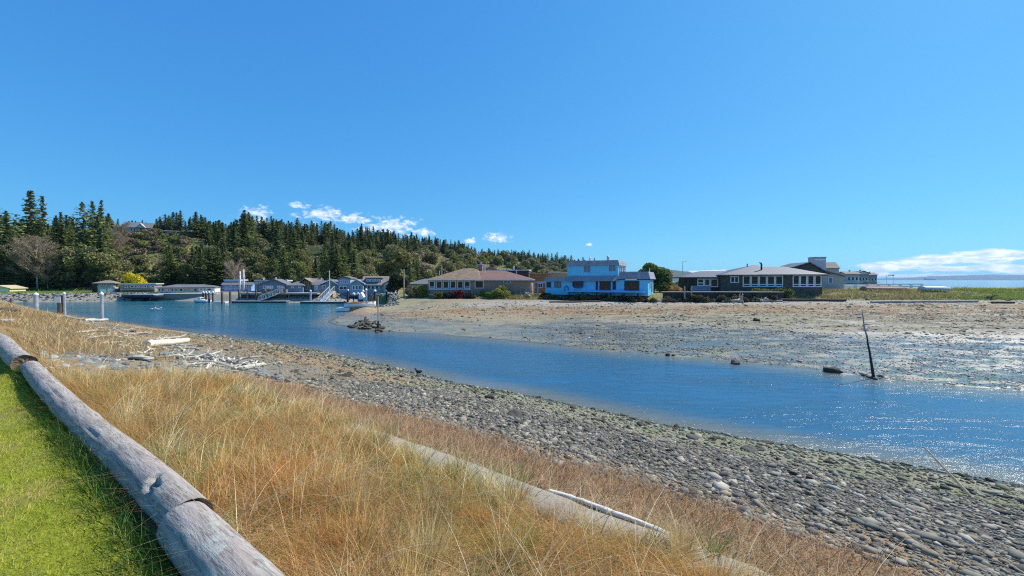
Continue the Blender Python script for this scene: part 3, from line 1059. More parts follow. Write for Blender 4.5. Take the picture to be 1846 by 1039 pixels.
    o = blades('berm_grass', x, Y, hza(x, Y) - 0.03, r.uniform(0.12, 0.7, n) * (0.25 + 1.3 * sst(nn, .3, .7)), r.uniform(0.04, 0.12, n), r.uniform(0, 6.28, n), r.uniform(0.1, 0.8, n), r.uniform(0, 0.6, n), np.clip(tt, 0.02, 0.9), 2)
    tag(o, 'green and straw coloured grass on top of the spit', 'grass', kind='stuff')
    # lawn of the far shore
    n0 = 26000
    px = r.uniform(-60, 300, n0)
    Y = r.uniform(90.5, 106, n0)
    x = (px - CX) / FPX * Y
    tt = pal(n0, [(0.17, 0.27, 0.03), (0.22, 0.30, 0.05), (0.30, 0.28, 0.10)], [4, 3, 1])
    o = blades('far_lawn_grass', x, Y, hza(x, Y) - 0.02, r.uniform(0.05, 0.2, n0), r.uniform(0.06, 0.16, n0), r.uniform(0, 6.28, n0), r.uniform(0.1, 0.8, n0), r.uniform(0, 0.6, n0), np.clip(tt, 0.02, 0.9), 2)
    tag(o, 'bright green lawn above the rock bank of the far shore', 'grass', kind='stuff')


grass_fields()


# ------------------------------------------------------------------ stones
def ico(sub, seed, flat=0.6):
    import bmesh
    bm = bmesh.new()
    bmesh.ops.create_icosphere(bm, subdivisions=sub, radius=1)
    rr = random.Random(seed)
    of = Vector((rr.uniform(0, 50), rr.uniform(0, 50), rr.uniform(0, 50)))
    from mathutils import noise as mn
    for v in bm.verts:
        k = 1 + 0.38 * mn.noise(v.co * 1.1 + of) + 0.16 * mn.noise(v.co * 2.7 + of)
        v.co *= k
        v.co.z *= flat
    V = np.array([v.co[:] for v in bm.verts])
    F = np.array([[v.index for v in f.verts] for f in bm.faces])
    bm.free()
    return V, F


def stones(name, x, y, z, size, tint, sub, label, cat, flat=0.55, smooth=True):
    protos = [ico(sub, 100 + k, flat) for k in range(6)]
    Vs, Fs, Ts = [], [], []
    b = 0
    pick = RNG.integers(0, 6, len(x))
    for k in range(6):
        i = np.where(pick == k)[0]
        if not len(i):
            continue
        V, F = protos[k]
        a = RNG.uniform(0, 6.28, len(i))
        sx = size[i] * RNG.uniform(0.7, 1.4, len(i))
        sy = size[i] * RNG.uniform(0.7, 1.1, len(i))
        szz = size[i] * RNG.uniform(0.7, 1.1, len(i))
        tl = RNG.normal(0, 0.25, len(i))
        P = V[None] * np.stack([sx, sy, szz], -1)[:, None, :]
        Pz = P[..., 2] * np.cos(tl)[:, None] + P[..., 0] * np.sin(tl)[:, None]
        Px = P[..., 0] * np.cos(tl)[:, None] - P[..., 2] * np.sin(tl)[:, None]
        X = Px * np.cos(a)[:, None] - P[..., 1] * np.sin(a)[:, None] + x[i][:, None]
        Y = Px * np.sin(a)[:, None] + P[..., 1] * np.cos(a)[:, None] + y[i][:, None]
        Z = Pz + z[i][:, None]
        Vs.append(np.stack([X, Y, Z], -1).reshape(-1, 3))
        nv = len(V)
        Fs.append((F[None] + (b + np.arange(len(i)) * nv)[:, None, None]).reshape(-1, 3))
        Ts.append(np.repeat(tint[i], nv, 0))
        b += nv * len(i)
    o = mesh_np(name, np.concatenate(Vs), np.concatenate(Fs), M_STONE, smooth=smooth, tint=np.concatenate(Ts))
    return tag(o, label, cat, kind='stuff')


def stone_objects(name, pts, label, cat, group, protos):
    """individual stones, copies of a few meshes"""
    for i, (x, y, z, s, a) in enumerate(pts):
        o = protos[i % len(protos)].copy()
        COL.objects.link(o)
        o.name = name
        o.location = (x, y, z)
        o.rotation_euler = (RNG.normal(0, .15), RNG.normal(0, .15), a)
        o.scale = (s * RNG.uniform(.8, 1.5), s * RNG.uniform(.7, 1.1), s * RNG.uniform(.7, 1.2))
        tag(o, label, cat, group)


def stone_protos(name, tints, sub=3, flat=0.6):
    out = []
    for k, t in enumerate(tints):
        V, F = ico(sub, 200 + k * 7 + len(name), flat)
        out.append(mesh_np(name, V, F, M_STONE, smooth=True, tint=np.tile(np.array(t), (len(V), 1)), link=False))
    return out


def all_stones():
    r = RNG
    # cobbles on the near beach
    def beach(n, t0, t1, v0, v1, pw=1.0):
        v = v0 + (v1 - v0) * r.uniform(0, 1, n) ** pw
        uw = np.interp(v, UWV, UWU)
        t = r.uniform(t0, t1, n)
        u = WALL_U + t * (uw - WALL_U)
        x, y = from_uv(u, v)
        k = (np.abs(np.degrees(np.arctan2(x, y))) < 58) & (y > 1)
        return u[k], v[k], x[k], y[k], t[k]
    cols = [(0.23, 0.205, 0.155), (0.15, 0.14, 0.11), (0.36, 0.32, 0.25), (0.07, 0.063, 0.05), (0.24, 0.19, 0.125), (0.18, 0.175, 0.14)]
    u, v, x, y, t = beach(62000, 0.10, 0.70, -9, 9, 1.0)
    nn = fbm(u * 1.2, v * 0.7, 55)
    k = (u > 4.2 + 1.5 * (nn - .3)) & (r.uniform(0, 1, len(u)) < np.clip(1.35 - t * 1.2, 0.2, 1))
    u, v, x, y, t = [q[k] for q in (u, v, x, y, t)]
    s = np.clip(r.lognormal(-4.3, 0.65, len(x)), 0.006, 0.085)
    dkk = r.uniform(0, 1, len(x)) < sst(fbm(u * 1.3, v * 1.3, 59), .45, .7) * .45
    stones('beach_cobbles', x, y, hza(x, y) + s * 0.15, s, pal(len(x), cols, [4, 3, 2, 1.5, 2, 2]) * np.where(dkk, .4, 1)[:, None], 1, 'grey cobbles covering the upper beach below the wall', 'cobbles', smooth=False)
    u, v, x, y, t = beach(60000, 0.15, 1.01, -9, 40, 1.3)
    k = (r.uniform(0, 1, len(u)) < np.where(v > 12, np.where(t > 0.72, 1.0, np.where(t > .38, .45, .1)), 1))
    u, v, x, y, t = [q[k] for q in (u, v, x, y, t)]
    s = np.clip(r.lognormal(-4.15, 0.65, len(x)), 0.007, 0.10) * (1 + 0.02 * np.hypot(x, y))
    tc = pal(len(x), cols, [4, 3, 2, 1.5, 2, 2])
    lowb = sst(t, 0.55, 0.8)[:, None]
    tc = tc * (1 - lowb) + pal(len(x), [(0.27, 0.255, 0.17), (0.08, 0.075, 0.055), (0.20, 0.21, 0.11), (0.28, 0.26, 0.19)], [3, 4, 1.2, 2]) * lowb
    stones('beach_gravel', x, y, hza(x, y) + s * 0.1, s, tc, 1, 'small gravel down to the waterline of the beach', 'gravel', smooth=False)
    # dark weed-covered rocks, each its own object
    pr = stone_protos('dark_rock', [(0.055, 0.05, 0.04), (0.075, 0.065, 0.045), (0.10, 0.095, 0.08), (0.045, 0.042, 0.035)], 3, 0.62)
    u, v, x, y, t = beach(1300, 0.3, 1.0, -8, 26, 1.2)
    k = r.uniform(0, 1, len(u)) < np.where(t > 0.96, 0.9, 0.15 + 0.7 * (np.abs(t - 0.66) < .2) * sst(fbm(u * .6, v * .6, 60), .35, .6))
    u, v, x, y, t = [q[k][:285] for q in (u, v, x, y, t)]
    pts = [(x[i], y[i], hz(x[i], y[i]) + 0.01, min(0.24, r.lognormal(-2.85, 0.45)), r.uniform(0, 6.28)) for i in range(len(x))]
    stone_objects('dark_rock', pts, 'dark weed covered rock on the cobble beach near the water', 'rock', 'dark rocks strewn over the near beach', pr)
    # a few along the water's edge of the spit
    pr2 = stone_protos('shore_rock', [(0.06, 0.055, 0.045), (0.09, 0.08, 0.06)], 3, 0.6)
    pts = []
    for px, py, s in [(q[0], q[1], .13 + .16 * r.random()) for q in [(645 + r.normal(18, 15), 586 + r.normal(0, 4)) for _ in range(34)] + [(682 + r.normal(0, 3), 594 + r.normal(0, 3)) for _ in range(8)]]:
        p = at_z(px, py, 0.08)
        pts.append((p.x, p.y, hz(p.x, p.y) + .08, s, r.uniform(0, 6)))
    stone_objects('shore_rock', pts, 'dark seaweed hung rock in the clump at the tip of the spit', 'rock', 'rock clump at the tip of the spit', pr2)
    pts = []
    for px, py, s in [(1560, 678, .09), (1568, 680, .11), (1586, 679, .13), (1594, 681, .09), (1578, 683, .1)]:
        p = at_z(px, py, 0.03)
        pts.append((p.x, p.y, .03, s, r.uniform(0, 6)))
    stone_objects('shore_rock', pts, 'small dark rock heaped at the foot of the leaning stake', 'rock', 'rocks around the leaning stake', pr2)
    for px, py, s, lb in [(1500, 669, .32, 'low dark rock in the shallows to the left of the leaning stake'), (1363, 583, .4, 'dark rock standing alone on the upper mud flat'), (1204, 640, .13, 'small dark rock awash beside the wet mud flat'),
                          (1325, 654, .22, 'brown rock awash in the channel beside the pale gravel bar')]:
        p = at_z(px, py, 0.05)
        stone_objects('shore_rock', [(p.x, p.y, max(hz(p.x, p.y), 0) + .03, s, r.uniform(0, 6))], lb, 'rock', None, pr2)
    # gravel and weed on the flats
    n0 = 34000
    px = r.uniform(600, 1990, n0)
    Y = 15 + 50 * r.uniform(0, 1, n0) ** 1.2
    x = (px - CX) / FPX * Y
    s_ = sdist(x, Y)
    nn = fbm(x * 0.3, Y * 0.8, 66)
    sandy = (px < 1000) & (s_ < 9)
    k = (s_ > 0.1) & (r.uniform(0, 1, n0) < sst(nn, 0.36, 0.62) * np.where(sandy, 0.2, np.where(s_ < 14, .45, 1)))
    x, Y, px, s_ = x[k], Y[k], px[k], s_[k]
    s = np.clip(r.lognormal(-3.1, 0.5, len(x)), 0.02, 0.18) * (0.5 + 0.022 * Y)
    tc = pal(len(x), [(0.11, 0.09, 0.06), (0.28, 0.24, 0.18), (0.40, 0.36, 0.29), (0.18, 0.18, 0.07), (0.22, 0.175, 0.115)], [3, 3, 2.5, 1.6, 2.5])
    white = (sst(px, 1330, 1500) * (1 - sst(Y, 24, 32)))[:, None]
    tc = tc * (1 - 0.7 * white) + 0.7 * white * pal(len(x), [(0.62, 0.60, 0.55), (0.45, 0.43, 0.38)], [2, 1])
    z = hza(x, Y)
    stones('mudflat_gravel', x, Y, z + s * 0.05, s, tc, 1, 'dark and pale gravel and shells scattered over the mud flat', 'gravel', 0.45)
    n0 = 60000
    px = r.uniform(940, 1960, n0)
    Y = 14.5 + 24 * r.uniform(0, 1, n0) ** 1.1
    x = (px - CX) / FPX * Y
    s_ = sdist(x, Y)
    nn = fbm(x * 0.5, Y * 1.4, 68, 5)
    k = (s_ > 0.05) & (s_ < 17) & (r.uniform(0, 1, n0) < 0.12 + 0.9 * sst(nn, 0.38, 0.62))
    x, Y, px = x[k], Y[k], px[k]
    s = np.clip(r.lognormal(-3.7, 0.45, len(x)), 0.012, 0.09) * (0.6 + 0.02 * Y)
    white = (sst(px, 1250, 1500) * 0.8 + 0.1)[:, None]
    tc = pal(len(x), [(0.11, 0.10, 0.07), (0.26, 0.235, 0.18), (0.20, 0.21, 0.08), (0.33, 0.29, 0.22)], [3, 3, 2, 2]) * (1 - white) + white * pal(len(x), [(0.60, 0.57, 0.50), (0.36, 0.33, 0.28), (0.10, 0.09, 0.07)], [3, 2, 1.5])
    z = np.maximum(hza(x, Y), -0.012)
    stones('shell_gravel', x, Y, z + s * 0.12, s, tc, 1, 'pale shells and pebbles half drowned along the wet edge of the mud flat', 'gravel', 0.5)
    # rock bank along the far shore
    n0 = 20000
    px = r.uniform(-40, 720, n0)
    Y = r.uniform(66, 96, n0)
    x = (px - CX) / FPX * Y
    s_ = sdist(x, Y)
    k = (s_ > 0.2) & (s_ < 4.2) & ((px < 290) | (px > 555)) & (r.uniform(0, 1, n0) < 1)
    x, Y = x[k], Y[k]
    s = np.clip(r.lognormal(-2.1, 0.45, len(x)), 0.05, 0.45)
    stones('bank_rubble', x, Y, hza(x, Y) + s * 0.1, s, pal(len(x), [(0.20, 0.19, 0.165), (0.12, 0.12, 0.11), (0.28, 0.26, 0.21)], [3, 3, 2]), 2, 'grey rock rubble armouring the far shore', 'rubble', 0.7)
    # grey blue stones beside the log
    pr3 = stone_protos('bank_stone', [(0.25, 0.27, 0.25), (0.19, 0.21, 0.20), (0.34, 0.33, 0.29), (0.13, 0.145, 0.14)], 2, 0.6)
    pts = []
    for i in range(330):
        px, py = r.uniform(72, 310), r.uniform(638, 684)
        if py > 640 + 0.35 * (px - 60) + 20 or (px > 230 and r.uniform() < .5):
            continue
        p = at_z(px, py, 2.5)
        p = at_z(px, py, hz(p.x, p.y))
        pts.append((p.x, p.y, p.z + .01, min(.14, r.lognormal(-2.95, .45)), r.uniform(0, 6)))
    for i in range(80):
        px, py = r.uniform(290, 520), r.uniform(650, 690)
        p = at_z(px, py, 2.2)
        p = at_z(px, py, hz(p.x, p.y))
        pts.append((p.x, p.y, p.z + .01, r.lognormal(-2.9, .35), r.uniform(0, 6)))
    stone_objects('bank_stone', pts, 'blue grey stone in the heap beside the log rail', 'stone', 'blue grey stones heaped beside the log rail', pr3)


all_stones()
# ------------------------------------------------------------------ materials for built things
def glass_mat(name, col=(0.016, 0.026, 0.036), rough=0.04):
    m, nt, b = new_mat(name)
    b.inputs['Base Color'].default_value = (*col, 1)
    b.inputs['Roughness'].default_value = rough
    b.inputs['IOR'].default_value = 1.5
    b.inputs['Specular IOR Level'].default_value = 0.3
    f = nt.noise(obj_coord(nt), 1.2, 2)
    nt.put(b.inputs['Normal'], nt.bump(f, 0.05, 0.05))
    return m


G_DARK = glass_mat('window_glass')
G_PALE = glass_mat('curtained_glass', (0.16, 0.19, 0.22))
WHITE = plain('white_paint', (0.78, 0.79, 0.80), 0.55, 0.06, 2, dirt=(0.55, 0.55, 0.52))
CREAM = plain('cream_paint', (0.62, 0.57, 0.38), 0.6, 0.08, 2)
PALEGREY = plain('pale_grey_paint', (0.48, 0.50, 0.54), 0.6, 0.08, 2)
BLUE = striped('bright_blue_boards', (0.15, 0.62, 0.93), 0.22, 'Z', 0.75, 0.1, 0.6, 0.08)
BLUETRIM = plain('dark_blue_trim', (0.015, 0.06, 0.17), 0.5, 0.1)
BLUEPALE = plain('pale_blue_paint', (0.25, 0.50, 0.82), 0.55, 0.08)
GREYSHAKE = shingle('grey_shake', (0.27, 0.29, 0.34), (0.36, 0.38, 0.42), (0.13, 0.14, 0.17), 0.35, 0.28, 0.85)
TANWALL = striped('tan_boards', (0.36, 0.235, 0.18), 0.20, 'X', 0.78, 0.1, 0.75, 0.1)
BROWNROOF = shingle('brown_shingle', (0.23, 0.155, 0.12), (0.30, 0.20, 0.15), (0.10, 0.07, 0.06), 0.4, 0.22, 0.9, patch=(0.36, 0.24, 0.09))
REDROOF = shingle('red_brown_shingle', (0.24, 0.125, 0.10), (0.30, 0.16, 0.13), (0.11, 0.06, 0.05), 0.4, 0.22, 0.9)
GREYROOF = shingle('grey_shingle', (0.14, 0.14, 0.15), (0.20, 0.20, 0.21), (0.1, 0.1, 0.11), 0.4, 0.22, 0.9)
TAUPEROOF = shingle('taupe_shingle', (0.25, 0.21, 0.18), (0.32, 0.27, 0.23), (0.12, 0.1, 0.09), 0.4, 0.22, 0.9)
BLACKWALL = striped('black_boards', (0.035, 0.035, 0.04), 0.2, 'Z', 0.7, 0.12)
ORANGEWOOD = striped('orange_cedar', (0.40, 0.17, 0.065), 0.22, 'X', 0.6, 0.1, 0.7, 0.18)
CEDAR = striped('tan_cedar', (0.52, 0.30, 0.14), 0.22, 'X', 0.6, 0.1, 0.7, 0.15)
METALROOF = striped('standing_seam_metal', (0.10, 0.112, 0.145), 0.75, 'X', 0.25, 0.25, 0.6, 0.06, 0.05)
STONEWALL = shingle('dark_stone', (0.10, 0.085, 0.07), (0.17, 0.145, 0.12), (0.05, 0.045, 0.04), 0.35, 0.2, 0.9)
DARKWOOD = plain('dark_weathered_wood', (0.055, 0.048, 0.042), 0.85, 0.35, 3, 0.4, 0.02, stretch=(1, 1, 0.15))
TIMBER = plain('brown_timber', (0.20, 0.135, 0.085), 0.8, 0.3, 3, 0.4, 0.02, stretch=(1, 1, 0.2))
GREYWOOD = plain('silvered_wood', (0.36, 0.34, 0.31), 0.85, 0.25, 3, 0.4, 0.02, stretch=(0.2, 1, 1))
SLATEBLUE = striped('slate_blue_boards', (0.17, 0.23, 0.31), 0.2, 'Z', 0.75, 0.1, 0.65, 0.08)
GREYBLUE = striped('grey_blue_boards', (0.36, 0.43, 0.52), 0.2, 'Z', 0.75, 0.1, 0.65, 0.08)
TEALGREY = striped('blue_grey_boards', (0.25, 0.30, 0.33), 0.2, 'Z', 0.75, 0.1, 0.65, 0.08)
SKYBLUEWALL = striped('light_blue_boards', (0.22, 0.42, 0.72), 0.22, 'Z', 0.8, 0.1, 0.65, 0.06)
GREYBOARD = striped('light_grey_boards', (0.44, 0.44, 0.44), 0.2, 'Z', 0.8, 0.1, 0.7, 0.06)
TAUPEBOARD = striped('taupe_boards', (0.33, 0.29, 0.25), 0.2, 'Z', 0.8, 0.1, 0.7, 0.08)
CONCRETE = plain('old_concrete', (0.27, 0.24, 0.195), 0.9, 0.14, 6, 0.5, 0.006, dirt=(0.25, 0.24, 0.2))
BRICK = shingle('red_brick', (0.26, 0.10, 0.07), (0.33, 0.14, 0.10), (0.35, 0.32, 0.28), 0.22, 0.07, 0.9)
STEEL = plain('galvanised_steel', (0.42, 0.46, 0.50), 0.45, 0.1, 4, metal=0.4, dirt=(0.3, 0.28, 0.25))
BLACKMETAL = plain('black_metal', (0.02, 0.02, 0.022), 0.5, 0.2)
ALU = plain('grey_aluminium', (0.55, 0.57, 0.58), 0.4, 0.08, 3, metal=0.3)
HULLDARK = plain('dark_hull', (0.045, 0.065, 0.09), 0.55, 0.25, 2)
HULLRED = plain('faded_red_hull', (0.34, 0.17, 0.13), 0.7, 0.2, 2)
HULLGREEN = plain('pale_green_hull', (0.46, 0.52, 0.50), 0.6, 0.1, 2)
GELCOAT = plain('white_gelcoat', (0.8, 0.8, 0.79), 0.25, 0.04, 2, spec=0.6)
ORANGE = plain('orange_planks', (0.52, 0.22, 0.07), 0.7, 0.2, 3)
NAVY = plain('navy_canvas', (0.012, 0.018, 0.06), 0.8, 0.2)
BLEACHED = plain('bleached_driftwood', (0.47, 0.43, 0.36), 0.85, 0.2, 4, 0.5, 0.01, stretch=(0.12, 1, 1), dirt=(0.4, 0.33, 0.25))
PALEDRIFT = plain('pale_driftwood', (0.70, 0.62, 0.45), 0.8, 0.15, 4, 0.5, 0.01, stretch=(0.12, 1, 1))
PILEWOOD = plain('piling_wood', (0.15, 0.115, 0.09), 0.9, 0.4, 4, 0.6, 0.02, stretch=(1, 1, 0.15))


class House:
    """A building: an Empty at its base; parts are given in metres in its own frame (x along the facade, y into depth)."""

    def __init__(s, name, label, px, D, rot=0.0, cat='house', pyb=530, group=None):
        base = at_y(px, pyb, D)
        s.o = base
        s.th = R(rot)
        s.ex = Vector((math.cos(s.th), -math.sin(s.th), 0))
        s.ey = Vector((math.sin(s.th), math.cos(s.th), 0))
        s.root = empty(name, base, -s.th, label, cat, group)

    def L(s, px, py, y=0.0):
        """local x, z of the point of the plane y=const that shows at this pixel"""
        d = ray(px, py)
        p0 = s.o + s.ey * y - Vector((0, 0, EYE))
        t = p0.dot(s.ey) / d.dot(s.ey)
        q = d * t + Vector((0, 0, EYE)) - s.o
        return q.dot(s.ex), q.z

    def rect(s, px0, py0, px1, py1, y=0.0):
        x0, za = s.L(px0, py0, y)
        x1, zb = s.L(px1, py1, y)
        _, zc = s.L((px0 + px1) / 2, py0, y)
        _, zd = s.L((px0 + px1) / 2, py1, y)
        return x0, x1, zd, zc      # x0,x1,z0,z1

    def box(s, name, mat, px0, py0, px1, py1, y0, y1, parent=None):
        x0, x1, z0, z1 = s.rect(px0, py0, px1, py1, y0)
        return MB().box(x0, x1, y0, y1, z0, z1).build(name, mat, parent or s.root)

    def part(s, name, mat, mb, parent=None):
        return mb.build(name, mat, parent or s.root)

    def win(s, px0, py0, px1, py1, cols=1, rows=1, fm=None, gm=None, y=0.0, t=0.09, low=None, name='window'):
        s.winl(*s.rect(px0, py0, px1, py1, y), cols, rows, fm, gm, y, t, low, name)

    def winl(s, x0, x1, z0, z1, cols=1, rows=1, fm=None, gm=None, y=0.0, t=0.09, low=None, name='window'):
        f = MB()
        yf, yb = y - 0.07, y + 0.03
        f.box(x0, x1, yf, yb, z1 - t, z1).box(x0, x1, yf, yb, z0, z0 + t)
        f.box(x0, x0 + t, yf, yb, z0 + t, z1 - t).box(x1 - t, x1, yf, yb, z0 + t, z1 - t)
        for i in range(1, cols):
            xc = x0 + (x1 - x0) * i / cols
            f.box(xc - t / 2, xc + t / 2, yf + .004, yb, z0 + t, z1 - t)
        zs = [z0 + (z1 - z0) * i / rows for i in range(1, rows)] if low is None else [z0 + (z1 - z0) * low]
        for zc in zs:
            f.box(x0 + t, x1 - t, yf + .008, yb, zc - t / 2, zc + t / 2)
        w = f.build(name, fm or WHITE, s.root)
        MB().box(x0 + t * .5, x1 - t * .5, y - 0.03, y + 0.02, z0 + t * .5, z1 - t * .5).build('pane', gm or G_DARK, w)
        return w

    def sidewin(s, x, y0, y1, z0, z1, fm=None, gm=None, t=0.09, sgn=1):
        f = MB()
        xa, xb = sorted((x - .03 * sgn, x + .07 * sgn))
        f.box(xa, xb, y0, y1, z1 - t, z1).box(xa, xb, y0, y1, z0, z0 + t).box(xa, xb, y0, y0 + t, z0 + t, z1 - t).box(xa, xb, y1 - t, y1, z0 + t, z1 - t)
        w = f.build('window', fm or WHITE, s.root)
        xa, xb = sorted((x - .02 * sgn, x + .03 * sgn))
        MB().box(xa, xb, y0 + t * .5, y1 - t * .5, z0 + t * .5, z1 - t * .5).build('pane', gm or G_DARK, w)

    def pipe(s, px, py0, py1, r, y, mat, cap=0.0, name='vent_pipe'):
        x, z1 = s.L(px, py0, y)
        _, z0 = s.L(px, py1, y)
        m = MB().path([(x, y, z0), (x, y, z1)], r, 10)
        if cap:
            m.path([(x, y, z1), (x, y, z1 + .08)], [cap, cap * .6], 10)
        return m.build(name, mat, s.root, smooth=False)


def mansard(m, x0, x1, y0, y1, z0, z1, out=0.35, top=0.04):
    m.frustum((x0 - out, x1 + out, y0 - out, y1 + out), z0, (x0 - top, x1 + top, y0 - top, y1 + top), z1)


# ------------------------------------------------------------------ the bright blue house on the spit
def blue_house():
    h = House('beach_house', 'bright blue two storey house with flat roof and grey shake parapets on the spit', 1075, 68, 25, pyb=531)
    dp = 8.5
    x0, x1, z0, z1 = h.rect(983, 506, 1168, 531)
    h.part('wall', BLUE, MB().box(x0, x1, 0, dp, -0.15, z1 + 0.1))
    ux0, ux1, uz0, uz1 = h.rect(1023, 478.5, 1114, 498, 0.5)
    h.part('upper_wall', BLUE, MB().box(ux0, ux1, 0.5, dp - .3, z1 + .1, uz1))
    # parapets
    m = MB()
    a = h.rect(982, 499.5, 1020, 507)
    mansard(m, a[0] + .3, h.L(1018, 503)[0], 0, dp, a[2], a[3], .3)
    h.part('parapet', GREYSHAKE, m)
    m = MB()
    a = h.rect(1020, 497.5, 1115, 507)
    m.prism_x([(-0.55, a[2]), (0.5, a[2]), (0.5, a[3]), (0.36, a[3])], a[0], a[1])
    h.part('skirt_roof', GREYSHAKE, m)
    m = MB()
    a = h.rect(1117, 490, 1166, 503.5)
    mansard(m, a[0] + .1, x1, 0, dp, a[2], a[3], .4)
    h.part('parapet', GREYSHAKE, m)
    m = MB()
    a = h.rect(1022, 470, 1114, 479, .5)
    mansard(m, ux0, ux1, 0.5, dp - .3, a[2], a[3], .25)
    h.part('parapet', GREYSHAKE, m)
    top = a[3]
    # windows
    h.win(1052, 478.5, 1065, 491.5, 2, 1, BLUEPALE, G_PALE, y=.5)
    h.win(1097, 476.5, 1110.5, 490, 2, 1, BLUEPALE, G_PALE, y=.5)
    h.win(985.5, 508.5, 993.5, 518.5, 1, 1, BLUETRIM, G_DARK)
    h.win(999.5, 508, 1011.5, 518.5, 2, 1, BLUETRIM, G_PALE)
    # bay
    b = h.rect(1033, 507.5, 1051.5, 519.5)
    bay = h.part('bay_window', BLUETRIM, MB().prism_y([(b[0] + .3, b[2]), (b[1] - .3, b[2]), (b[1], b[2] + .35), (b[1], b[3]), (b[0], b[3]), (b[0], b[2] + .35)], -.45, -.002))
    g = MB()
    wd = (b[1] - b[0]) / 3
    for i in range(3):
        g.box(b[0] + i * wd + .06, b[0] + (i + 1) * wd - .06, -.475, -.44, b[2] + .4, b[3] - .12)
    h.part('pane', G_DARK, g, bay)
    h.win(1074, 507, 1078, 523, 1, 1, BLUETRIM, G_DARK, t=.06)
    h.win(1081, 506, 1101, 523.5, 1, 1, BLUETRIM, G_DARK)
    h.win(1104.5, 506, 1110.5, 522.5, 1, 2, BLUETRIM, G_DARK, t=.06)
    h.win(1125.5, 506.5, 1152.5, 524, 2, 1, BLUETRIM, G_DARK, name='sliding_door')
    p = h.part('trim_post', BLUEPALE, MB().box(*h.L(1102, 500)[:1], h.L(1103.5, 500)[0], -.08, 0, 0, z1 - .1))
    p = h.part('trim_post', BLUEPALE, MB().box(*h.L(1079, 500)[:1], h.L(1080.4, 500)[0], -.08, 0, 0, z1 - .1))
    # deck with a pale rail beam
    a = h.rect(1020, 525, 1161, 527.2, -1.1)
    h.part('deck', BLUEPALE, MB().box(a[0], a[1], -1.1, -0.01, a[2], a[3]))
    for px in (1026, 1050, 1075, 1100, 1125, 1150):
        x, _ = h.L(px, 528, -1)
        h.part('deck_post', DARKWOOD, MB().box(x - .1, x + .1, -1.0, -.8, -1.6, a[2] + .002))
    h.part('foundation', DARKWOOD, MB().box(x0 + .4, x1 - .4, .5, dp - .5, -1.7, -.16))
    # arched dark vent/hose on the wall
    cx, cz = h.L(1021.5, 521)
    h.part('hose_rack', BLUETRIM, MB().path([(cx - .32, -.12, cz - .45), (cx - .32, -.12, cz + .25), (cx, -.12, cz + .55), (cx + .32, -.12, cz + .25), (cx + .32, -.12, cz - .45)], .06, 6))
    # lit right sides
    sx = x1
    h.sidewin(sx, 2.2, 3.3, .9, z1 - .35, WHITE, G_DARK)
    h.sidewin(sx, 4.6, 6.4, .2, z1 - .35, WHITE, G_DARK)
    for k in range(4):
        h.sidewin(ux1, 1.2 + 1.75 * k, 2.6 + 1.75 * k, z1 + 1.0, uz1 - .15, WHITE, G_PALE)
    h.pipe(1063.5, 465, 472, .17, 3.0, WHITE, .2)
    h.pipe(1096, 462.5, 472, .2, 4.5, STEEL, .25)
    h.pipe(1171, 484, 492, .06, 4.0, WHITE)
    # little carport canopy on the left
    a = h.rect(963, 508.5, 984, 511, 2.0)
    c = h.part('canopy', BLUEPALE, MB().box(a[0], x0 - .02, 1.2, 5, a[2], a[3]))
    for px in (966, 972):
        x, _ = h.L(px, 520, 2)
        MB().box(x - .07, x + .07, 1.4, 1.54, -.1, a[2]).build('post', WHITE, c)


blue_house()


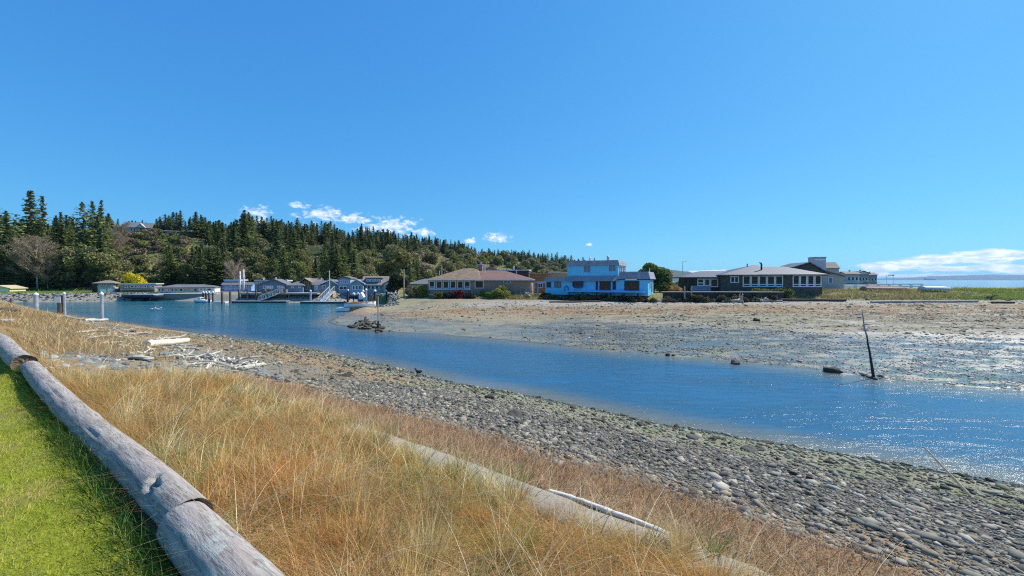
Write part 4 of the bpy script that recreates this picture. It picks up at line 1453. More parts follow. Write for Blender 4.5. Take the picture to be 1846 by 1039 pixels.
# ------------------------------------------------------------------ tan house
def tan_house():
    h = House('bungalow', 'low tan bungalow with mossy brown hip roof and a row of picture windows', 865, 73, 6, pyb=533)
    dp = 9.0
    x0, x1, z0, z1 = h.rect(772, 506, 957, 533)
    h.part('wall', TANWALL, MB().box(x0, x1, 0, dp, -0.4, z1))
    o = .6
    a = h.rect(768, 503.5, 960, 506, -o)
    xm = h.L(856, 500)[0]
    _, zr = h.L(846, 484, dp / 2)
    _, zr2 = h.L(880, 488.5, dp / 2)
    ze = a[2]
    il = h.L(836, 484, dp / 2)[0] - a[0]
    h.part('roof', BROWNROOF, MB().hip(a[0], xm + 1.2, -o, dp + o, ze, zr, il, 1.6, .2))
    ir = a[1] - h.L(910, 488, dp / 2)[0]
    h.part('roof', REDROOF, MB().hip(xm - 3.0, a[1], -o + .06, dp + o - .06, ze + .02, zr2, 2.2, ir, .2))
    h.part('gutter', WHITE, MB().box(a[0], a[1], -o - .09, -o - .003, ze + .03, ze + .2))
    v0 = h.L(845, 484.5, dp / 2 - .1)
    for i, px in enumerate((773.5, 786.5, 798.5, 811.5, 824.5, 837)):
        h.win(px, 506.6, px + 10.8, 521.2 if i in (0, 5) else 520.5, 1, 1, WHITE, G_DARK, t=.13, low=.24 if i in (0, 5) else None)
    h.win(856, 506, 872, 520.2, 1, 1, WHITE, G_DARK, t=.12)
    h.win(907, 506.5, 921, 511, 2, 1, WHITE, G_DARK, t=.09)
    # sill band and base board
    b = h.rect(772, 521.6, 849, 522.6)
    h.part('sill', WHITE, MB().box(b[0], b[1], -.10, -.002, b[2], b[3]))
    b = h.rect(772, 531, 800, 532)
    h.part('base_board', WHITE, MB().box(b[0], b[1], -.10, -.002, b[2], b[3]))
    # chimney and pipes
    c = h.rect(863, 478, 870, 492, dp / 2 + .5)
    ch = h.part('chimney', BRICK, MB().box(c[0], c[1], dp / 2 + .2, dp / 2 + 1.1, c[2], c[3]))
    MB().box(c[0] - .06, c[1] + .06, dp / 2 + .14, dp / 2 + 1.16, c[3], c[3] + .12).path([((c[0] + c[1]) / 2, dp / 2 + .65, c[3] + .1), ((c[0] + c[1]) / 2, dp / 2 + .65, c[3] + .55)], .14, 8).build('chimney_cap', STEEL, ch)
    h.pipe(874, 479, 491, .07, 3.2, WHITE)
    h.pipe(796.5, 479.5, 496, .05, 3.2, WHITE)
    h.pipe(792.5, 488, 496, .05, 3.2, WHITE)
    h.pipe(931, 486, 496, .09, 3.2, STEEL)
    # lamp dot
    b = h.rect(898.5, 510, 900, 511.6)
    h.part('wall_lamp', WHITE, MB().lathe((b[0] + b[1]) / 2, -.08, [(.08, b[2]), (.12, b[2] + .1), (.06, b[3])], 8))
    # deck rail to the right
    r = h.rect(938, 519, 975, 520, -.5)
    d = MB().box(r[0], r[1], -.6, -.5, r[2], r[3])
    d.box(r[0], r[1], -.6, -.5, r[2] - .55, r[2] - .45)
    k = r[0]
    while k < r[1]:
        d.box(k, k + .09, -.59, -.51, r[2] - 1.2, r[2])
        k += 1.0
    h.part('deck_railing', GREYWOOD, d)

    g = House('flat_roofed_house', 'black boarded flat roofed house rising behind the tan bungalow roof', 915, 96, 6, pyb=524)
    a = g.rect(872, 488.5, 953, 524)
    g.part('wall', BLACKWALL, MB().box(a[0], a[1], 0, 9, -.5, a[3]))
    b = g.rect(871, 486.8, 954, 488.8, -.3)
    g.part('roof', PALEGREY, MB().box(b[0], b[1], -.3, 9.3, a[3] + .002, a[3] + .22))
    g.pipe(926, 481, 488, .2, 3, STEEL, .26)
    g.win(880, 491, 890, 496, 2, 1, BLACKMETAL, G_DARK)
    f = House('cedar_shed', 'orange brown cedar clad building between the tan bungalow and the blue house', 975, 84, 6, cat='shed', pyb=527)
    a = f.rect(955, 494, 989, 527)
    f.part('wall', ORANGEWOOD, MB().box(a[0], a[1], 0, 5, -.5, a[3]))
    f.part('roof', CEDAR, MB().box(a[0] - .2, a[1] + .1, -.25, 5.2, a[3] + .002, a[3] + .14))
    f.win(958, 511, 964, 519, 1, 1, WHITE, G_DARK)
    f.win(970, 511, 978, 519, 2, 1, WHITE, G_DARK)
    e = House('cedar_annex', 'tan vertical board annex with flat roof behind the blue house', 1005, 86, 6, cat='annex', pyb=527)
    a = e.rect(988.5, 491.5, 1024, 527)
    e.part('wall', CEDAR, MB().box(a[0], a[1], 0, 5, -.5, a[3]))
    e.part('roof', WHITE, MB().box(a[0] - .1, a[1] + .2, -.2, 5.2, a[3] + .002, a[3] + .12))


tan_house()


# ------------------------------------------------------------------ metal roofed house
def metal_house():
    h = House('metal_roof_house', 'long dark stone house under a grey standing seam metal roof', 1360, 69, 10, pyb=525)
    dp = 10.0
    x0, x1, z0, z1 = h.rect(1300, 497, 1482, 525)
    h.part('wall', STONEWALL, MB().box(x0, x1, 0, dp, -.6, z1))
    o = .7
    a = h.rect(1299, 495.2, 1392, 497.5, -o)
    _, zr = h.L(1362, 478, dp / 2)
    xa = h.L(1362, 478, dp / 2)[0]
    xe = h.L(1372, 500, -o)[0]
    h.part('roof', METALROOF, MB().hip(a[0], a[1], -o, dp + o, a[2], zr, xa - a[0] - .3, a[1] - xa - .3, .2))
    b = h.rect(1366, 494.7, 1493, 497, -o + .15)
    _, zr2 = h.L(1420, 481, dp / 2)
    h.part('roof', METALROOF, MB().hip(b[0], b[1], -o + .05, dp + o, b[2], zr2, .8, 4.0, .2))
    # low gable behind at the right
    c0 = h.L(1449, 475, dp / 2 + 1)
    h.part('roof', METALROOF, MB().prism_y([(h.L(1424, 485, 4)[0], h.L(1424, 485, 4)[1]), (c0[0], c0[1]), (h.L(1496, 494.5, 4)[0], h.L(1496, 494.5, 4)[1]), (h.L(1496, 494.5, 4)[0], h.L(1496, 494.5, 4)[1] + .18), (c0[0], c0[1] + .18), (h.L(1424, 485, 4)[0], h.L(1424, 485, 4)[1] + .18)], 4, dp + 1))
    h.part('gable', STONEWALL, MB().prism_y([(h.L(1424, 485, 4)[0] + .1, z1), (h.L(1496, 494.5, 4)[0] - .1, z1), (h.L(1496, 494.5, 4)[0] - .1, h.L(1496, 494.5, 4)[1]), (c0[0], c0[1] - .02), (h.L(1424, 485, 4)[0] + .1, h.L(1424, 485, 4)[1])], 4.3, dp))
    # windows
    h.win(1316.5, 498.3, 1331.8, 510.3, 2, 1, WHITE, G_DARK, t=.14)
    xs = np.linspace(1338.5, 1411.5, 6)
    for i in range(5):
        h.win(xs[i] + .3, 497, xs[i + 1] - .3, 517.5, 1, 1, WHITE, G_DARK, t=.16, low=.22)
    xs = np.linspace(1428.5, 1481, 5)
    for i in range(4):
        h.win(xs[i] + .3, 496.3, xs[i + 1] - .3, 517.8, 1, 1, WHITE, G_DARK, t=.16, low=.22)
    # left wing
    w0 = h.rect(1243, 501, 1309, 525, 1.0)
    h.part('wing_wall', BLACKWALL, MB().box(w0[0], x0 - .003, 1.0, dp - 1, -.6, w0[3]))
    e = h.rect(1227, 499.3, 1303, 501.5, .3)
    _, zw = h.L(1285, 489, 5)
    h.part('wing_roof', METALROOF, MB().hip(e[0], h.L(1330, 500, 1)[0], .3, dp - .4, e[2], zw, h.L(1262, 490, 5)[0] - e[0], .5, .18))
    h.win(1257, 502.6, 1269, 515.5, 1, 1, WHITE, G_DARK, y=1.0, t=.15, low=.4)
    h.win(1269.5, 502.6, 1280, 515.5, 1, 1, WHITE, G_DARK, y=1.0, t=.15)
    h.win(1280.5, 502.6, 1294.5, 517.8, 1, 1, WHITE, G_DARK, y=1.0, t=.15)
    d = h.rect(1296.5, 503, 1306.5, 525, 1.0)
    fr = h.part('door', WHITE, MB().box(d[0], d[0] + .14, .88, .998, 0, d[3]).box(d[1] - .2, d[1], .88, .998, 0, d[3]).box(d[0] + .14, d[1] - .2, .89, .998, d[3] - .14, d[3]))
    MB().box(d[0] + .14, d[1] - .2, .93, .996, 0.05, d[3] - .14).build('door_panel', SLATEBLUE, fr)
    MB().box(d[0] + .22, d[1] - .28, .91, .928, 1.1, d[3] - .3).build('pane', G_PALE, fr)
    for px in (1228.5, 1231.5, 1240, 1242.5):
        x, _ = h.L(px, 515, .6)
        h.part('porch_post', DARKWOOD, MB().box(x - .09, x + .09, .5, .68, -.6, e[2] + .05))
    # pipes
    x, zb = h.L(1372.5, 492, 2.0)
    _, zt = h.L(1372.5, 474, 2.0)
    sp = MB().path([(x, 2, zb - .3), (x, 2, zt - .25), (x - .12, 2, zt), (x - .3, 2, zt + .02)], .14, 10)
    h.part('stove_pipe', BLACKMETAL, sp)
    h.pipe(1347, 476.5, 484, .09, 4.5, BLACKMETAL, .13)
    h.pipe(1332.5, 489, 492, .06, 1.8, BLACKMETAL)
    # fence panel and bench in front of the wing
    p = h.rect(1246, 515.5, 1281, 525.5, -1.5)
    h.part('screen_fence', SLATEBLUE, MB().box(p[0], p[1], -1.55, -1.45, -.4, p[3]))

    # sea wall in front of the house
    sw = House('sea_wall', 'dark timber sea wall with a pale cap below the metal roofed house', 1300, 63.5, 3, cat='sea wall', pyb=538)
    a = sw.rect(1196, 528, 1412, 540)
    sw.part('planking', DARKWOOD, MB().box(a[0], a[1], 0, .4, -1.0, a[3]))
    c = sw.rect(1196, 526.3, 1412, 528.2)
    sw.part('cap', CONCRETE, MB().box(c[0], c[1], -.15, 1.6, a[3] + .002, c[3]))
    st = House('beach_steps', 'dark wooden beach stairs between two tall pale posts at the sea wall', 1240, 62.6, 3, cat='stairs', pyb=541)
    for px in (1234.2, 1246.5):
        b = st.rect(px - .9, 516.5, px + .9, 542)
        st.part('post', GREYWOOD, MB().box(b[0], b[1], -.08, .08, -.3, b[3]))
    t = MB()
    b = st.rect(1235.2, 528, 1245.6, 541)
    for k in range(5):
        z = b[2] + (b[3] - b[2]) * (k + .5) / 5
        t.box(b[0], b[1], .1 + k * .12, .4 + k * .12, z - .05, z)
    st.part('tread', DARKWOOD, t)

    # taller grey house behind right
    g = House('grey_house', 'light grey house with tall boxy chimney at the right end of the metal roof', 1500, 84, 10, pyb=519)
    a = g.rect(1480, 494, 1521, 519)
    g.part('wall', GREYBOARD, MB().box(a[0], a[1], 0, 8, -1, a[3]))
    gx = g.L(1489, 474, 3)
    gl = g.rect(1470, 484, 1512, 497, 0)
    m = MB().prism_y([(g.L(1468, 485)[0], g.L(1468, 485)[1]), (g.L(1521.5, 499)[0], g.L(1521.5, 499)[1]), (g.L(1521.5, 499)[0], g.L(1521.5, 499)[1] + .2), (g.L(1468, 485)[0], g.L(1468, 485)[1] + .2)], -.4, 8.4)
    g.part('roof', GREYROOF, m)
    g.part('gable', GREYBOARD, MB().prism_y([(g.L(1468, 478)[0], a[3] - .5), (g.L(1519.5, 499)[0], a[3] - .5), (g.L(1519.5, 499)[0], g.L(1519.5, 499)[1]), (g.L(1468, 485)[0], g.L(1468, 485)[1])], .02, 7.9))
    g.win(1493, 500, 1501, 511, 1, 1, WHITE, G_PALE)
    c = g.rect(1467, 464.3, 1488.8, 490, 1.0)
    ch = g.part('chimney', PALEGREY, MB().box(c[0], c[1], 1.0, 3.2, c[2] - 2, c[3]))
    zb = g.L(1478, 468.5, 1)[1]
    MB().box(c[0] + .15, c[1] - .15, .9, .998, zb - .12, zb + .16).build('vent_band', WHITE, ch)
    MB().box(c[0] - .08, c[1] + .08, .92, 3.28, c[3] + .002, c[3] + .1).build('chimney_cap', SLATEBLUE, ch)
    # gabled house further back
    k = House('gabled_house', 'pale two storey gabled house just behind the boxy grey chimney', 1500, 104, 24, pyb=517)
    a = k.rect(1484, 484, 1512, 517)
    k.part('wall', GREYBOARD, MB().box(a[0], a[1], 0, 7, -1, a[3]))
    e = k.rect(1482, 481, 1514, 483)
    _, zr = k.L(1500, 474, 3.5)
    k.part('roof', TAUPEROOF, MB().roof_x(e[0], e[1], -.4, 7.4, a[3] - .1, zr, .18))
    k.part('gable', GREYBOARD, MB().prism_x([(.05, a[3] - .05), (6.95, a[3] - .05), (3.5, zr - .05)], a[0] + .01, a[1] - .01))
    k.sidewin(a[1], 2, 3.2, a[3] - 2.2, a[3] - .6)
    k.sidewin(a[1], 4.3, 5.5, a[3] - 2.2, a[3] - .6)


metal_house()


# ------------------------------------------------------------------ row of houses towards the sea
def far_row():
    data = [(1536, 150, (1526, 494.5, 1549, 512), 490.5, GREYBOARD, 'small pale grey house nearest in the row beyond the white fence'),
            (1556, 175, (1547, 493.5, 1566, 511), 489.5, TAUPEBOARD, 'taupe gabled house in the middle of the row beyond the white fence'),
            (1574, 200, (1565, 496, 1581, 511), 492.3, TEALGREY, 'darker blue grey house last in the row beyond the white fence')]
    for px, D, (a, b, c, d), rt, wm, lb in data:
        h = House('seaside_house', lb, px, D, 20, pyb=d, group='row of houses beyond the white fence')
        r = h.rect(a, b, c, d)
        h.part('wall', wm, MB().box(r[0], r[1], 0, 8, -2, r[3]))
        _, zr = h.L(px, rt, 4)
        if px == 1556:
            h.part('roof', GREYROOF, MB().roof_y(r[0] - .5, r[1] + .5, -.6, 8.5, r[3] - .1, zr, .25))
            h.part('gable', WHITE, MB().prism_y([(r[0] + .05, r[3] - .01), (r[1] - .05, r[3] - .01), ((r[0] + r[1]) / 2, zr - .05)], .003, 7.9))
        else:
            h.part('roof', TAUPEROOF, MB().roof_x(r[0] - .4, r[1] + .4, -.5, 8.5, r[3] - .1, zr, .2))
            h.part('gable', wm, MB().prism_x([(.05, r[3] - .05), (7.95, r[3] - .05), (4, zr - .05)], r[0] + .01, r[1] - .01))
        w = (r[1] - r[0])
        for k in range(3):
            xa = r[0] + w * (.1 + .3 * k)
            h.winl(xa, xa + w * .2, 1.2, 2.6, 1, 1, WHITE, G_DARK)
        h.part('deck', WHITE, MB().box(r[0] - 1, r[1] + .5, -1.6, -.02, .5, .7))
        h.part('chimney', wm, MB().box(r[0] + w * .6, r[0] + w * .7, 4.2, 4.9, zr - .5, zr + .7))
    # white fence along the berm
    f = empty('white_fence', at_y(1590, 518, 92), 0, 'white railing fence with square posts along the grassy berm', 'fence')
    P0, P1 = at_y(1500, 514.5, 90), at_y(1662, 513.5, 95)
    n = 8
    o = f.location
    rail = MB(o)
    for i in range(n + 1):
        p = P0.lerp(P1, i / n)
        g = hz(p.x, p.y)
        MB(o).box(p.x - .2, p.x + .2, p.y - .2, p.y + .2, g - .2, 4.6 - (514.2 - 505) * p.y / 720 + .25).build('post', WHITE, f)
    for zz in (0.12, -.38):
        a, b = P0 + Vector((0, 0, zz)), P1 + Vector((0, 0, zz))
        vs = []
        for p in (a, b):
            vs += [(p.x, p.y - .05, p.z - .13), (p.x, p.y + .05, p.z - .13), (p.x, p.y + .05, p.z + .13), (p.x, p.y - .05, p.z + .13)]
        rail.poly(vs, [(0, 1, 2, 3), (7, 6, 5, 4), (0, 4, 5, 1), (1, 5, 6, 2), (2, 6, 7, 3), (3, 7, 4, 0)])
    rail.build('rail', WHITE, f)
    # wind sock on a thin pole and a bare pole
    p = at_y(1611, 512, 100)
    w = empty('wind_sock', (p.x, p.y, p.z), 0, 'thin white pole with a flying wind sock above the white fence', 'wind sock')
    MB().path([(0, 0, -2), (0, 0, 2.2)], .05, 6).build('pole', WHITE, w)
    MB().path([(0, 0, 2.15), (-.6, 0, 2.2), (-1.4, 0, 2.1)], [.16, .13, .07], 8).build('sock', TAUPEBOARD, w)
    p = at_y(1598, 512, 100)
    o = MB().path([(p.x, p.y, p.z - 2), (p.x, p.y, p.z + 2.0)], .035, 6).build('flag_pole', PALEGREY, origin=True)
    tag(o, 'thin bare grey pole just left of the wind sock', 'pole')


far_row()


def boat_hull(m, L, W, Hh, n=14, upside=True, point=0.7, transom=0.75):
    """a hull lying keel up (or keel down) along x"""
    rows = []
    for i in range(n + 1):
        t = i / n
        w = W / 2 * (transom + (1 - transom) * math.sin(min(t / .55, 1) * math.pi / 2)) * (1 if t < .55 else max(0.02, 1 - ((t - .55) / .45) ** 2.0))
        x = L * (t - .5)
        sheer = Hh * (1 + .25 * t * t)
        prof = [(-1, 1.0), (-.92, .55), (-.62, .16), (0, 0.0), (.62, .16), (.92, .55), (1, 1.0)]
        rise = Hh * 0.6 * max(0, t - .7) ** 1.5 * 3
        rows.append([(x, w * a, (sheer * b + rise * (1 - b))) for a, b in prof])
    vs = [p for r in rows for p in r]
    k = 7
    fs = []
    for i in range(n):
        for j in range(k - 1):
            fs.append((i * k + j, (i + 1) * k + j, (i + 1) * k + j + 1, i * k + j + 1))
    fs.append(tuple(range(k)))
    fs.append(tuple(n * k + j for j in range(k - 1, -1, -1)))
    for i in range(n):  # deck
        fs.append((i * k + 6, (i + 1) * k + 6, (i + 1) * k, i * k))
    if upside:
        top = Hh
        vs = [(x, -y, top - z) for x, y, z in vs]
    m.poly(vs, fs)


def upturned():
    for px0, px1, py, D, mat, lb in ((1552, 1640, 521, 72, HULLRED, 'faded red rowing boat lying keel up in the berm grass'), (1658, 1716, 520.5, 70, HULLGREEN, 'pale green rowing boat lying keel up in the berm grass')):
        a, b = at_y(px0, py, D), at_y(px1, py, D)
        c = (a + b) / 2
        L = (b - a).length
        g = hz(c.x, c.y)
        r = empty('rowing_boat', (c.x, c.y, max(g - .05, c.z - .2)), R(4), lb, 'boat')
        m = MB()
        boat_hull(m, L, 1.6, .62, 16, True)
        m.build('hull', mat, r, smooth=True)
        MB().path([(-L * .5, 0, .68), (-L * .2, 0, .69), (L * .2, 0, .66), (L * .42, 0, .5)], .04, 6).build('keel', mat, r)


upturned()


# ------------------------------------------------------------------ far shore, left to right
def far_shore():
    # cream garage at the very left
    h = House('garage', 'cream garage with a white roller door at the far left end of the far lawn', 2, 99, -25, cat='garage', pyb=532)
    r = h.rect(-26, 521, 17.5, 532)
    h.part('wall', CREAM, MB().box(r[0], r[1], 0, 6, -.5, r[3]))
    _, zr = h.L(0, 515.5, 3)
    h.part('roof', plain('tan_roof', (0.50, 0.42, 0.25), 0.8, .1), MB().roof_y(r[0] - .3, r[1] + .3, -.3, 6.3, r[3] - .05, zr, .18))
    h.part('gable', CREAM, MB().prism_y([(r[0] + .05, r[3]), (r[1] - .05, r[3]), ((r[0] + r[1]) / 2, zr)], .01, 5.9))
    d = h.rect(-2, 522, 14.5, 531.7)
    h.part('garage_door', WHITE, MB().box(d[0], d[1], -.06, -.003, d[2], d[3]))
    # boat house with two doors and a roof deck
    h = House('boat_house', 'small grey boat house with two white doors and a railed roof deck', 190, 93, -32, cat='boat house', pyb=529)
    r = h.rect(176, 518, 207, 529)
    h.part('wall', GREYBOARD, MB().box(r[0], r[1], 0, 5, -.8, r[3]))
    for a, b in ((180.5, 191.5), (194, 204)):
        d = h.rect(a, 521.5, b, 528.2)
        h.part('garage_door', WHITE, MB().box(d[0], d[1], -.07, -.003, d[2], d[3]))
    u = h.rect(176, 511.5, 204, 518, .8)
    h.part('upper_wall', TEALGREY, MB().box(u[0], u[1], .8, 4.8, r[3], u[3]))
    h.win(179, 512.5, 191, 516.5, 3, 1, WHITE, G_DARK, y=.8, t=.08)
    h.win(192, 512.5, 202, 516.5, 2, 1, WHITE, G_DARK, y=.8, t=.08)
    e = h.rect(165, 509.5, 207, 511.3, -.3)
    h.part('roof', TAUPEROOF, MB().hip(e[0], e[1], -.2, 5.5, u[3], u[3] + .75, 1.6, 1.4, .15))
    rl = h.rect(176, 515.3, 207, 515.9, 0)
    m = MB().box(rl[0], rl[1], 0, .07, rl[2], rl[3])
    for k in range(12):
        x = rl[0] + (rl[1] - rl[0]) * k / 11
        m.box(x - .025, x + .025, .01, .06, r[3], rl[2])
    h.part('railing', WHITE, m)
    h.part('side_wall', DARKWOOD, MB().box(h.L(166, 520, 1)[0], r[0] - .003, 1, 4.5, -.8, u[3] - .05))
    # low house with a strip of windows
    h = House('low_house', 'low cream house with a flat roof and strip of dark windows beside the yellow bush', 245, 95, -30, pyb=528)
    r = h.rect(216, 513.3, 279, 528)
    h.part('wall', TAUPEBOARD, MB().box(r[0], r[1], 0, 7, -.5, r[3]))
    b = h.rect(214.5, 511.3, 281, 513.3, -.5)
    h.part('roof', PALEGREY, MB().box(b[0], b[1], -.5, 7.3, r[3] + .002, b[3]))
    for a, c in ((225, 230.5), (235, 242), (242.6, 247.5), (248.5, 252), (254, 258.5), (259.2, 264.5)):
        h.win(a, 515, c, 518.8, 1, 1, WHITE, G_DARK, t=.1)
    for a, c in ((268, 272.5), (273, 279)):
        h.win(a, 515, c, 518.5, 1, 1, WHITE, G_PALE, t=.1)
    d = h.rect(216, 521.5, 279, 522.6, -1.2)
    h.part('deck', GREYWOOD, MB().box(d[0], d[1], -1.2, -.01, d[2], d[3]))
    # long grey house
    h = House('long_house', 'long white and grey house with a wide pale shingle roof above the concrete bulkhead', 330, 94, -24, pyb=529.5)
    r = h.rect(284, 519, 386, 529.5)
    h.part('wall', PALEGREY, MB().box(r[0], r[1], 0, 8, -.6, r[3]))
    e = h.rect(279, 518.4, 388, 519.6, -.6)
    _, zr = h.L(330, 513, 4)
    h.part('roof', GREYROOF, MB().hip(e[0], e[1], -.6, 8.6, e[2], zr, 2.5, 3.5, .16))
    for a, c, g in ((285.5, 290, G_DARK), (291, 296.5, G_DARK), (297.5, 301, G_DARK), (302, 306, G_PALE), (308, 314, G_DARK), (315, 320, G_DARK), (323, 330, G_DARK), (331, 335, G_PALE), (337, 341, G_DARK), (342.5, 346, G_DARK), (349, 356, G_DARK)):
        h.win(a, 520, c, 526.3, 1, 1, WHITE, g, t=.12)
    w = h.rect(358, 519.3, 387, 529, -.3)
    h.part('white_wing', WHITE, MB().box(w[0], w[1], -.3, 6, -.6, w[3] - .05))
    for a, c in ((361, 364), (367, 370), (374, 381)):
        h.win(a, 521, c, 523.5, 1, 1, PALEGREY, G_DARK, y=-.3, t=.06)
    d = h.rect(284, 527.2, 356, 528, -1.4)
    m = MB().box(d[0], d[1], -1.4, -1.33, d[3] + .3, d[3] + .38)
    k = d[0]
    while k < d[1]:
        m.box(k, k + .06, -1.395, -1.335, d[2] - .5, d[3] + .3)
        k += 1.1
    h.part('railing', GREYWOOD, m)
    # bulkhead
    h = House('bulkhead', 'pale concrete bulkhead wall below the long grey house', 335, 89.5, 0, cat='sea wall', pyb=534)
    r = h.rect(283, 530.2, 391, 534.5)
    h.part('wall', CONCRETE, MB().box(r[0], r[1], 0, 1.0, -.6, r[3]))
    h.part('cap', WHITE, MB().box(r[0] - .05, r[1] + .05, -.08, 1.1, r[3] + .002, r[3] + .12))
    # dark barge hull on the beach
    a, b = at_y(219, 536, 88), at_y(286, 536, 88)
    r = empty('barge_hull', ((a.x + b.x) / 2, 88, at_y(250, 538.5, 88).z), R(180), 'long dark slate hull with a pointed bow drawn up on the beach', 'boat')
    m = MB()
    boat_hull(m, (b - a).length, 2.6, .85, 18, False, transom=.95)
    m.build('hull', HULLDARK, r, smooth=True)
    L = (b - a).length
    MB().box(-L * .5, L * .33, -1.25, 1.25, .87, .98).build('deck', PALEGREY, r)
    for k in range(4):
        MB().box(-L * .4 + k * 2, -L * .4 + k * 2 + .3, -1, 1, -.7, .02).build('block', DARKWOOD, r)
    # light blue house
    h = House('light_blue_house', 'light blue two storey house behind two white masts', 428, 103, -18, pyb=524)
    r = h.rect(400, 513, 453, 524)
    h.part('wall', SKYBLUEWALL, MB().box(r[0], r[1], 0, 8, -.8, r[3]))
    u = h.rect(404, 506, 432, 513, 1.2)
    h.part('upper_wall', SKYBLUEWALL, MB().box(u[0], u[1], 1.2, 7.5, r[3], u[3]))
    t = h.rect(403, 504.3, 434, 506.2, .9)
    h.part('upper_roof', WHITE, MB().box(t[0], t[1], .8, 7.9, u[3] + .002, t[3]))
    m = MB()
    e = h.rect(398, 512, 455, 513.5, -.5)
    m.prism_x([(-.7, r[3] - .1), (1.19, r[3] - .1), (1.19, r[3] + .55), (.9, r[3] + .55)], e[0], e[1])
    h.part('skirt_roof', GREYROOF, m)
    for a, c in ((406, 413), (414, 421), (423, 431)):
        h.win(a, 507.5, c, 511, 1, 1, WHITE, G_DARK, y=1.2, t=.1)
    for a, c in ((406, 409), (415, 418), (424, 430), (439, 442), (444, 449)):
        h.win(a, 514, c, 517.5, 1, 1, WHITE, G_DARK, t=.09)
    for a, c in ((400, 407), (408.5, 414), (416, 423), (425, 430)):
        h.win(a, 520, c, 523, 1, 1, WHITE, G_DARK, t=.09)
    # two masts of a sailing boat hauled out
    for px, py, lb in ((433, 489.5, 'shorter left of two white masts before the light blue house'), (439.8, 486.2, 'taller right of two white masts before the light blue house')):
        p, q = at_y(px, 523, 96), at_y(px, py, 96)
        r = empty('mast', (p.x, p.y, p.z - 1), 0, lb, 'mast', 'white masts before the light blue house')
        hh = q.z - p.z + 1
        MB().path([(0, 0, 0), (0, 0, hh)], [.16, .11], 8).build('spar', WHITE, r, smooth=True)
        MB().path([(-.5, 0, hh * .66), (.5, 0, hh * .66)], .03, 6).build('spreader', WHITE, r)
        MB().path([(-.5, .3, .1), (-.5, 0, hh * .66), (0, 0, hh * .97)], .012, 4).path([(.5, .3, .1), (.5, 0, hh * .66), (0, 0, hh * .97)], .012, 4).build('stay', STEEL, r)
    # black wharf with the slate blue gabled house on it
    w = House('timber_wharf', 'dark timber wharf on piles carrying the slate blue gabled house', 500, 82, 0, cat='wharf', pyb=544)
    a = w.rect(431, 528.5, 572, 531, 0)
    w.part('deck', GREYWOOD, MB().box(a[0], a[1], 0, 12, a[2], a[3]))
    w.part('planking', DARKWOOD, MB().box(a[0] + .2, w.L(516, 535)[0], .15, .5, w.L(480, 537)[1], a[2] - .003))
    w.part('bulkhead', DARKWOOD, MB().box(w.L(505, 535, 1.5)[0], a[1] - .2, 1.5, 2.2, -1.2, a[2] - .003))
    w.part('bulkhead', DARKWOOD, MB().box(a[0] + .6, w.L(505, 535, 3)[0], 3, 3.4, -1.2, a[2] - .003))
    for px in (431.5, 447, 462.5, 481):
        x, z = w.L(px, 522 if px < 480 else 525)
        w.part('pile', PILEWOOD, MB().path([(x, -.16, -1.5), (x, -.16, z)], .16, 8))
    for px in (520, 533, 546, 559):
        x, z = w.L(px, 531)
        w.part('pile', PILEWOOD, MB().path([(x, .2, -1.5), (x, .2, z - .2)], .15, 8))
    # rail posts
    m = MB()
    b = w.rect(433, 524.8, 468, 525.6, .1)
    m.box(b[0], b[1], .1, .18, b[2], b[3]).box(b[0], b[1], .1, .18, b[2] - .4, b[3] - .4)
    w.part('railing', DARKWOOD, m)
    # planters
    for px0, px1 in ((471, 477.5), (480, 488), (489.5, 497.5), (499, 507), (509.5, 515.5)):
        p = at_y(px0, 528.4, 82.6), at_y(px1, 520.5, 82.6)
        rr = empty('planter_box', (p[0].x, 82.6, a[3] + w.o.z + .003), 0, 'brown wooden planter box in the row on the wharf before the slate blue house', 'planter', 'planter boxes along the wharf edge')
        wd = p[1].x - p[0].x
        MB().box(0, wd, 0, .7, 0, .72).build('box', TIMBER, rr)
        MB().box(.06, wd - .06, .06, .64, .722, .75).build('soil', DARKWOOD, rr)
    # slate blue house
    h = House('gabled_house', 'slate blue gabled house with white windows standing on the timber wharf', 492, 87, -20, pyb=528)
    r = h.rect(466, 514, 518.5, 528)
    h.part('wall', SLATEBLUE, MB().box(r[0], r[1], 0, 8, -.5, r[3]))
    zr = h.L(494.5, 504.6)[1]
    xm = h.L(494.5, 505)[0]
    h.part('gable', SLATEBLUE, MB().prism_y([(r[0], r[3] - .002), (r[1], r[3] - .002), (xm, zr)], .002, 7.99))
    e0, e1 = h.L(462.5, 515), h.L(521, 513)
    h.part('roof', GREYROOF, MB().roof_y(e0[0], e1[0], -.6, 8.4, e0[1] - .1, zr + .02, .18, xm))
    for a_, c in ((474, 479),):
        h.win(a_, 515, c, 521, 1, 1, WHITE, G_PALE, t=.1)
    for px in np.linspace(480.5, 490, 4):
        h.win(px, 515.3, px + 2.6, 520.7, 1, 1, WHITE, G_DARK, t=.12)
    for px in np.linspace(499.5, 509, 4):
        h.win(px, 515, px + 2.4, 519, 1, 1, WHITE, G_DARK, t=.12)
    h.part('side_wing', SLATEBLUE, MB().box(h.L(460.5, 515)[0], r[0] - .003, 1, 7, -.5, r[3] - .3))
    # flat roofed house behind it
    g = House('flat_roofed_house', 'blue grey flat roofed house behind the slate blue gable', 490, 98, -20, pyb=526)
    r = g.rect(459, 507.5, 516, 526)
    g.part('wall', TEALGREY, MB().box(r[0], r[1], 0, 7, -.5, r[3]))
    b = g.rect(458, 505, 518, 507.3, -.4)
    g.part('roof', PALEGREY, MB().box(b[0], b[1], -.4, 7.3, r[3] + .002, b[3]))
    for a_, c in ((461, 465), (467, 472)):
        g.win(a_, 509, c, 512.5, 1, 1, WHITE, G_DARK, t=.1)
    g.pipe(475.5, 501, 506, .1, 2, WHITE)
    g.pipe(497.5, 500, 506, .1, 2, WHITE)
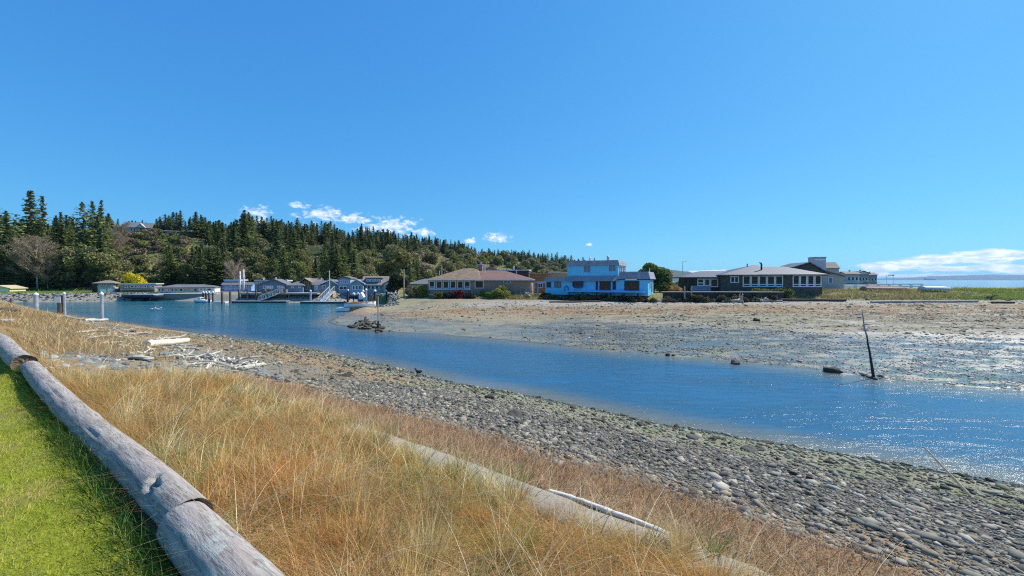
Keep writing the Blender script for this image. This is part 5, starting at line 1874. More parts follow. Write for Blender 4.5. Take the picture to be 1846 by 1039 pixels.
    g.pipe(517, 504, 508, .3, 2, STEEL)
    # grey roofed cottage between
    h = House('cottage', 'low slate cottage with a grey hip roof right of the slate blue gable', 532, 86, -18, cat='cottage', pyb=526)
    r = h.rect(517, 515.5, 546, 526.5)
    h.part('wall', SLATEBLUE, MB().box(r[0], r[1], 0, 6, -.5, r[3]))
    e = h.rect(515, 514.5, 548, 516, -.4)
    _, zr = h.L(532, 507.5, 3)
    h.part('roof', GREYROOF, MB().hip(e[0], e[1], -.4, 6.4, e[2], zr, 1.6, 1.6, .15))
    h.win(525, 516.5, 530, 519.5, 1, 1, WHITE, G_DARK, t=.1)
    h.win(538, 515.8, 542.5, 519, 1, 1, WHITE, G_DARK, t=.1)
    # brown timber framed house
    h = House('timber_house', 'brown timber gabled house with exposed posts and orange lower roof beside the brick chimney', 560, 89, -16, pyb=526)
    r = h.rect(544, 511, 577, 526)
    h.part('wall', TEALGREY, MB().box(r[0], r[1], 0, 7, -.6, r[3]))
    zr = h.L(550, 502.5)[1]
    e0, e1 = h.L(541.5, 509.5), h.L(563, 509.5)
    h.part('roof', TAUPEROOF, MB().roof_y(e0[0], e1[0], -.8, 7, e0[1] - .1, zr, .16, h.L(550, 505)[0]))
    h.part('gable', TIMBER, MB().prism_y([(e0[0] + .3, r[3] - .05), (e1[0] - .3, r[3] - .05), (h.L(550, 505)[0], zr - .05)], .003, 6.5))
    h.part('rear_roof', TAUPEROOF, MB().roof_x(h.L(551, 505)[0], h.L(576, 505)[0], .5, 7.5, r[3] + .1, zr - .1, .15))
    for px in (546, 549, 552, 556, 560):
        x, _ = h.L(px, 510, -.3)
        h.part('post', CEDAR, MB().box(x - .09, x + .09, -.32, -.15, r[3] - 1.2, zr - .5))
    lo = h.rect(562, 508.8, 580, 513, -.6)
    h.part('porch_roof', ORANGEWOOD, MB().prism_x([(-1.0, lo[2]), (-.003, lo[2]), (-.003, lo[3]), (-.2, lo[3])], lo[0], lo[1]))
    for a_, c in ((550, 553.5), (554.5, 558), (566, 571), (572, 575.5)):
        h.win(a_, 515.5, c, 523, 1, 1, WHITE, G_DARK, t=.12)
    c = h.rect(574.5, 500.5, 579, 506, 3)
    h.part('chimney', BRICK, MB().box(c[0], c[1], 3, 3.8, r[3], c[3]))
    # white trimmed gabled house
    h = House('gabled_house', 'slate gabled house with bold white barge boards left of the blue white house', 590, 87, -14, pyb=524)
    r = h.rect(566, 514.5, 609, 525)
    h.part('wall', TEALGREY, MB().box(r[0], r[1], 0, 7, -.8, r[3]))
    xm, zr = h.L(596, 506)
    e0, e1 = h.L(575.5, 514.3), h.L(610.5, 513)
    h.part('gable', TEALGREY, MB().prism_y([(e0[0] + .4, r[3] - .002), (e1[0] - .3, r[3] - .002), (xm, zr)], .003, 6.9))
    h.part('barge_board', WHITE, MB().roof_y(e0[0], e1[0], -.55, -.4, e0[1], zr + .03, .28, xm))
    h.part('roof', GREYROOF, MB().roof_y(e0[0], e1[0], -.397, 7.2, e0[1], zr + .03, .2, xm))
    h.part('rear_roof', GREYROOF, MB().roof_x(h.L(562, 512)[0], xm, .2, 6.8, r[3] - .05, zr - .15, .15))
    h.win(567.5, 515.5, 573.5, 523.5, 2, 1, WHITE, G_DARK, t=.12)
    h.win(580.5, 514.5, 587.5, 520.5, 2, 1, WHITE, G_DARK, t=.12)
    # terrace in front of it: deck, wall and rails
    t = House('terrace', 'pale boarded terrace with timber side rails below the white gabled house', 586, 83.5, 0, cat='terrace', pyb=530)
    r = t.rect(572, 525.5, 600, 531.5)
    t.part('wall', CEDAR, MB().box(r[0], r[1], 0, 1.6, -1.0, r[3]))
    q = t.rect(576, 520, 599, 525.4, .3)
    t.part('parapet', TAUPEBOARD, MB().box(q[0], q[1], .3, .42, r[3] + .002, q[3]))
    # blue and white house
    h = House('blue_white_house', 'grey blue two storey house with white trim, three gables and a long dormer', 660, 88, -12, pyb=525.5)
    r = h.rect(609, 503.5, 631, 526)
    h.part('tower_wall', GREYBLUE, MB().box(r[0], r[1], .4, 8, -.8, r[3]))
    xm, zr = h.L(619, 499.5)
    e0, e1 = h.L(607.5, 503), h.L(632.5, 502.5)
    h.part('tower_roof', GREYROOF, MB().roof_y(e0[0], e1[0], -.2, 8.4, e0[1], zr, .2, xm))
    h.part('tower_gable', GREYBLUE, MB().prism_y([(r[0], r[3] - .01), (r[1], r[3] - .01), (xm, zr)], .403, 7.9))
    for a_, c, g in ((614, 617.3, G_PALE), (618, 624.5, G_DARK), (625, 628.5, G_PALE)):
        h.win(a_, 504.5, c, 511.5, 2 if c - a_ > 5 else 1, 1, WHITE, g, y=.4, t=.13)
    h.win(611.5, 516.5, 626, 522.8, 2, 1, WHITE, G_DARK, y=.4, t=.13)
    # middle gable
    r2 = h.rect(632.5, 513.5, 656, 526)
    h.part('middle_wall', GREYBLUE, MB().box(r2[0], r2[1], -1.2, 6, -.8, r2[3]))
    xm, zr = h.L(643, 505, -1.2)
    h.part('middle_gable', GREYBLUE, MB().prism_y([(r2[0], r2[3] - .01), (r2[1], r2[3] - .01), (xm, zr)], -1.197, 5.9))
    f0, f1 = h.L(631, 513, -1.2), h.L(657.5, 513, -1.2)
    h.part('middle_barge_board', WHITE, MB().roof_y(f0[0], f1[0], -1.7, -1.55, f0[1], zr, .24, xm))
    h.part('middle_roof', TAUPEROOF, MB().roof_y(f0[0], f1[0], -1.547, 6, f0[1], zr, .17, xm))
    for a_ in (635.3, 640.8, 646.3):
        h.win(a_, 514.2, a_ + 5, 523, 1, 1, WHITE, G_DARK, y=-1.2, t=.13)
    # right wing with long roof and dormer
    r3 = h.rect(656.2, 513.5, 712, 526)
    h.part('wing_wall', GREYBLUE, MB().box(r3[0], r3[1], .6, 7, -.8, r3[3]))
    e = h.rect(650, 512.6, 716, 514, -.1)
    _, zr = h.L(680, 499.5, 4.0)
    h.part('wing_roof', TAUPEROOF, MB().roof_x(e[0], h.L(702, 500, 4)[0], -.1, 8, e[2] - .1, zr, .18))
    h.part('wing_gutter', WHITE, MB().box(e[0], h.L(692, 500)[0], -.2, -.103, e[2] - .06, e[2] + .1))
    dm = h.rect(660, 502.3, 687, 508.5, .9)
    dd = h.part('dormer', GREYBLUE, MB().box(dm[0], dm[1], .9, 4.2, dm[2], dm[3]))
    t_ = h.rect(658, 499.8, 689.5, 502, .6)
    MB().box(t_[0], t_[1], .5, 4.5, dm[3] + .003, t_[3] - .1).build('dormer_roof', GREYROOF, dd)
    for a_ in (663, 667.5, 672, 676.5, 681):
        h.win(a_, 503.5, a_ + 3.6, 507.3, 1, 1, WHITE, G_DARK, y=.9, t=.1)
    for a_ in (662, 669, 676.5, 684.5):
        h.win(a_, 515, a_ + (6.2 if a_ < 680 else 5), 522, 1, 1, WHITE, G_DARK, y=.6, t=.14)
    # small end gable
    r4 = h.rect(692, 513.5, 706, 525.5)
    h.part('end_wall', GREYBLUE, MB().box(r4[0], r4[1], -.6, 5, -.8, r4[3]))
    xm, zr = h.L(699.5, 508, -.6)
    h.part('end_roof', TAUPEROOF, MB().roof_y(r4[0] - .3, r4[1] + .4, -1.0, 5, r4[3] - .05, zr, .2, xm))
    h.part('end_gable', WHITE, MB().prism_y([(r4[0], r4[3] - .01), (r4[1], r4[3] - .01), (xm, zr)], -.597, 4.9))
    h.win(696, 514.5, 704, 521.3, 2, 1, WHITE, G_DARK, y=-.6, t=.14)
    # grey roofed house behind the shrubs
    h = House('grey_roofed_house', 'low grey roofed house half hidden by shrubs left of the tan bungalow', 757, 90, 4, pyb=526)
    r = h.rect(735, 513, 785, 526)
    h.part('wall', TEALGREY, MB().box(r[0], r[1], 0, 8, -.8, r[3]))
    e = h.rect(731, 512, 790, 513.3, -.5)
    _, zr = h.L(760, 502.8, 4)
    h.part('roof', GREYROOF, MB().hip(e[0], e[1], -.5, 8.5, e[2], zr, 3.0, 3.0, .16))
    for a_ in (740, 746, 754, 761):
        h.win(a_, 514, a_ + 4, 518, 1, 1, WHITE, G_DARK, t=.1)


far_shore()


def hilltop():
    h = House('hilltop_house', 'pale grey gabled house standing alone on the crest of the wooded hill', 250, 186, -30, pyb=418.5)
    r = h.rect(228, 410.5, 272, 418.5)
    h.part('wall', GREYBOARD, MB().box(r[0], r[1], 0, 9, -2, r[3]))
    e = h.rect(227, 409.8, 273.5, 411, -.5)
    _, zr = h.L(250, 402.5, 4.5)
    h.part('roof', GREYROOF, MB().roof_x(e[0], e[1], -.6, 9.6, e[2] - .2, zr, .3))
    xm, zg = h.L(253, 403.8, -.6)
    f0, f1 = h.L(245, 410, -.6), h.L(262, 410, -.6)
    h.part('gable', PALEGREY, MB().prism_y([(f0[0] + .3, f0[1] - .2), (f1[0] - .3, f0[1] - .2), (xm, zg)], -.55, 4))
    h.part('gable_roof', WHITE, MB().roof_y(f0[0], f1[0], -1.0, 4, f0[1] - .2, zg, .3, xm))
    for a in (235, 240, 245, 250.5, 256, 264):
        h.win(a, 412, a + 4.4, 417, 1, 1, WHITE, G_DARK, t=.2)
    h.win(247.5, 406.5, 258, 409.3, 3, 1, WHITE, G_PALE, y=-.56, t=.2)
    c = h.rect(228.5, 400.5, 230.5, 405, 3)
    h.part('chimney', TAUPEBOARD, MB().box(c[0], c[1], 3, 4, r[3], c[3]))
    for px, D, a, rt, wm, rm, lb in ((322, 196, (297, 418.5, 346, 425), 415.5, SKYBLUEWALL, GREYROOF, 'low blue roofed house among the trees right of the hilltop house'), (480, 232, (472, 432.5, 489, 437.5), 430, GREYBOARD, GREYROOF, 'small grey house glimpsed between ridge firs above the wharf'),
                                     (566, 262, (553, 436.5, 580, 442), 433.5, TAUPEBOARD, PALEGREY, 'small pale roofed house glimpsed in the woods above the timber house')):
        h = House('woodland_house', lb, px, D, -24, pyb=a[3])
        r = h.rect(*a)
        h.part('wall', wm, MB().box(r[0], r[1], 0, 8, -4, r[3]))
        _, zr = h.L(px, rt, 4)
        h.part('roof', rm, MB().roof_x(r[0] - .5, r[1] + .5, -.7, 8.7, r[3] - .1, zr, .3))
        w = r[1] - r[0]
        for k in range(4):
            h.winl(r[0] + w * (.08 + .24 * k), r[0] + w * (.22 + .24 * k), r[3] - 1.5, r[3] - .4, 1, 1, WHITE, G_DARK, t=.15)


hilltop()


# ------------------------------------------------------------------ docks, piles, boats
def harbour():
    # floats
    for name, px0, px1, py, D, lb in (('floating_dock', 415.5, 516, 547, 80, 'long low floating dock with pale deck before the timber wharf'), ('floating_dock', 541, 628, 547.5, 78, 'low grey floating dock at the foot of the second gangway')):
        a, b = at_y(px0, py, D), at_y(px1, py, D)
        r = empty(name, ((a.x + b.x) / 2, D, 0), 0, lb, 'dock', 'floating docks at the far shore')
        L = (b.x - a.x) / 2
        MB().box(-L, L, 0, 2.2, -.2, .28).build('float', DARKWOOD, r)
        MB().box(-L - .04, L + .04, -.04, 2.24, .284, .40).build('deck', ALU, r)
    # gangways
    for (pa, pb, Da, Db, lb) in (((467, 543.5), (511, 526.5), 81, 82.2, 'grey aluminium gangway sloping up from the float to the wharf'), ((578, 545.5), (598.5, 525), 79.5, 83.2, 'steep pale gangway sloping up to the boarded terrace')):
        a, b = at_y(pa[0], pa[1], Da), at_y(pb[0], pb[1], Db)
        r = empty('gangway', a, 0, lb, 'gangway', 'gangways of the far shore')
        d = b - a
        side = Vector((-d.y, d.x, 0)).normalized() * .55
        if side.y < 0:
            side = -side
        up = Vector((0, 0, 1.0))
        dk = MB()
        for s in (-1, 1):
            o = side * s
            m = MB()
            m.path([o, d + o], .09, 6).path([o + up, d + o + up], .06, 6)
            n = 7
            for k in range(n + 1):
                p = d * (k / n) + o
                m.path([p, p + up], .04, 5)
                if k < n:
                    m.path([p, d * ((k + 1) / n) + o + up], .025, 4)
            m.build('truss', ALU, r)
        dk.poly([(-side)[:], side[:], (d + side)[:], (d - side)[:], (-side - Vector((0, 0, .08)))[:], (side - Vector((0, 0, .08)))[:], (d + side - Vector((0, 0, .08)))[:], (d - side - Vector((0, 0, .08)))[:]],
                [(0, 1, 2, 3), (7, 6, 5, 4), (0, 4, 5, 1), (1, 5, 6, 2), (2, 6, 7, 3), (3, 7, 4, 0)])
        dk.build('walkway', ALU, r)

    def pile(px, pt, pb, rad, D, lb, mat=PILEWOOD, cap=None, name='piling', group='pilings along the far shore', lean=(0, 0)):
        p = at_y(px, pb, D)
        q = at_y(px, pt, D)
        g = min(p.z, hz(p.x, p.y))
        r = empty(name, (p.x, p.y, g - .5), 0, lb, 'piling', group)
        hh = q.z - g + .5
        rr = random.Random(int(px * 10))
        n = 7
        pts = [(lean[0] * t / n + rr.uniform(-.015, .015), lean[1] * t / n, hh * t / n) for t in range(n + 1)]
        MB().path(pts, [rad * (1.06 - .1 * t / n) for t in range(n + 1)], 14).build('post', mat, r, smooth=False)
        if cap:
            MB().lathe(lean[0], lean[1], [(rad * 1.12, hh - .06), (rad * 1.12, hh + .06), (rad * .55, hh + .22), (.01, hh + .27)], 12).build('cap', cap, r, smooth=False)
        return r
    P = 'dark piling with a pale cap'
    for px, pt, pb, D, lb in ((366.5, 527.5, 542, 84, 'leftmost of four short pilings standing together by the moored white boat'), (371.5, 527.5, 542, 84, 'second of four short pilings standing together by the moored white boat'), (377, 527.5, 542, 84, 'third of four short pilings standing together by the moored white boat'),
                              (384, 527.5, 542, 84, 'rightmost of four short pilings standing together by the moored white boat')):
        pile(px, pt, pb, .19, D, lb, cap=WHITE)
    pile(400.7, 527, 548.5, .2, 76, 'bare dark piling standing free left of the floating dock')
    pile(415.3, 526, 546, .2, 79.5, 'bare dark piling at the left end of the floating dock')
    pile(560, 525, 543, .18, 81, 'white topped piling against the right end of the wharf', STEEL, WHITE)
    pile(627.5, 524, 552, .15, 72, 'slim dark piling with white cap at the left of the boat lift', DARKWOOD, WHITE)
    pile(654.5, 525.5, 558, .2, 61.5, 'dark piling with white cap standing before the white boat', DARKWOOD, WHITE)
    pile(660, 523, 545, .2, 72, 'grey steel piling with white cap behind the white boat', STEEL, WHITE)
    pile(676, 525, 553.5, .2, 63, 'dark piling with white cap at the right end of the orange float', DARKWOOD, WHITE)
    pile(696.5, 525, 542, .15, 78, 'thin dark piling with white cap before the round dark tree', DARKWOOD, WHITE)
    # boat lift
    a, b = at_y(626, 541, 74), at_y(646, 541, 74)
    r = empty('boat_lift', ((a.x + b.x) / 2, 74, 0), 0, 'dark framed boat lift with navy canopy behind the white boat', 'boat lift')
    w = (b.x - a.x) / 2
    zt = at_y(636, 529, 74).z
    for sx in (-1, 1):
        for y in (0, 3):
            MB().path([(w * sx, y, -1), (w * sx, y, zt)], .09, 8).build('post', BLACKMETAL, r)
    MB().box(-w, w, .1, 2.9, zt - 1.0, zt - .55).build('canopy', NAVY, r)
    MB().box(-w - .1, w + .1, -.06, .06, zt - .5, zt - .38).box(-w - .1, w + .1, 2.94, 3.06, zt - .5, zt - .38).build('beam', BLACKMETAL, r)
    MB().box(-w * .9, w * .9, .3, 2.7, zt - 2.0, zt - 1.75).build('cradle', BLACKMETAL, r)
    for x in (-w * .4, w * .4):
        m = MB()
        m.lathe(x, 1.5, [(.05, zt - .54), (.3, zt - .4), (.32, zt - .1), (.1, zt + .1)], 8)
        m.build('float_drum', GELCOAT, r)

    # orange float with the white boat on it
    c = at_y(646, 558, 59.5)
    r = empty('drive_on_dock', (c.x, 59.5, .0), R(6), 'orange brown floating drive on dock under the white boat', 'dock')
    MB().box(-2.5, 2.9, -1.2, 1.2, -.25, .05).build('float', DARKWOOD, r)
    MB().box(-.9, 2.9, -1.25, 1.25, .055, .36).build('deck', ORANGE, r)
    MB().box(-2.9, -.95, -1.2, 1.2, .055, .5).build('platform', GELCOAT, r)
    bt = empty('motor_boat', (c.x + .35, 59.5, .42), R(6), 'small white motor boat with windscreen and navy canvas on the orange dock', 'boat')
    m = MB()
    boat_hull(m, 4.4, 1.9, .75, 18, False, transom=.85)
    m.build('hull', GELCOAT, bt, smooth=True)
    MB().path([(-2.15, -.86, .74), (0, -.98, .84), (1.2, -.72, .92), (2.1, -.12, 1.02)], .05, 6).path([(-2.15, .86, .74), (0, .98, .84), (1.2, .72, .92), (2.1, .12, 1.02)], .05, 6).build('gunwale', ORANGE, bt)
    MB().frustum((-.2, .95, -.7, .7), .8, (-.1, .35, -.55, .55), 1.55).build('cabin', GELCOAT, bt)
    MB().poly([(.97, -.6, .98), (.97, .6, .98), (.42, .5, 1.52), (.42, -.5, 1.52), (1.0, -.6, .99), (1.0, .6, .99), (.45, .5, 1.54), (.45, -.5, 1.54)], [(3, 2, 1, 0), (4, 5, 6, 7), (0, 1, 5, 4), (1, 2, 6, 5), (2, 3, 7, 6), (3, 0, 4, 7)]).build('windscreen', G_DARK, bt)
    MB().box(-.1, .6, -.725, -.70, 1.0, 1.32).build('side_window', G_DARK, bt)
    cv = MB().prism_y([(-.15, 1.57), (.5, 1.57), (.55, 1.7), (.2, 2.35), (-.1, 2.0)], -.6, .6)
    cv.build('canvas_top', WHITE, bt)
    MB().lathe(-2.3, 0, [(.1, -.2), (.16, .3), (.24, .6), (.22, .95), (.05, 1.1)], 10).build('outboard', BLACKMETAL, bt)
    # moored white boat by the four pilings
    c = at_y(363, 544.8, 81)
    bt = empty('dinghy', (c.x, 81, -.12), R(170), 'small white open boat moored beside the four short pilings', 'boat')
    m = MB()
    boat_hull(m, 3.6, 1.6, .65, 14, False)
    m.build('hull', GELCOAT, bt, smooth=True)
    MB().frustum((-.3, .6, -.5, .5), .7, (-.15, .35, -.4, .4), 1.15).build('console', GELCOAT, bt)
    MB().lathe(-1.9, 0, [(.1, .1), (.2, .6), (.2, .9), (.05, 1.0)], 8).build('outboard', BLACKMETAL, bt)
    MB().box(-.32, -.28, -.42, .42, .8, 1.05).build('windscreen', G_DARK, bt)
    c = at_y(393, 545.3, 80.5)
    bt = empty('float_platform', (c.x, 80.5, 0), 0, 'tiny low white swim float right of the moored white boat', 'float')
    MB().box(-1.2, 1.2, 0, 1.5, -.1, .16).build('float', GELCOAT, bt)
    MB().box(-1.1, 1.1, .1, 1.4, .164, .22).build('deck', ALU, bt)
    # near pilings at the left bank
    pile(65.5, 531.5, 562, .22, 50, 'pale galvanised steel piling with a cone cap, leftmost at the near bank', STEEL, WHITE, group='three pilings at the near bank')
    r = pile(109.5, 533, 570, .26, 45.5, 'weathered brown timber piling strapped to a pale post at the near bank', PILEWOOD, None, group='three pilings at the near bank')
    hh = at_y(110, 530, 45.5).z - r.location.z
    MB().path([(.34, .1, 0), (.34, .1, hh)], .13, 10).build('steel_post', STEEL, r)
    MB().box(-.28, .3, -.29, -.26, hh - 1.0, hh - .3).build('white_band', WHITE, r)
    MB().lathe(.34, .1, [(.15, hh), (.15, hh + .08), (.01, hh + .2)], 10).build('cap', WHITE, r)
    pile(184, 530.5, 577, .16, 45, 'slim galvanised steel piling with a white cap, rightmost at the near bank', STEEL, WHITE, group='three pilings at the near bank')
    pile(21, 538, 553, .16, 56, 'short dark stub of a post at the far left of the bank', PILEWOOD, None, 'post', 'posts at the left bank')
    # leaning stake in the mud and thin stake on the spit tip
    b, t = at_z(1577, 682, -.0), None
    q = at_y(1554, 562, b.y)
    r = empty('leaning_stake', (b.x, b.y, -.3), 0, 'tall thin dark stake leaning left out of the channel edge', 'stake')
    n = 9
    rr = random.Random(5)
    pts = [((q.x - b.x) * k / n + (rr.uniform(-.03, .03) if 0 < k < n else 0), 0, (q.z + .3) * k / n) for k in range(n + 1)]
    MB().path(pts[:7], [.07, .066, .056, .05, .042, .036, .03], 9).build('shaft', DARKWOOD, r)
    MB().path(pts[6:], [.034, .03, .024, .018], 8).build('tip', plain('faded_pink_paint', (0.42, 0.30, 0.30), .7, .2), r)
    b = at_z(682, 597, 0)
    q = at_y(681, 535, b.y)
    r = empty('thin_stake', (b.x, b.y, -.3), 0, 'thin grey stake upright at the rock clump on the spit tip', 'stake')
    MB().path([(0, 0, 0), (.0, 0, 1.2)], [.10, .09], 8).build('foot', DARKWOOD, r)
    MB().path([(0, 0, 1.2), (-.02, 0, q.z + .3)], [.06, .05], 8).build('shaft', GREYWOOD, r)
    # flag pole, tall pole, street lamp
    p, q = at_y(594.3, 544, 80.5), at_y(594.3, 490, 80.5)
    r = empty('flag_pole', (p.x, p.y, p.z - .8), 0, 'slim white pole rising beside the steep pale gangway', 'pole')
    MB().path([(0, 0, 0), (0, 0, q.z - p.z + .8)], [.11, .07], 8).build('pole', WHITE, r)
    MB().lathe(0, 0, [(.1, q.z - p.z + .8), (.13, q.z - p.z + .9), (.02, q.z - p.z + 1.0)], 8).build('finial', WHITE, r)
    p, q = at_y(728.3, 540, 74), at_y(728.3, 485.5, 74)
    r = empty('utility_pole', (p.x, p.y, hz(p.x, p.y) - .3), 0, 'tall tan wooden pole on the beach beside the round dark tree', 'pole')
    MB().path([(0, 0, 0), (0, 0, q.z - hz(p.x, p.y) + .3)], [.14, .11], 8).build('shaft', GREYWOOD, r)
    zz = q.z - hz(p.x, p.y)
    MB().box(-.2, -.05, -.1, .1, zz - 1.3, zz - .9).build('birdbox', ORANGEWOOD, r)
    p, q = at_y(1230.5, 515, 120), at_y(1230.5, 471.5, 120)
    r = empty('street_lamp', (p.x, p.y, p.z - 1), 0, 'tall thin street lamp with a short arm left of the metal roofed house', 'street lamp')
    hh = q.z - p.z + 1
    MB().path([(0, 0, 0), (0, 0, hh)], [.11, .07], 8).build('pole', STEEL, r)
    MB().path([(0, 0, hh - .1), (.4, 0, hh + .05), (.8, 0, hh + .05)], .04, 6).build('arm', STEEL, r)
    MB().box(.6, 1.1, -.15, .15, hh - .06, hh + .04).build('lamp_head', STEEL, r)
    # a ship on the horizon
    p = at_y(1675, 506, 5200)
    r = empty('cargo_ship', (p.x, p.y, 0), 0, 'distant grey cargo ship on the horizon of the open sea', 'ship')
    MB().prism_y([(-62, 4), (66, 4), (76, 13), (60, 13), (-66, 12)], -9, 9).build('hull', HULLDARK, r)
    MB().box(-60, -44, -7, 7, 13, 26).build('bridge', GREYBOARD, r)
    m = MB()
    for k in range(4):
        m.box(-30 + k * 22, -28 + k * 22, -1, 1, 13, 24)
    m.build('crane', HULLDARK, r)


harbour()


# ------------------------------------------------------------------ birds
def birds():
    def bird(name, px, py, z, sc_, mat, label, cat, group=None, rz=0.0):
        p = at_z(px, py, z)
        r = empty(name, (p.x, p.y, max(hz(p.x, p.y), z) - .01), rz, label, cat, group)
        m = MB()
        m.path([(-.30, 0, .16), (-.2, 0, .13), (-.08, 0, .11), (.06, 0, .13), (.15, 0, .19), (.19, 0, .25), (.23, 0, .27), (.27, 0, .26), (.33, 0, .25)], [.012, .04, .085, .09, .06, .045, .05, .035, .006], 10)
        b = m.build('body', mat, r, smooth=True)
        MB().path([(.29, 0, .262), (.36, 0, .245)], [.018, .004], 6).build('beak', BLACKMETAL if mat is not BLACKMETAL else DARKWOOD, r)
        for s in (-1, 1):
            MB().path([(.08, .06 * s, .17), (-.1, .09 * s, .17), (-.28, .05 * s, .17)], [.02, .05, .008], 6).build('wing', mat if mat is not GELCOAT else PALEGREY, r, smooth=True)
        if cat == 'crow':
            for s in (-1, 1):
                MB().path([(.0, .03 * s, .08), (.02, .03 * s, 0)], .008, 5).build('leg', BLACKMETAL, r)
        r.scale = (sc_,) * 3
    bird('gull', 275.5, 560.5, 0, 1.7, GELCOAT, 'white gull floating on the channel, left of the pair', 'gull', 'pair of gulls on the channel', 0)
    bird('gull', 285, 560.5, 0, 1.6, GELCOAT, 'white gull floating on the channel, right of the pair', 'gull', 'pair of gulls on the channel', 0.3)
    bird('crow', 754, 674, 0.2, .8, BLACKMETAL, 'black crow standing on the stones at the water edge', 'crow', None, 2.6)


birds()
# ------------------------------------------------------------------ helpers on the ground
def gpt(px, py, z0=2.0):
    p = at_z(px, py, z0)
    for _ in range(8):
        p = at_z(px, py, 0.5 * p.z + 0.5 * hz(p.x, p.y))
    return p


# ------------------------------------------------------------------ log rail
def log_mat(name, green=0.25, seed=0.0):
    m, nt, b = new_mat(name)
    co = nt.mapping(obj_coord(nt), (1, 1, 1), (0, 0, 0), (seed, seed * 2, 0))
    st = nt.mapping(co, (0.10, 1, 1))
    f1 = nt.noise(st, 20, 7, 0.7, 0.3)
    f2 = nt.noise(co, 2.0, 5, 0.65)
    f3 = nt.noise(co, 5.0, 6, 0.7)
    fine = nt.noise(nt.mapping(co, (0.22, 1, 1)), 70, 4, 0.7)
    c = nt.mix(nt.ramp(f1, 0.3, 0.7), (0.215, 0.185, 0.16), (0.47, 0.42, 0.365))
    c = nt.mix(nt.m('MULTIPLY', nt.ramp(f2, 0.42, 0.66), 0.5), c, (0.36, 0.30, 0.28))
    c = nt.mix(nt.m('MULTIPLY', nt.ramp(f3, 0.50, 0.66), green * 2.6), c, (0.43, 0.46, 0.40))
    c = nt.mix(nt.m('MULTIPLY', nt.ramp(fine, 0.6, 0.8), 0.16), c, (0.10, 0.085, 0.08))
    crack = nt.noise(nt.mapping(co, (0.06, 1, 1)), 26, 3, 0.5, 0.2)
    ck = nt.m('LESS_THAN', nt.m('ABSOLUTE', nt.m('SUBTRACT', crack, 0.5)), 0.012)
    c = nt.mix(nt.m('MULTIPLY', ck, 0.4), c, (0.05, 0.04, 0.035))
    nt.put(b.inputs['Base Color'], c)
    b.inputs['Roughness'].default_value = 0.88
    b.inputs['Specular IOR Level'].default_value = 0.25
    h = nt.m('SUBTRACT', nt.m('ADD', nt.m('MULTIPLY', f1, 1.0), nt.m('MULTIPLY', fine, 0.5)), nt.m('MULTIPLY', ck, 0.8))
    nt.put(b.inputs['Normal'], nt.bump(h, 0.8, 0.014))
    return m


END_MAT = plain('rotten_end_grain', (0.22, 0.15, 0.095), 0.95, 0.5, 14, 0.9, 0.02)


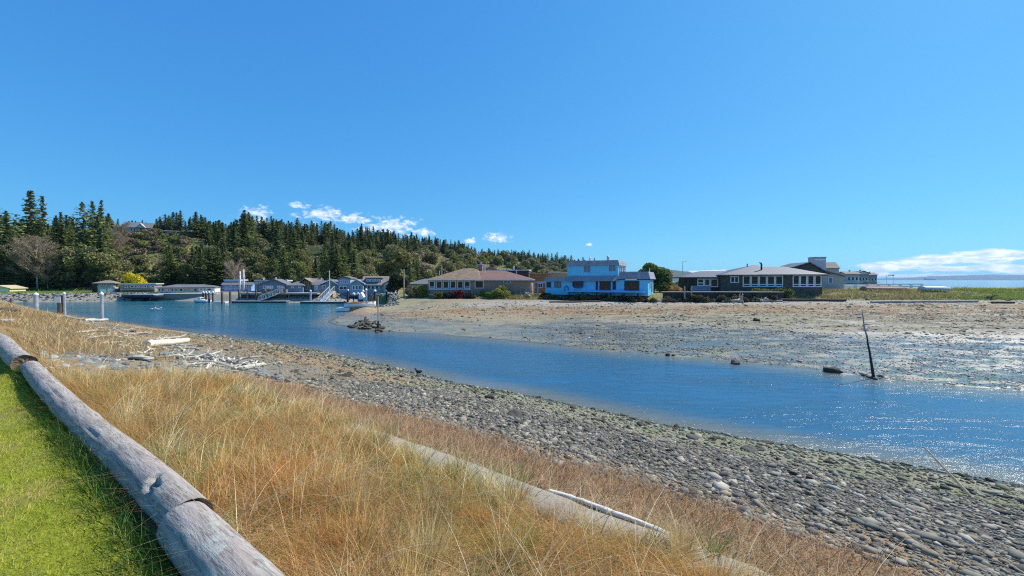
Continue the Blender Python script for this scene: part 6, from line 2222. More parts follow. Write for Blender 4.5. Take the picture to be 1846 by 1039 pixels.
def log(name, p0, p1, r0, r1, label, cat, mat, group=None, segs=70, n=30, knots=5, round0=0.0, seed=1, notch=None, end=END_MAT):
    p0, p1 = Vector(p0), Vector(p1)
    L = (p1 - p0).length
    root = empty(name, p0, 0, label, cat, group)
    d = (p1 - p0).normalized()
    root.rotation_euler = d.to_track_quat('X', 'Z').to_euler()
    rr = np.random.default_rng(seed)
    T = np.linspace(0, 1, segs + 1)
    A = np.linspace(0, 2 * np.pi, n + 1)[:-1]
    tt, aa = np.meshgrid(T, A, indexing='ij')
    rad = r0 + (r1 - r0) * tt
    rad = rad * (1 + 0.07 * (fbm(tt * L * 1.3, np.cos(aa) * 0.9 + np.sin(aa) * 1.7 + seed, seed) - .5) + 0.05 * (fbm(tt * L * 5, np.cos(aa) * 2 + np.sin(aa) * 3.1, seed + 3) - .5) + 0.05 * (fbm(tt * L * 2.2, np.cos(aa) * 7 + np.sin(aa) * 9.1, seed + 8) - .5))
    for _ in range(knots):
        kt, ka = rr.uniform(.03, .97), rr.uniform(0, 6.28)
        dd = np.hypot((tt - kt) * L / .12, (np.angle(np.exp(1j * (aa - ka)))) * r0 / .08)
        rad = rad * (1 + rr.uniform(-.10, .14) * np.exp(-dd ** 2))
    if round0:
        e = np.clip(tt * L / round0, 0, 1)
        rad = rad * (0.80 + 0.2 * np.sqrt(1 - (1 - e) ** 2))
    if notch:
        for nt_, na, w, dep in notch:
            jit = 0.5 * (fbm(tt * L * 26, aa * 7, seed + 5) - .5)
            dd = np.hypot((tt - nt_) * L / w[0], (np.angle(np.exp(1j * (aa - na)))) * r0 / w[1]) + jit
            rad = rad * (1 - dep * np.exp(-dd ** 4))
    X = tt * L
    Y = rad * np.cos(aa) + 0.03 * np.sin(tt * L * .7 + seed)
    Z = rad * np.sin(aa) + 0.018 * np.sin(tt * L * 1.1 + 2 * seed)
    V = np.stack([X, Y, Z], -1).reshape(-1, 3)
    i, j = np.meshgrid(np.arange(segs), np.arange(n), indexing='ij')
    F = np.stack([i * n + j, (i + 1) * n + j, (i + 1) * n + (j + 1) % n, i * n + (j + 1) % n], -1).reshape(-1, 4)
    o = mesh_np('trunk', V, F[:, ::-1], mat, root, smooth=True)
    # ends: a shallow ragged dish
    for s_, row in ((0, V[:n]), (1, V[-n:])):
        c = row.mean(0)
        rings = [row]
        for k in (0.86, 0.6, 0.3):
            q = c + (row - c) * k
            q[:, 0] += (-1 if s_ else 1) * (0.012 + .03 * rr.random(n)) * (1 if not round0 or s_ else -.6)
            rings.append(q)
        q = np.vstack(rings + [c[None] + [[(-0.03 if s_ else 0.03) if not round0 or s_ else -.02, 0, 0]]])
        f4, f3 = [], []
        for k in range(3):
            for jj in range(n):
                f4.append((k * n + jj, k * n + (jj + 1) % n, (k + 1) * n + (jj + 1) % n, (k + 1) * n + jj))
        for jj in range(n):
            f3.append((3 * n + jj, 3 * n + (jj + 1) % n, 4 * n))
        f4, f3 = np.array(f4), np.array(f3)
        if s_:
            f4, f3 = f4[:, ::-1], f3[:, ::-1]
        mesh_np('cut_end', q, [f4, f3], end if not (round0 and s_ == 0) else mat, root, smooth=True)
    return root


def logs():
    def P(u, v, r, sink=0.03):
        x, y = from_uv(u, v)
        return (x, y, hz(x, y) + r - sink)
    lm1 = log_mat('grey_log_bark', 0.12, 0.0)
    lm2 = log_mat('lichened_log_bark', 0.33, 3.1)
    lm3 = log_mat('mossy_log_bark', 0.2, 7.7)
    log('log', P(0.86, 3.30, .13), P(0.745, 11.45, .125), .134, .128, 'long weathered grey log of the rail with a split near its nearer end', 'log', lm1, 'log rail along the lawn', 460, 48, 22, 0, 4,
        notch=[(0.070, 0.95, (.05, .05), .42), (0.078, 1.3, (.03, .035), .45), (0.060, 0.65, (.05, .02), .38), (0.045, 0.42, (.07, .014), .34), (0.022, 0.25, (.12, .010), .3), (0.066, 1.12, (.09, .02), .3), (0.3, .9, (.3, .008), .12), (0.55, 1.2, (.4, .007), .12)])
    log('log', P(0.84, 3.35, .142), P(0.88, -2.5, .15), .145, .15, 'thick lichen mottled log with a rounded end, nearest of the log rail', 'log', lm2, 'log rail along the lawn', 300, 48, 14, .10, 9, notch=[(0.10, .9, (.35, .008), .12), (.2, 1.3, (.3, .007), .1)])
    log('log', P(0.72, 11.6, .17), P(0.46, 20.0, .16), .165, .16, 'mossy greenish log of the rail, farthest along the lawn', 'log', lm3, 'log rail along the lawn', 80, 30, 8, 0, 14)
    # driftwood
    def drift(pa, pb, r, label, mat, r1=None, lift=0.0):
        a, b = gpt(*pa), gpt(*pb)
        a.z += r - .02 + lift
        b.z += (r1 or r) - .02 + lift
        log('driftwood_log', a, b, r, r1 or r, label, 'driftwood', mat, None, 30, 14, 5, 0, int(pa[0]), end=PALEDRIFT)
    drift((264, 628), (336, 617), .14, 'pale bleached log lying across the driftwood patch', PALEDRIFT, .115)
    drift((421, 671), (478, 658.5), .075, 'short white driftwood log at the edge of the dry grass', BLEACHED, .06)
    drift((390, 656), (444, 662), .06, 'dark wet looking plank in the driftwood patch', DARKWOOD, .05)
    drift((118, 573), (168, 582), .10, 'long pale driftwood pole running down to the channel', BLEACHED, .07)
    drift((150, 580), (192, 578.5), .11, 'short white driftwood log beside the steel piling', BLEACHED, .1)
    drift((200, 652), (262, 640), .035, 'thin bleached branch leaning over the blue grey stones', BLEACHED, .025)
    drift((330, 640), (420, 652), .035, 'long thin bleached pole among driftwood sticks', BLEACHED, .03)
    drift((210, 588), (214, 584), .03, 'tiny upright stub of driftwood near the channel', BLEACHED, .02)
    b = gpt(1752, 897, .5)
    t = at_y(1665, 805, b.y)
    r_ = empty('leaning_stick', b, 0, 'thin pale stick leaning left at the lower right edge of the water', 'stick')
    d_ = t - b
    MB().path([d_ * -.05, d_ * .5, d_], [.026, .022, .014], 6).build('shaft', PALEDRIFT, r_)
    # slab and other rocks near it
    p = gpt(252, 650)
    V, F = ico(3, 77, .22)
    o = mesh_np('rock_slab', V, F, M_STONE, smooth=False, tint=np.tile([0.40, 0.39, 0.35], (len(V), 1)), loc=(p.x, p.y, p.z + .07))
    o.rotation_euler = (R(-14), R(8), R(30))
    o.scale = (.30, .22, .28)
    tag(o, 'flat pale rock slab tilted among driftwood beside the stone heap', 'rock')
    p = gpt(18, 565)
    o = mesh_np('rock', *ico(3, 31, .5), M_STONE, smooth=True, tint=[0.12, 0.10, 0.08], loc=(p.x, p.y, p.z + .12))
    o.scale = (.5, .4, .5)
    tag(o, 'dark rounded rock in the dry grass at the far left', 'rock')
    p = gpt(10, 583)
    o = mesh_np('rock', *ico(3, 32, .6), M_STONE, smooth=True, tint=[0.45, 0.42, 0.36], loc=(p.x, p.y, p.z + .08))
    o.scale = (.22, .18, .2)
    tag(o, 'pale stone in the dry grass above the mossy log', 'rock')
    # sticks
    pr = []
    rr = random.Random(12)
    for k in range(5):
        m = MB()
        L = 1.0
        pts = [(L * (t / 5 - .5), rr.uniform(-.03, .03), rr.uniform(-.01, .02)) for t in range(6)]
        m.path(pts, [.020, .022, .02, .018, .015, .008], 6)
        if k % 2:
            m.path([(0.1, 0, 0), (.25, .12, .03)], [.012, .004], 5)
        o = m.build('driftwood_stick', BLEACHED if k % 3 else PALEDRIFT)
        COL.objects.unlink(o)
        pr.append(o)
    cnt = 0
    while cnt < 160:
        q = rr.random()
        if q < .78:
            px, py = rr.uniform(125, 330), rr.uniform(583, 648)
            if py < 583 + (px - 125) * .12 or py > 612 + (px - 125) * .22 or px < 125 + (py - 583) * 0.9:
                continue
        else:
            px, py = rr.uniform(320, 470), rr.uniform(636, 672)
            if py < 630 + (px - 320) * .12:
                continue
        p = gpt(px, py)
        o = pr[cnt % 5].copy()
        COL.objects.link(o)
        o.location = (p.x, p.y, p.z + .02 + rr.uniform(0, .05))
        o.rotation_euler = (rr.uniform(0, 6), rr.uniform(-.12, .12), rr.gauss(2.5, .6))
        s = rr.uniform(.35, 1.5)
        o.scale = (s, rr.uniform(.7, 2.0), rr.uniform(.7, 1.8))
        tag(o, 'bleached driftwood stick in the tangle on the bank', 'driftwood', 'bleached sticks tangled on the bank')
        cnt += 1
    # logs along the foot of the spit's berm
    for pa, pb, D, r, lb, mt in (((1395, 541), (1525, 542.5), 62.5, .22, 'dark squared timber along the foot of the grassy berm', DARKWOOD), ((1570, 541), (1762, 542.5), 60, .17, 'long silvered log along the foot of the grassy berm', GREYWOOD),
                             ((1788, 543), (1828, 546.5), 58.5, .16, 'short dark plank at the right end of the berm foot', DARKWOOD), ((1355, 541.5), (1410, 542), 62, .15, 'grey log below the pale cap of the sea wall', GREYWOOD),
                             ((990, 543), (1083, 542), 63, .13, 'brown pole on the sand below the blue house', TIMBER)):
        a, b = at_y(*pa, D), at_y(*pb, D)
        a.z = hz(a.x, a.y) + r
        b.z = hz(b.x, b.y) + r
        log('driftwood_log', a, b, r, r * .9, lb, 'driftwood', mt, None, 24, 10, 3, 0, int(pa[0]), end=mt)
    # big pale root stump at the sea wall
    p = at_y(1325, 542, 61.5)
    r = empty('driftwood_stump', (p.x, p.y, hz(p.x, p.y)), 0, 'silver driftwood trunk with upturned roots lying before the sea wall', 'driftwood')
    MB().path([(-2.0, 0, .18), (0, .1, .25), (.9, 0, .35)], [.13, .2, .3], 9).build('trunk', BLEACHED, r, smooth=True)
    m = MB()
    for k in range(7):
        a = rr.uniform(-.6, 1.7)
        ln = rr.uniform(.5, 1.3)
        m.path([(.85, 0, .4), (.85 + .35 * ln * math.cos(a), rr.uniform(-.5, .5), .4 + .5 * ln * math.sin(a)), (.85 + .4 * ln * math.cos(a), rr.uniform(-.8, .8), .4 + ln * math.sin(a))], [.12, .07, .02], 6)
    m.build('root', BLEACHED, r, smooth=True)
    for px, py, D, lb, mt in ((1785, 517, 64, 'dark root stump standing on the berm crest near the sea', DARKWOOD), (1375, 540, 62, 'pale tangle of branches before the sea wall', BLEACHED), (1268, 538, 62.4, 'brown root tangle between steps and silver trunk', TIMBER)):
        p = at_y(px, py, D)
        r = empty('root_tangle', (p.x, p.y, hz(p.x, p.y)), rr.uniform(0, 6), lb, 'driftwood')
        m = MB()
        for k in range(9):
            a = rr.uniform(0, 6.28)
            ln = rr.uniform(.6, 1.5)
            m.path([(0, 0, .1), (.5 * ln * math.cos(a), .5 * ln * math.sin(a), rr.uniform(.2, .6)), (ln * math.cos(a), ln * math.sin(a), rr.uniform(.1, 1.1))], [.14, .08, .02], 6)
        m.build('root', mt, r, smooth=True)
    p = at_y(1740, 522, 66)
    b = at_y(1737, 516.5, 66)
    a2 = at_y(1750, 523, 66)
    r = empty('driftwood_log', (a2.x, a2.y, hz(a2.x, a2.y)), 0, 'white driftwood pole leaning out of the berm grass', 'driftwood')
    MB().path([(0, 0, 0), (-.5, 0, .35), (-1.1, .1, .62)], [.12, .11, .08], 8).build('pole', BLEACHED, r, smooth=True)


logs()


def concrete_wall():
    P = []
    v = np.arange(-14, 11.6, .25)
    r = np.random.default_rng(4)
    root = empty('concrete_wall', (*from_uv(3.2, 2.0), 2.0), 0, 'low old concrete wall edging the dry grass above the beach', 'wall')
    root_o = Vector(root.location)
    zt = 2.50 + 0.03 * np.sin(v * .6)
    a = []
    n = len(v)
    prof = [(3.0, -.9), (3.39, -.9), (3.39, -.04), (3.36, 0.0), (3.03, 0.0), (3.0, -.03)]
    for i in range(n):
        du = 0.02 * (vnoise(v[i] * 1.4, 0, 3) - .5)
        for (u, dz) in prof:
            j = r.normal(0, .006)
            x, y = from_uv(u + du + j, v[i])
            a.append((x - root_o.x, y - root_o.y, zt[i] + dz + (r.normal(0, .005) if dz > -.5 else 0) - root_o.z))
    k = len(prof)
    F = np.array([(i * k + j, i * k + (j + 1) % k, (i + 1) * k + (j + 1) % k, (i + 1) * k + j) for i in range(n - 1) for j in range(k)])
    mesh_np('wall_body', np.array(a), F, CONCRETE, root, smooth=False)
    # pale broken lip on the beach side
    a = []
    vv = np.arange(0.85, 2.0, .06)
    prof = [(3.352, .004), (3.402, -.03), (3.402, .022), (3.36, .028)]
    for x_ in vv:
        e = min(1, (x_ - .8) / .3, (2.05 - x_) / .3)
        du = 0.006 * math.sin(x_ * 3)
        for u, dz in prof:
            x, y = from_uv(u + du + r.normal(0, .002), x_)
            z = 2.50 + 0.03 * math.sin(x_ * .6)
            a.append((x - root_o.x, y - root_o.y, z + dz * max(.15, e) + r.normal(0, .0015) - root_o.z))
    k = 4
    F = np.array([(i * k + j, i * k + (j + 1) % k, (i + 1) * k + (j + 1) % k, (i + 1) * k + j) for i in range(len(vv) - 1) for j in range(k)])
    mesh_np('wall_lip', np.array(a), F, plain('pale_mortar', (0.55, 0.53, 0.49), .9, .1, 8, .3, .01), root)


concrete_wall()


def grass_tufts():
    """green sedge clumps one can tell apart in the straw"""
    r = RNG
    for i, (px, py, h, nb, lb) in enumerate([
            (645, 1008, .30, 9, 'upright clump of broad green blades low in the dry grass'), (1290, 1010, .40, 26, 'tall green and yellow sedge tuft growing beside the concrete wall'),
            (815, 868, .30, 26, 'loose tuft of green blades hanging over the pale wall'), (640, 775, .36, 16, 'tall sparse green tuft left of the bare wall top'),
            (702, 782, .26, 22, 'green tuft beside the bare stretch of concrete wall'), (860, 905, .34, 20, 'dark green tuft behind the arching straw clump'),
            (410, 905, .20, 12, 'small green tuft beside the split log end'), (210, 765, .20, 14, 'green tuft against the middle of the long log'),
            (950, 870, .34, 14, 'slender green blades right of the arching straw clump'), (505, 745, .25, 10, 'thin green tuft in the middle of the straw'),
            (1180, 985, .30, 16, 'green tuft over the lower end of the pale wall lip')]):
        p = gpt(px, py, 2.4)
        n = nb
        x = r.normal(0, .035, n)
        y = r.normal(0, .035, n)
        tt = pal(n, [(0.12, 0.21, 0.04), (0.20, 0.30, 0.07), (0.45, 0.40, 0.16)], [4, 3, 1])
        o = blades('grass_tuft', x, y, np.full(n, -.01), h * r.uniform(.5, 1.1, n), r.uniform(.007, .014, n), r.uniform(0, 6.28, n), r.uniform(.05, .5, n), r.uniform(0, .5, n), np.clip(tt, .01, .9), 4)
        o.location = p
        tag(o, lb, 'grass tuft')
    for i, (px, py, h, nb, lb) in enumerate([(905, 905, .30, 150, 'bleached straw clump arching over the middle of the bank'), (560, 735, .30, 120, 'pale arching straw clump near the left end of the concrete wall'), (1245, 995, .30, 90, 'bleached straw clump spilling over the lower wall')]):
        p = gpt(px, py, 2.4)
        n = nb
        x = r.normal(0, .08, n)
        y = r.normal(0, .08, n)
        tt = pal(n, [(0.72, 0.60, 0.34), (0.60, 0.42, 0.18)], [3, 2])
        o = blades('straw_clump', x, y, np.full(n, -.01), h * r.uniform(.5, 1.3, n), r.uniform(.003, .006, n), r.normal(2.6, 1.0, n), r.uniform(.2, .8, n), r.uniform(.5, 1.3, n), np.clip(tt, .01, .9), 6)
        o.location = p
        tag(o, lb, 'grass tuft')


grass_tufts()


# ------------------------------------------------------------------ trees
M_BARK = plain('bark', (0.14, 0.11, 0.09), 0.9, 0.35, 3, 0.5, 0.05, stretch=(1, 1, .2))
M_PALEBARK = plain('pale_bark', (0.32, 0.28, 0.24), 0.9, 0.3, 3, 0.5, 0.05, stretch=(1, 1, .2))


def trunk_mesh(h, r, lean, rr):
    pts = [(lean * t * t + rr.uniform(-.02, .02) * h * .3, rr.uniform(-.02, .02) * h * .3, h * t) for t in np.linspace(0, 1, 7)]
    pts[0] = (0, 0, -.8)
    return pts, [r * (1 - .93 * t) * (1.3 if t == 0 else 1) for t in np.linspace(0, 1, 7)]


def conifer(h, r, seed, cols, bare=0.08, gap=0.35, card=1.0, name='fir_tree', narrow=1.0, raw=None):
    rg = np.random.default_rng(seed)
    rr = random.Random(seed)
    root = empty(name)
    pts, rad = trunk_mesh(h * .98, h * .013 + .08, rg.normal(0, .3), rr)
    MB().path(pts, rad, 7).build('trunk', M_BARK, root, smooth=True)
    cen, A, B, T = [], [], [], []
    nb = int(h * 9)
    nw = int(h * 1.15)
    for i in range(nb):
        t = (i + rg.uniform(0, 1)) / nb
        t = min(.995, (math.floor(t * nw) + rg.beta(1.3, 2.2)) / nw)
        z = h * (bare + (1 - bare) * t)
        az = i * 2.4 + rg.normal(0, .5)
        lobe = 0.75 + 0.5 * float(vnoise(np.cos(az) * 1.5 + seed, np.sin(az) * 1.5 + t * 5, seed))
        ln = r * narrow * (1 - t) ** .78 * lobe * rg.uniform(.55, 1.2) * (0.6 + .4 * min(1, t * 6)) * 1.12 + .12
        if float(vnoise(np.cos(az) * 1.1 + 7, t * 9 + np.sin(az) * 1.1, seed + 5)) < gap * .55:
            ln *= .45
        droop = rg.uniform(-.34, .04) + .25 * t
        k = max(3, int(ln * 2.3))
        d = np.array([math.cos(az), math.sin(az), 0])
        sd_ = np.array([-math.sin(az), math.cos(az), 0])
        for s in np.linspace(.2, 1, k):
            p = d * ln * s + np.array([0, 0, z + droop * ln * s + .12 * ln * s * s])
            for _ in range(2):
                w = card * rg.uniform(.30, .68) * (1.25 - .5 * s) * (1 - .45 * t)
                p2 = p + sd_ * rg.normal(0, .22 * ln * .5 * (1.2 - s)) + np.array([0, 0, rg.normal(0, .14)])
                tx = rg.normal(0, .5)
                a = (d * math.cos(tx) + sd_ * math.sin(tx)) * w * 1.05 + np.array([0, 0, rg.normal(-.15, .2)]) * w
                b = (sd_ * math.cos(tx) - d * math.sin(tx)) * w * .55 + np.array([0, 0, rg.normal(0, .38)]) * w
                cen.append(p2)
                A.append(a)
                B.append(b)
                T.append(rg.choice(len(cols)))
    C, A, B = np.array(cen), np.array(A), np.array(B)
    n = len(C)
    # a ragged spray: five-sided with a notched tip
    V = np.stack([C - A * .7 - B * .3, C - A * .1 - B, C + A * 1.0 - B * .25, C + A * .55 + B * .1, C + A * .85 + B * .7, C - A * .3 + B * .9], 1).reshape(-1, 3)
    o6 = (np.arange(n) * 6)[:, None]
    F = np.concatenate([o6 + [[0, 1, 2, 3]], o6 + [[0, 3, 4, 5]]])
    tc = np.array(cols)[T] * (1 + .22 * rg.standard_normal((n, 1)))
    if raw is not None:
        raw.append((V, F, np.clip(np.repeat(tc, 6, 0), .005, .9)))
    mesh_np('crown', V, F, M_LEAF, root, tint=np.clip(np.repeat(tc, 6, 0), .005, .9))
    return root


def leafy(h, w, seed, cols, name='broadleaf_tree', dens=1.0, size=.45, trunk=.35, lobes=9, bark=None, flat=1.0):
    rg = np.random.default_rng(seed)
    rr = random.Random(seed)
    root = empty(name)
    m = MB()
    cen = []
    for i in range(lobes):
        a = rg.uniform(0, 6.28)
        q = rg.uniform(.1, 1) ** .6
        zz = h * (trunk + (1 - trunk) * rg.uniform(.12, .86))
        sh = math.sin(math.pi * min(1, max(.1, (zz / h - trunk * .6) / (1.05 - trunk * .6)))) ** .7
        cen.append((w * .62 * q * sh * math.cos(a), w * .62 * q * sh * math.sin(a), zz, w * rg.uniform(.26, .46)))
    if trunk > 0:
        pts, rad = trunk_mesh(h * .6, h * .02 + .04, rg.normal(0, .2), rr)
        m.path(pts, rad, 7)
        for c in cen:
            m.path([(0, 0, h * trunk * .7), (c[0] * .5, c[1] * .5, c[2] * .7), c[:3]], [h * .012 + .02, h * .008 + .015, .015], 5)
        m.build('trunk', bark or M_BARK, root, smooth=True)
    P, T = [], []
    for c in cen:
        n = int(170 * dens * (c[3] / size) ** 1.6 / 2.2) + 20
        d = rg.standard_normal((n, 3))
        d /= np.linalg.norm(d, axis=1)[:, None]
        rad = c[3] * (.55 + .5 * rg.random((n, 1)))
        p = d * rad * [1, 1, .85 * flat] + np.array(c[:3])
        P.append(p[p[:, 2] > .02 * h])
    P = np.vstack(P)
    n = len(P)
    nrm = rg.standard_normal((n, 3))
    a = np.cross(nrm, rg.standard_normal((n, 3)))
    a /= np.linalg.norm(a, axis=1)[:, None]
    b = np.cross(nrm, a)
    b /= np.linalg.norm(b, axis=1)[:, None]
    s = size * rg.uniform(.25, .6, (n, 1))
    V = np.stack([P - a * s, P - b * s * .6, P + a * s, P + b * s * .6], 1).reshape(-1, 3)
    F = np.arange(4 * n).reshape(-1, 4)
    tc = np.array(cols)[rg.choice(len(cols), n)] * (1 + .2 * rg.standard_normal((n, 1)))
    mesh_np('crown' if trunk > 0 else 'foliage', V, F, M_LEAF, root, tint=np.clip(np.repeat(tc, 4, 0), .005, .95))
    return root


def twiggy(h, w, seed, cols, name='bare_tree', dens=1.0):
    """a leafless tree: trunk with limbs, and a crown of thin twigs"""
    rg = np.random.default_rng(seed)
    rr = random.Random(seed)
    root = empty(name)
    m = MB()
    pts, rad = trunk_mesh(h * .9, h * .012 + .05, rg.normal(0, .4), rr)
    m.path(pts, rad, 7)
    tips = []
    for i in range(int(16 * dens)):
        t = rg.uniform(.22, .92)
        a = rg.uniform(0, 6.28)
        ln = w * (.35 + .65 * math.sin(math.pi * min(.95, t * .95)))
        b0 = np.array([0, 0, h * .9 * t])
        e = b0 + np.array([math.cos(a) * ln, math.sin(a) * ln, ln * rg.uniform(.5, 1.3)])
        mid = (b0 + e) / 2 + np.array([0, 0, -.06 * ln])
        m.path([b0, mid, e], [h * .006 + .02, h * .004 + .015, .012], 5)
        for s in np.linspace(.35, 1, 5):
            tips.append(b0 + (e - b0) * s)
    m.build('trunk', M_PALEBARK, root, smooth=True)
    tips = np.array(tips)
    n = int(2600 * dens)
    P = tips[rg.integers(0, len(tips), n)] + rg.normal(0, .05 * w + .12, (n, 3))
    d = rg.standard_normal((n, 3)) * [1, 1, .5] + [0, 0, .9]
    d /= np.linalg.norm(d, axis=1)[:, None]
    sd_ = np.cross(d, rg.standard_normal((n, 3)))
    sd_ /= np.linalg.norm(sd_, axis=1)[:, None]
    L = rg.uniform(.4, 1.2, (n, 1))
    wd = rg.uniform(.02, .05, (n, 1))
    V = np.stack([P - sd_ * wd, P + sd_ * wd, P + d * L], 1).reshape(-1, 3)
    F = np.arange(3 * n).reshape(-1, 3)
    tc = np.array(cols)[rg.choice(len(cols), n)] * (1 + .2 * rg.standard_normal((n, 1)))
    mesh_np('twigs', V, F, M_LEAF, root, tint=np.clip(np.repeat(tc, 3, 0), .005, .95))
    return root


def strip(root):
    """take a prototype out of the scene (it is only copied)"""
    for c in list(root.children):
        COL.objects.unlink(c)
    COL.objects.unlink(root)
    return root


DG = [(0.118, 0.154, 0.04), (0.168, 0.203, 0.055), (0.236, 0.247, 0.066), (0.094, 0.123, 0.04)]
BG = [(0.094, 0.14, 0.053), (0.14, 0.188, 0.066), (0.187, 0.217, 0.071)]
YG = [(0.202, 0.214, 0.047), (0.155, 0.182, 0.047), (0.26, 0.244, 0.063)]
OL = [(0.25, 0.235, 0.09), (0.31, 0.27, 0.12), (0.21, 0.20, 0.08), (0.19, 0.21, 0.06)]
BR = [(0.26, 0.19, 0.13), (0.20, 0.14, 0.10), (0.32, 0.25, 0.17)]


def skyline(px):
    return np.interp(px, [-200, 0, 30, 65, 85, 105, 125, 150, 185, 205, 225, 262, 285, 328, 345, 358, 378, 400, 420, 440, 462, 478, 500, 530, 560, 590, 610, 630, 660, 690, 720, 760, 800, 830, 860, 890, 920, 960, 1000, 1045, 1070, 1085],
                     [350, 362, 375, 343, 352, 380, 376, 362, 364, 392, 388, 385, 390, 375, 388, 375, 395, 394, 398, 376, 380, 390, 391, 393, 396, 392, 405, 412, 400, 408, 416, 420, 426, 432, 444, 446, 447, 450, 454, 457, 462, 468])


def forest():
    rr = random.Random(21)
    protos = [strip(conifer(24, 4.6, 1, DG, .06, .3)), strip(conifer(22, 3.6, 2, BG, .08, .5)), strip(conifer(26, 5.4, 3, DG, .05, .45)), strip(conifer(20, 3.0, 4, BG, .1, .6, narrow=.9)), strip(conifer(23, 4.2, 5, DG + YG[:1], .06, .4)), strip(conifer(21, 5.0, 6, DG, .12, .7))]
    PH = [24, 22, 26, 20, 23, 21]
    n_obj = 0

    def plant(px, D, h, label, group, k=None, wf=1.0, base=None):
        nonlocal n_obj
        x = (px - CX) / FPX * D
        z = hz(x, D) if base is None else base
        k = rr.randrange(6) if k is None else k
        s = h / PH[k]
        r = dup(protos[k], (x, D, z - .3), rr.uniform(0, 6.28), (s * wf * rr.uniform(.85, 1.15), s * wf * rr.uniform(.85, 1.15), s), label, group)
        n_obj += 1
        return r
    # ---- big firs at the left edge, each told apart
    for px, top, D, k, wf, lb in [(-14, 352, 124, 2, 1.2, 'tall dark fir cut by the left edge of the wood'), (14, 385, 116, 0, 1.5, 'broad dark fir in front at the far left above the cream garage'),
                                  (58, 342, 132, 5, 1.25, 'tallest fir with ragged open branches on the left skyline'), (80, 352, 138, 5, .9, 'narrower fir close beside the tallest left fir'),
                                  (112, 381, 150, 5, 1.0, 'paler fir in the dip between the two tall left fir groups'), (150, 364, 134, 2, 1.35, 'massive dense fir crowning the left bluff'), (170, 362, 142, 0, 1.1, 'dense fir joined to the massive one on the left bluff'),
                                  (186, 360, 146, 1, 1.0, 'spired fir at the right end of the left bluff group'), (38, 430, 112, 4, 1.5, 'bushy fir low in front of the left wood'),
                                  (118, 442, 113, 0, 1.7, 'bushy mid green fir above the far lawn'), (92, 462, 111, 4, 1.4, 'short bushy fir beside the bare brown trees'), (145, 455, 116, 2, 1.3, 'dark low fir right of the mid green fir'), (5, 440, 110, 2, 1.5, 'dark low fir at the foot of the left edge wood')]:
        x = (px - CX) / FPX * D
        z = hz(x, D)
        h = EYE + (HOR - top) * D / FPX - z
        plant(px, D, h, lb, None, k, wf)
    # ---- ridge line
    px = 198.0
    while px < 1088:
        D = float(np.interp(px, HP, HDR)) * rr.uniform(.985, 1.05)
        x = (px - CX) / FPX * D
        z = hz(x, D)
        top = float(skyline(px)) + abs(rr.gauss(0, 5)) + (-2 if rr.random() < .2 else 1.5)
        h = EYE + (HOR - top) * D / FPX - z
        near_house = 222 < px < 276
        if h > 4:
            plant(px, D if not near_house else D * 1.08, max(h, 5), 'dark fir on the skyline of the wooded ridge', 'firs along the skyline of the ridge', rr.choice([0, 1, 3, 2, 4, 5, 1]), rr.uniform(1.3, 2.0))
        px += rr.uniform(6.2, 10.5)
    # ---- second rank just below the ridge and the slope
    tries = 0
    cnt = 0
    while cnt < 148 and tries < 8000:
        tries += 1
        px = rr.uniform(-40, 780) if rr.random() < .8 else rr.uniform(700, 1070)
        dr, df = float(np.interp(px, HP, HDR)), float(np.interp(px, HP, HDF))
        f = rr.uniform(.02, .95)
        D = df + (dr - df) * f
        x = (px - CX) / FPX * D
        z = hz(x, D)
        gy = HOR - (z - EYE) * FPX / D
        h = rr.uniform(10, 19) * (0.75 if f > .7 else 1)
        ty = gy - h * FPX / D
        if ty < skyline(px) + 6:
            continue
        if 192 < px < 350 and ty < 462:
            continue
        if 350 <= px < 395 and ty < 425:
            continue
        if 222 < px < 350 and f > .5:
            continue
        if px > 760 and f < .78:
            continue
        if 640 < px < 770 and gy > 470:
            continue
        if 465 < px < 495 and ty < 440 < gy and D < 230:
            continue
        if 548 < px < 584 and ty < 446 < gy and D < 260:
            continue
        plant(px, D, h, 'dark conifer on the flank of the wooded hill', 'conifers on the flank of the wooded hill', None, rr.uniform(1.4, 2.1))
        cnt += 1
    # ---- foot of the hill behind the far houses
    for i in range(34):
        px = rr.uniform(270, 770)
        D = rr.uniform(112, 124) if px < 640 else rr.uniform(125, 150)
        h = rr.uniform(8, 14)
        if 640 < px < 735 and rr.random() < .6:
            continue
        plant(px, D, h, 'dark bushy conifer behind the far shore houses', 'conifers behind the far shore houses', rr.choice([0, 2, 4]), rr.uniform(1.2, 1.6))
    # ---- budding and bare trees
    ol = [strip(leafy(9, 4.2, 31, OL, dens=1.2, size=.55, trunk=.2, name='budding_tree')), strip(leafy(7, 4.6, 32, OL + BR[:1], dens=1.1, size=.5, trunk=.15, name='budding_tree')), strip(leafy(8, 3.6, 33, YG + OL[:1], dens=1.2, size=.5, trunk=.2, name='budding_tree'))]
    tw = [strip(twiggy(15, 4.0, 41, [(0.42, 0.32, 0.21), (0.34, 0.25, 0.17)], dens=1.9)), strip(twiggy(12, 3.6, 42, BR + [(0.40, 0.31, 0.21)], dens=1.6))]

    def put(pr, px, D, s, label, group=None, wf=1.0):
        x = (px - CX) / FPX * D
        return dup(pr, (x, D, hz(x, D) - .2), rr.uniform(0, 6.28), (s * wf, s * wf, s), label, group)
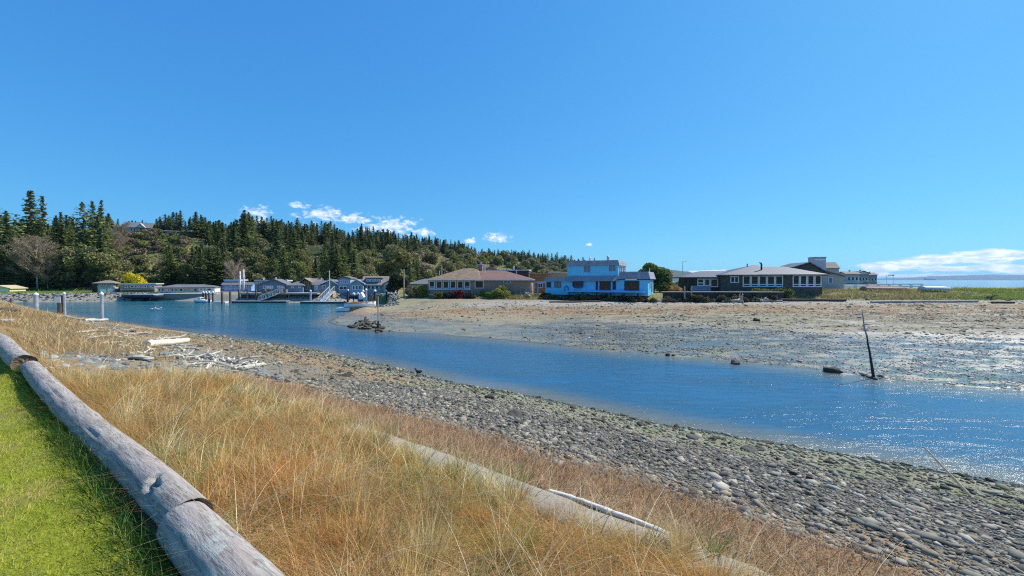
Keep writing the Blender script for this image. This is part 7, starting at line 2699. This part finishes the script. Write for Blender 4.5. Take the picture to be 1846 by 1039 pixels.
    for px, D, s, k, lb in [(456, 112, .95, 0, 'olive green budding tree behind the white masts'), (478, 112, .8, 1, 'tawny budding tree behind the slate blue gable'), (530, 114, 1.1, 2, 'yellow green budding tree above the grey cottage'), (512, 114, .9, 1, 'rusty budding tree above the wharf planters'),
                            (663, 125, 1.1, 1, 'grey brown domed tree behind the middle gable of the blue white house'), (713, 150, 1.9, 0, 'tall tan green budding tree above the round dark tree'), (690, 150, 1.4, 2, 'green budding tree left of the tall tan one'),
                            (800, 170, 1.3, 0, 'broad olive tree above the left end of the bungalow roof'), (828, 175, 1.5, 1, 'broad tawny tree above the bungalow roof'), (845, 180, 1.3, 2, 'rounded green tree behind the bungalow peak'), (175, 128, 1.0, 1, 'tawny thicket tree on the slope above the boat house'),
                            (155, 120, .9, 0, 'tan thicket tree left of the boat house slope'), (205, 130, 1.0, 1, 'brown thicket tree above the yellow bush'), (340, 114, 1.0, 2, 'light green tree behind the long house'), (312, 117, 1.0, 2, 'green rounded tree left behind the long house')]:
        put(ol[k], px, D, s, lb)
    for px, D, s, k, lb in [(48, 111, .95, 0, 'tall pale bare tree in front of the left firs'), (68, 109, 1.0, 0, 'larger brown bare tree beside the pale bare tree'), (86, 110, .75, 1, 'lower brown bare tree at the right of the bare group'), (206, 150, .9, 1, 'grey bare tree at the edge of the open hillside'),
                            (218, 158, .8, 0, 'grey brown bare tree below the hilltop house'), (424, 108, .7, 1, 'small bare tree behind the light blue house')]:
        put(tw[k], px, D, s, lb)
    for i in range(34):
        px = rr.uniform(-20, 205) if i < 16 else rr.uniform(350, 760)
        dr, df = float(np.interp(px, HP, HDR)), float(np.interp(px, HP, HDF))
        put(ol[i % 3], px, df + (dr - df) * rr.uniform(-.02, .6), rr.uniform(.8, 1.5), 'rounded olive budding tree among the conifers of the hill', 'budding trees among the conifers of the hill')
    # brush on the open hillside and on the right-hand slope
    sh = [strip(leafy(2.4, 2.6, 51, OL, 'shrub', 1.0, .5, 0, 6)), strip(leafy(2.2, 2.4, 52, BR, 'shrub', 1.0, .45, 0, 6)), strip(leafy(2.4, 2.6, 53, YG, 'shrub', 1.0, .5, 0, 6)), strip(leafy(2.6, 2.4, 54, DG, 'shrub', 1.0, .5, 0, 6))]
    for i in range(95):
        px = rr.uniform(196, 350)
        f = rr.uniform(.12, .97)
        dr, df = float(np.interp(px, HP, HDR)), float(np.interp(px, HP, HDF))
        put(sh[rr.choice([0, 0, 1, 1, 2, 3])], px, df + (dr - df) * f, rr.uniform(.7, 1.5), 'rounded olive or brown shrub on the open hillside', 'shrubs on the open hillside')
    for i in range(110):
        px = rr.uniform(740, 1065)
        f = rr.uniform(.1, .9)
        dr, df = float(np.interp(px, HP, HDR)), float(np.interp(px, HP, HDF))
        put(sh[rr.choice([0, 0, 1, 2, 2, 3])], px, df + (dr - df) * f, rr.uniform(1.4, 3.4), 'rounded shrub on the green slope above the bungalow', 'shrubs on the slope above the bungalow')
    # ---- the rest of the wood: further firs that merge into one mass
    raw = []
    for sd_, hh, rr_ in ((301, 14, 3.0), (302, 13, 2.6), (303, 15, 3.4)):
        strip(conifer(hh, rr_, sd_, DG, .05, .4, card=1.15, raw=raw))
    Vs, Fs, Ts, b = [], [], [], 0
    made = 0
    tries = 0
    while made < 420 and tries < 9000:
        tries += 1
        px = rr.uniform(190, 1085)
        dr, df = float(np.interp(px, HP, HDR)), float(np.interp(px, HP, HDF))
        f = rr.uniform(.78, 1.06) if px > 740 or rr.random() < .5 else rr.uniform(.15, 1.06)
        if px > 740:
            f = rr.uniform(.86, 1.06)
        if 196 < px < 352 and f < 1.0:
            continue
        D = df + (dr - df) * f
        x = (px - CX) / FPX * D
        z = hz(x, D)
        gy = HOR - (z - EYE) * FPX / D
        h = rr.uniform(8, 15)
        top = gy - h * FPX / D
        sk = float(skyline(px)) + rr.uniform(2, 12)
        if top < sk:
            h = (gy - sk) * D / FPX
        if h < 3.5 or (640 < px < 770 and gy > 472) or (465 < px < 495 and f < .9 and gy > 437) or (548 < px < 584 and gy > 442 and f < .98):
            continue
        if 222 < px < 278:
            D *= 1.08
            x = (px - CX) / FPX * D
            z = hz(x, D)
        V, F, T = raw[made % 3]
        a = rr.uniform(0, 6.28)
        s = h / (14, 13, 15)[made % 3]
        w = s * rr.uniform(.9, 1.5)
        V2 = np.stack([(V[:, 0] * math.cos(a) - V[:, 1] * math.sin(a)) * w + x, (V[:, 0] * math.sin(a) + V[:, 1] * math.cos(a)) * w + D, V[:, 2] * s + z - .2], -1)
        Vs.append(V2)
        Fs.append(F + b)
        Ts.append(T * rr.uniform(.7, 1.3))
        b += len(V)
        made += 1
    o = mesh_np('wood', np.concatenate(Vs), np.concatenate(Fs), M_LEAF, tint=np.concatenate(Ts))
    tag(o, 'dark mass of further firs merging along the ridge', 'wood', kind='stuff')
    # ---- named single plants
    yb = leafy(3.0, 3.0, 61, [(0.60, 0.47, 0.015), (0.70, 0.55, 0.02), (0.42, 0.36, 0.02)], 'flowering_shrub', 1.7, .4, 0, 10)
    p = at_y(240, 512, 99)
    yb.location = (p.x, p.y, hz(p.x, p.y) + .1)
    yb.scale = (1.05, .8, 1.25)
    tag(yb, 'bright yellow flowering bush behind the low cream house', 'bush')
    o = put(yb, 217, 97, .7, 'smaller yellow flowering bush left of the bright one')

    def one(name, h, w, seed, cols, px, D, s, label, cat, trunk=0.0, size=.3, dens=1.5, lobes=9, wf=1.0, zoff=0.0):
        t = leafy(h, w, seed, cols, name, dens, size, trunk, lobes)
        x = (px - CX) / FPX * D
        t.location = (x, D, hz(x, D) - .05 + zoff)
        t.scale = (s * wf, s * wf, s)
        return tag(t, label, cat)
    one('round_tree', 5.2, 3.4, 71, DG, 1179, 84, 1.22, 'round dark evergreen right of the bright blue house', 'tree', .1, .45, 2.0, 16, 1.0)
    one('round_tree', 5.0, 3.2, 72, [(0.07, 0.075, 0.03), (0.10, 0.10, 0.035), (0.05, 0.055, 0.03)], 716, 80, .85, 'round olive dark tree right of the blue white house', 'tree', .18, .42, 2.0, 14)
    for px, D, h, w, cols, lb in [(828, 71.5, 1.3, 1.6, [(0.22, 0.03, 0.025), (0.14, 0.03, 0.03)], 'dark red bush before the bungalow windows'), (902, 70.5, 1.6, 2.4, YG + [(0.24, 0.26, 0.03)], 'yellow green bush before the bungalow wall'), (884, 70.2, .9, 1.3, [(0.16, 0.26, 0.03)], 'small bright green bush left of the yellow green one'),
                                  (872, 71.8, 1.0, 1.2, OL, 'low twiggy shrub under the big bungalow window'), (758, 74, 2.0, 2.2, YG, 'green shrub at the left corner of the bungalow'), (742, 75, 1.9, 2.0, BR + OL, 'brown shrub between utility pole and bungalow'), (747, 73, 1.0, 1.8, OL, 'low olive shrub on the beach left of the bungalow'),
                                  (1410, 65.5, 1.6, 2.3, DG + [(0.10, 0.10, 0.04)], 'domed dark shrub before the right picture windows'), (1370, 65.8, .8, 2.4, YG, 'low spreading shrub under the five picture windows'), (1330, 66, .6, 1.8, DG, 'small dark ground shrub before the stone wall'),
                                  (1206, 82, 1.8, 3.0, DG + YG, 'dark green hedge shrub behind the sea wall end'), (1196, 92, 2.4, 3.4, OL, 'olive bush between evergreen and street lamp'), (1215, 70, 1.5, 2.0, [(0.40, 0.24, 0.10), (0.30, 0.18, 0.08)], 'orange brown dry bush at the sea wall end'), (1228, 95, 2.5, 3.5, DG, 'dark bush beside the street lamp foot'),
                                  (952, 69.5, .8, 1.2, [(0.5, 0.5, 0.42), (0.3, 0.3, 0.2)], 'pale grey bush left of the blue house'), (1290, 66, .6, 1.5, DG, 'low green shrub before the white door'),
                                  (790, 72, .9, 1.6, DG, 'dark low shrub before the left bungalow window'), (812, 71.6, 1.0, 1.3, [(0.05, 0.05, 0.04)], 'blackish shrub left of the red bush'), (850, 71, .8, 1.5, [(0.06, 0.05, 0.04), (0.1, 0.09, 0.06)], 'blackish low shrub right of the red bush')]:
        one('bush', h, w, int(px), cols, px, D, 1.0, lb, 'bush', 0.0, .26, 1.3, 8)
    # dark scrub under the blue house, one by one
    dk = [strip(leafy(1.5, 1.7, 81, [(0.035, 0.035, 0.028), (0.06, 0.055, 0.04), (0.10, 0.085, 0.05)], 'scrub_bush', 1.3, .24, 0, 7)), strip(leafy(1.4, 1.8, 82, [(0.05, 0.055, 0.03), (0.22, 0.18, 0.09)], 'scrub_bush', 1.2, .24, 0, 7))]
    for i in range(26):
        px = 984 + i * 7.6 + rr.uniform(-3, 3)
        D = float(np.interp(px, [984, 1170, 1200], [68.5, 62.8, 62.5])) + rr.uniform(-.7, .3)
        x = (px - CX) / FPX * D
        dup(dk[i % 2], (x, D, hz(x, D) - .1), rr.uniform(0, 6), rr.uniform(.35, .78), 'dark scrubby bush crowding the foot of the blue house', 'dark scrub below the blue house')
    for i in range(30):
        px = rr.uniform(1200, 1405)
        D = 62.6 + rr.uniform(-.5, .4)
        x = (px - CX) / FPX * D
        dup(dk[1], (x, D, hz(x, D) - .1), rr.uniform(0, 6), rr.uniform(.3, .85), 'low brown scrub at the foot of the sea wall', 'scrub at the foot of the sea wall')
    # scrub cover on the hillside, uncountable
    r = RNG
    n0 = 30000
    px = r.uniform(-60, 1080, n0)
    dr, df = np.interp(px, HP, HDR), np.interp(px, HP, HDF)
    D = df + (dr - df) * r.uniform(-.02, 1.0, n0)
    x = (px - CX) / FPX * D
    nn = fbm(x * .09, D * .09, 91)
    n = n0
    tt = pal(n, OL + BR + YG + DG, [3, 3, 2, 2, 2, 2, 1, 2, 2, 2, 1, 1, 1, 1], .2) * (0.6 + .8 * nn)[:, None]
    o = blades('hillside_brush', x, D, hza(x, D) - .15, r.uniform(.4, 1.5, n), r.uniform(.3, .8, n) * (D / 150), r.uniform(0, 6.28, n), r.uniform(.1, .9, n), r.uniform(0, .6, n), np.clip(tt, .01, .5), 2, mat=M_LEAF)
    tag(o, 'brown and olive brush covering the hillside between the trees', 'brush', kind='stuff')


forest()
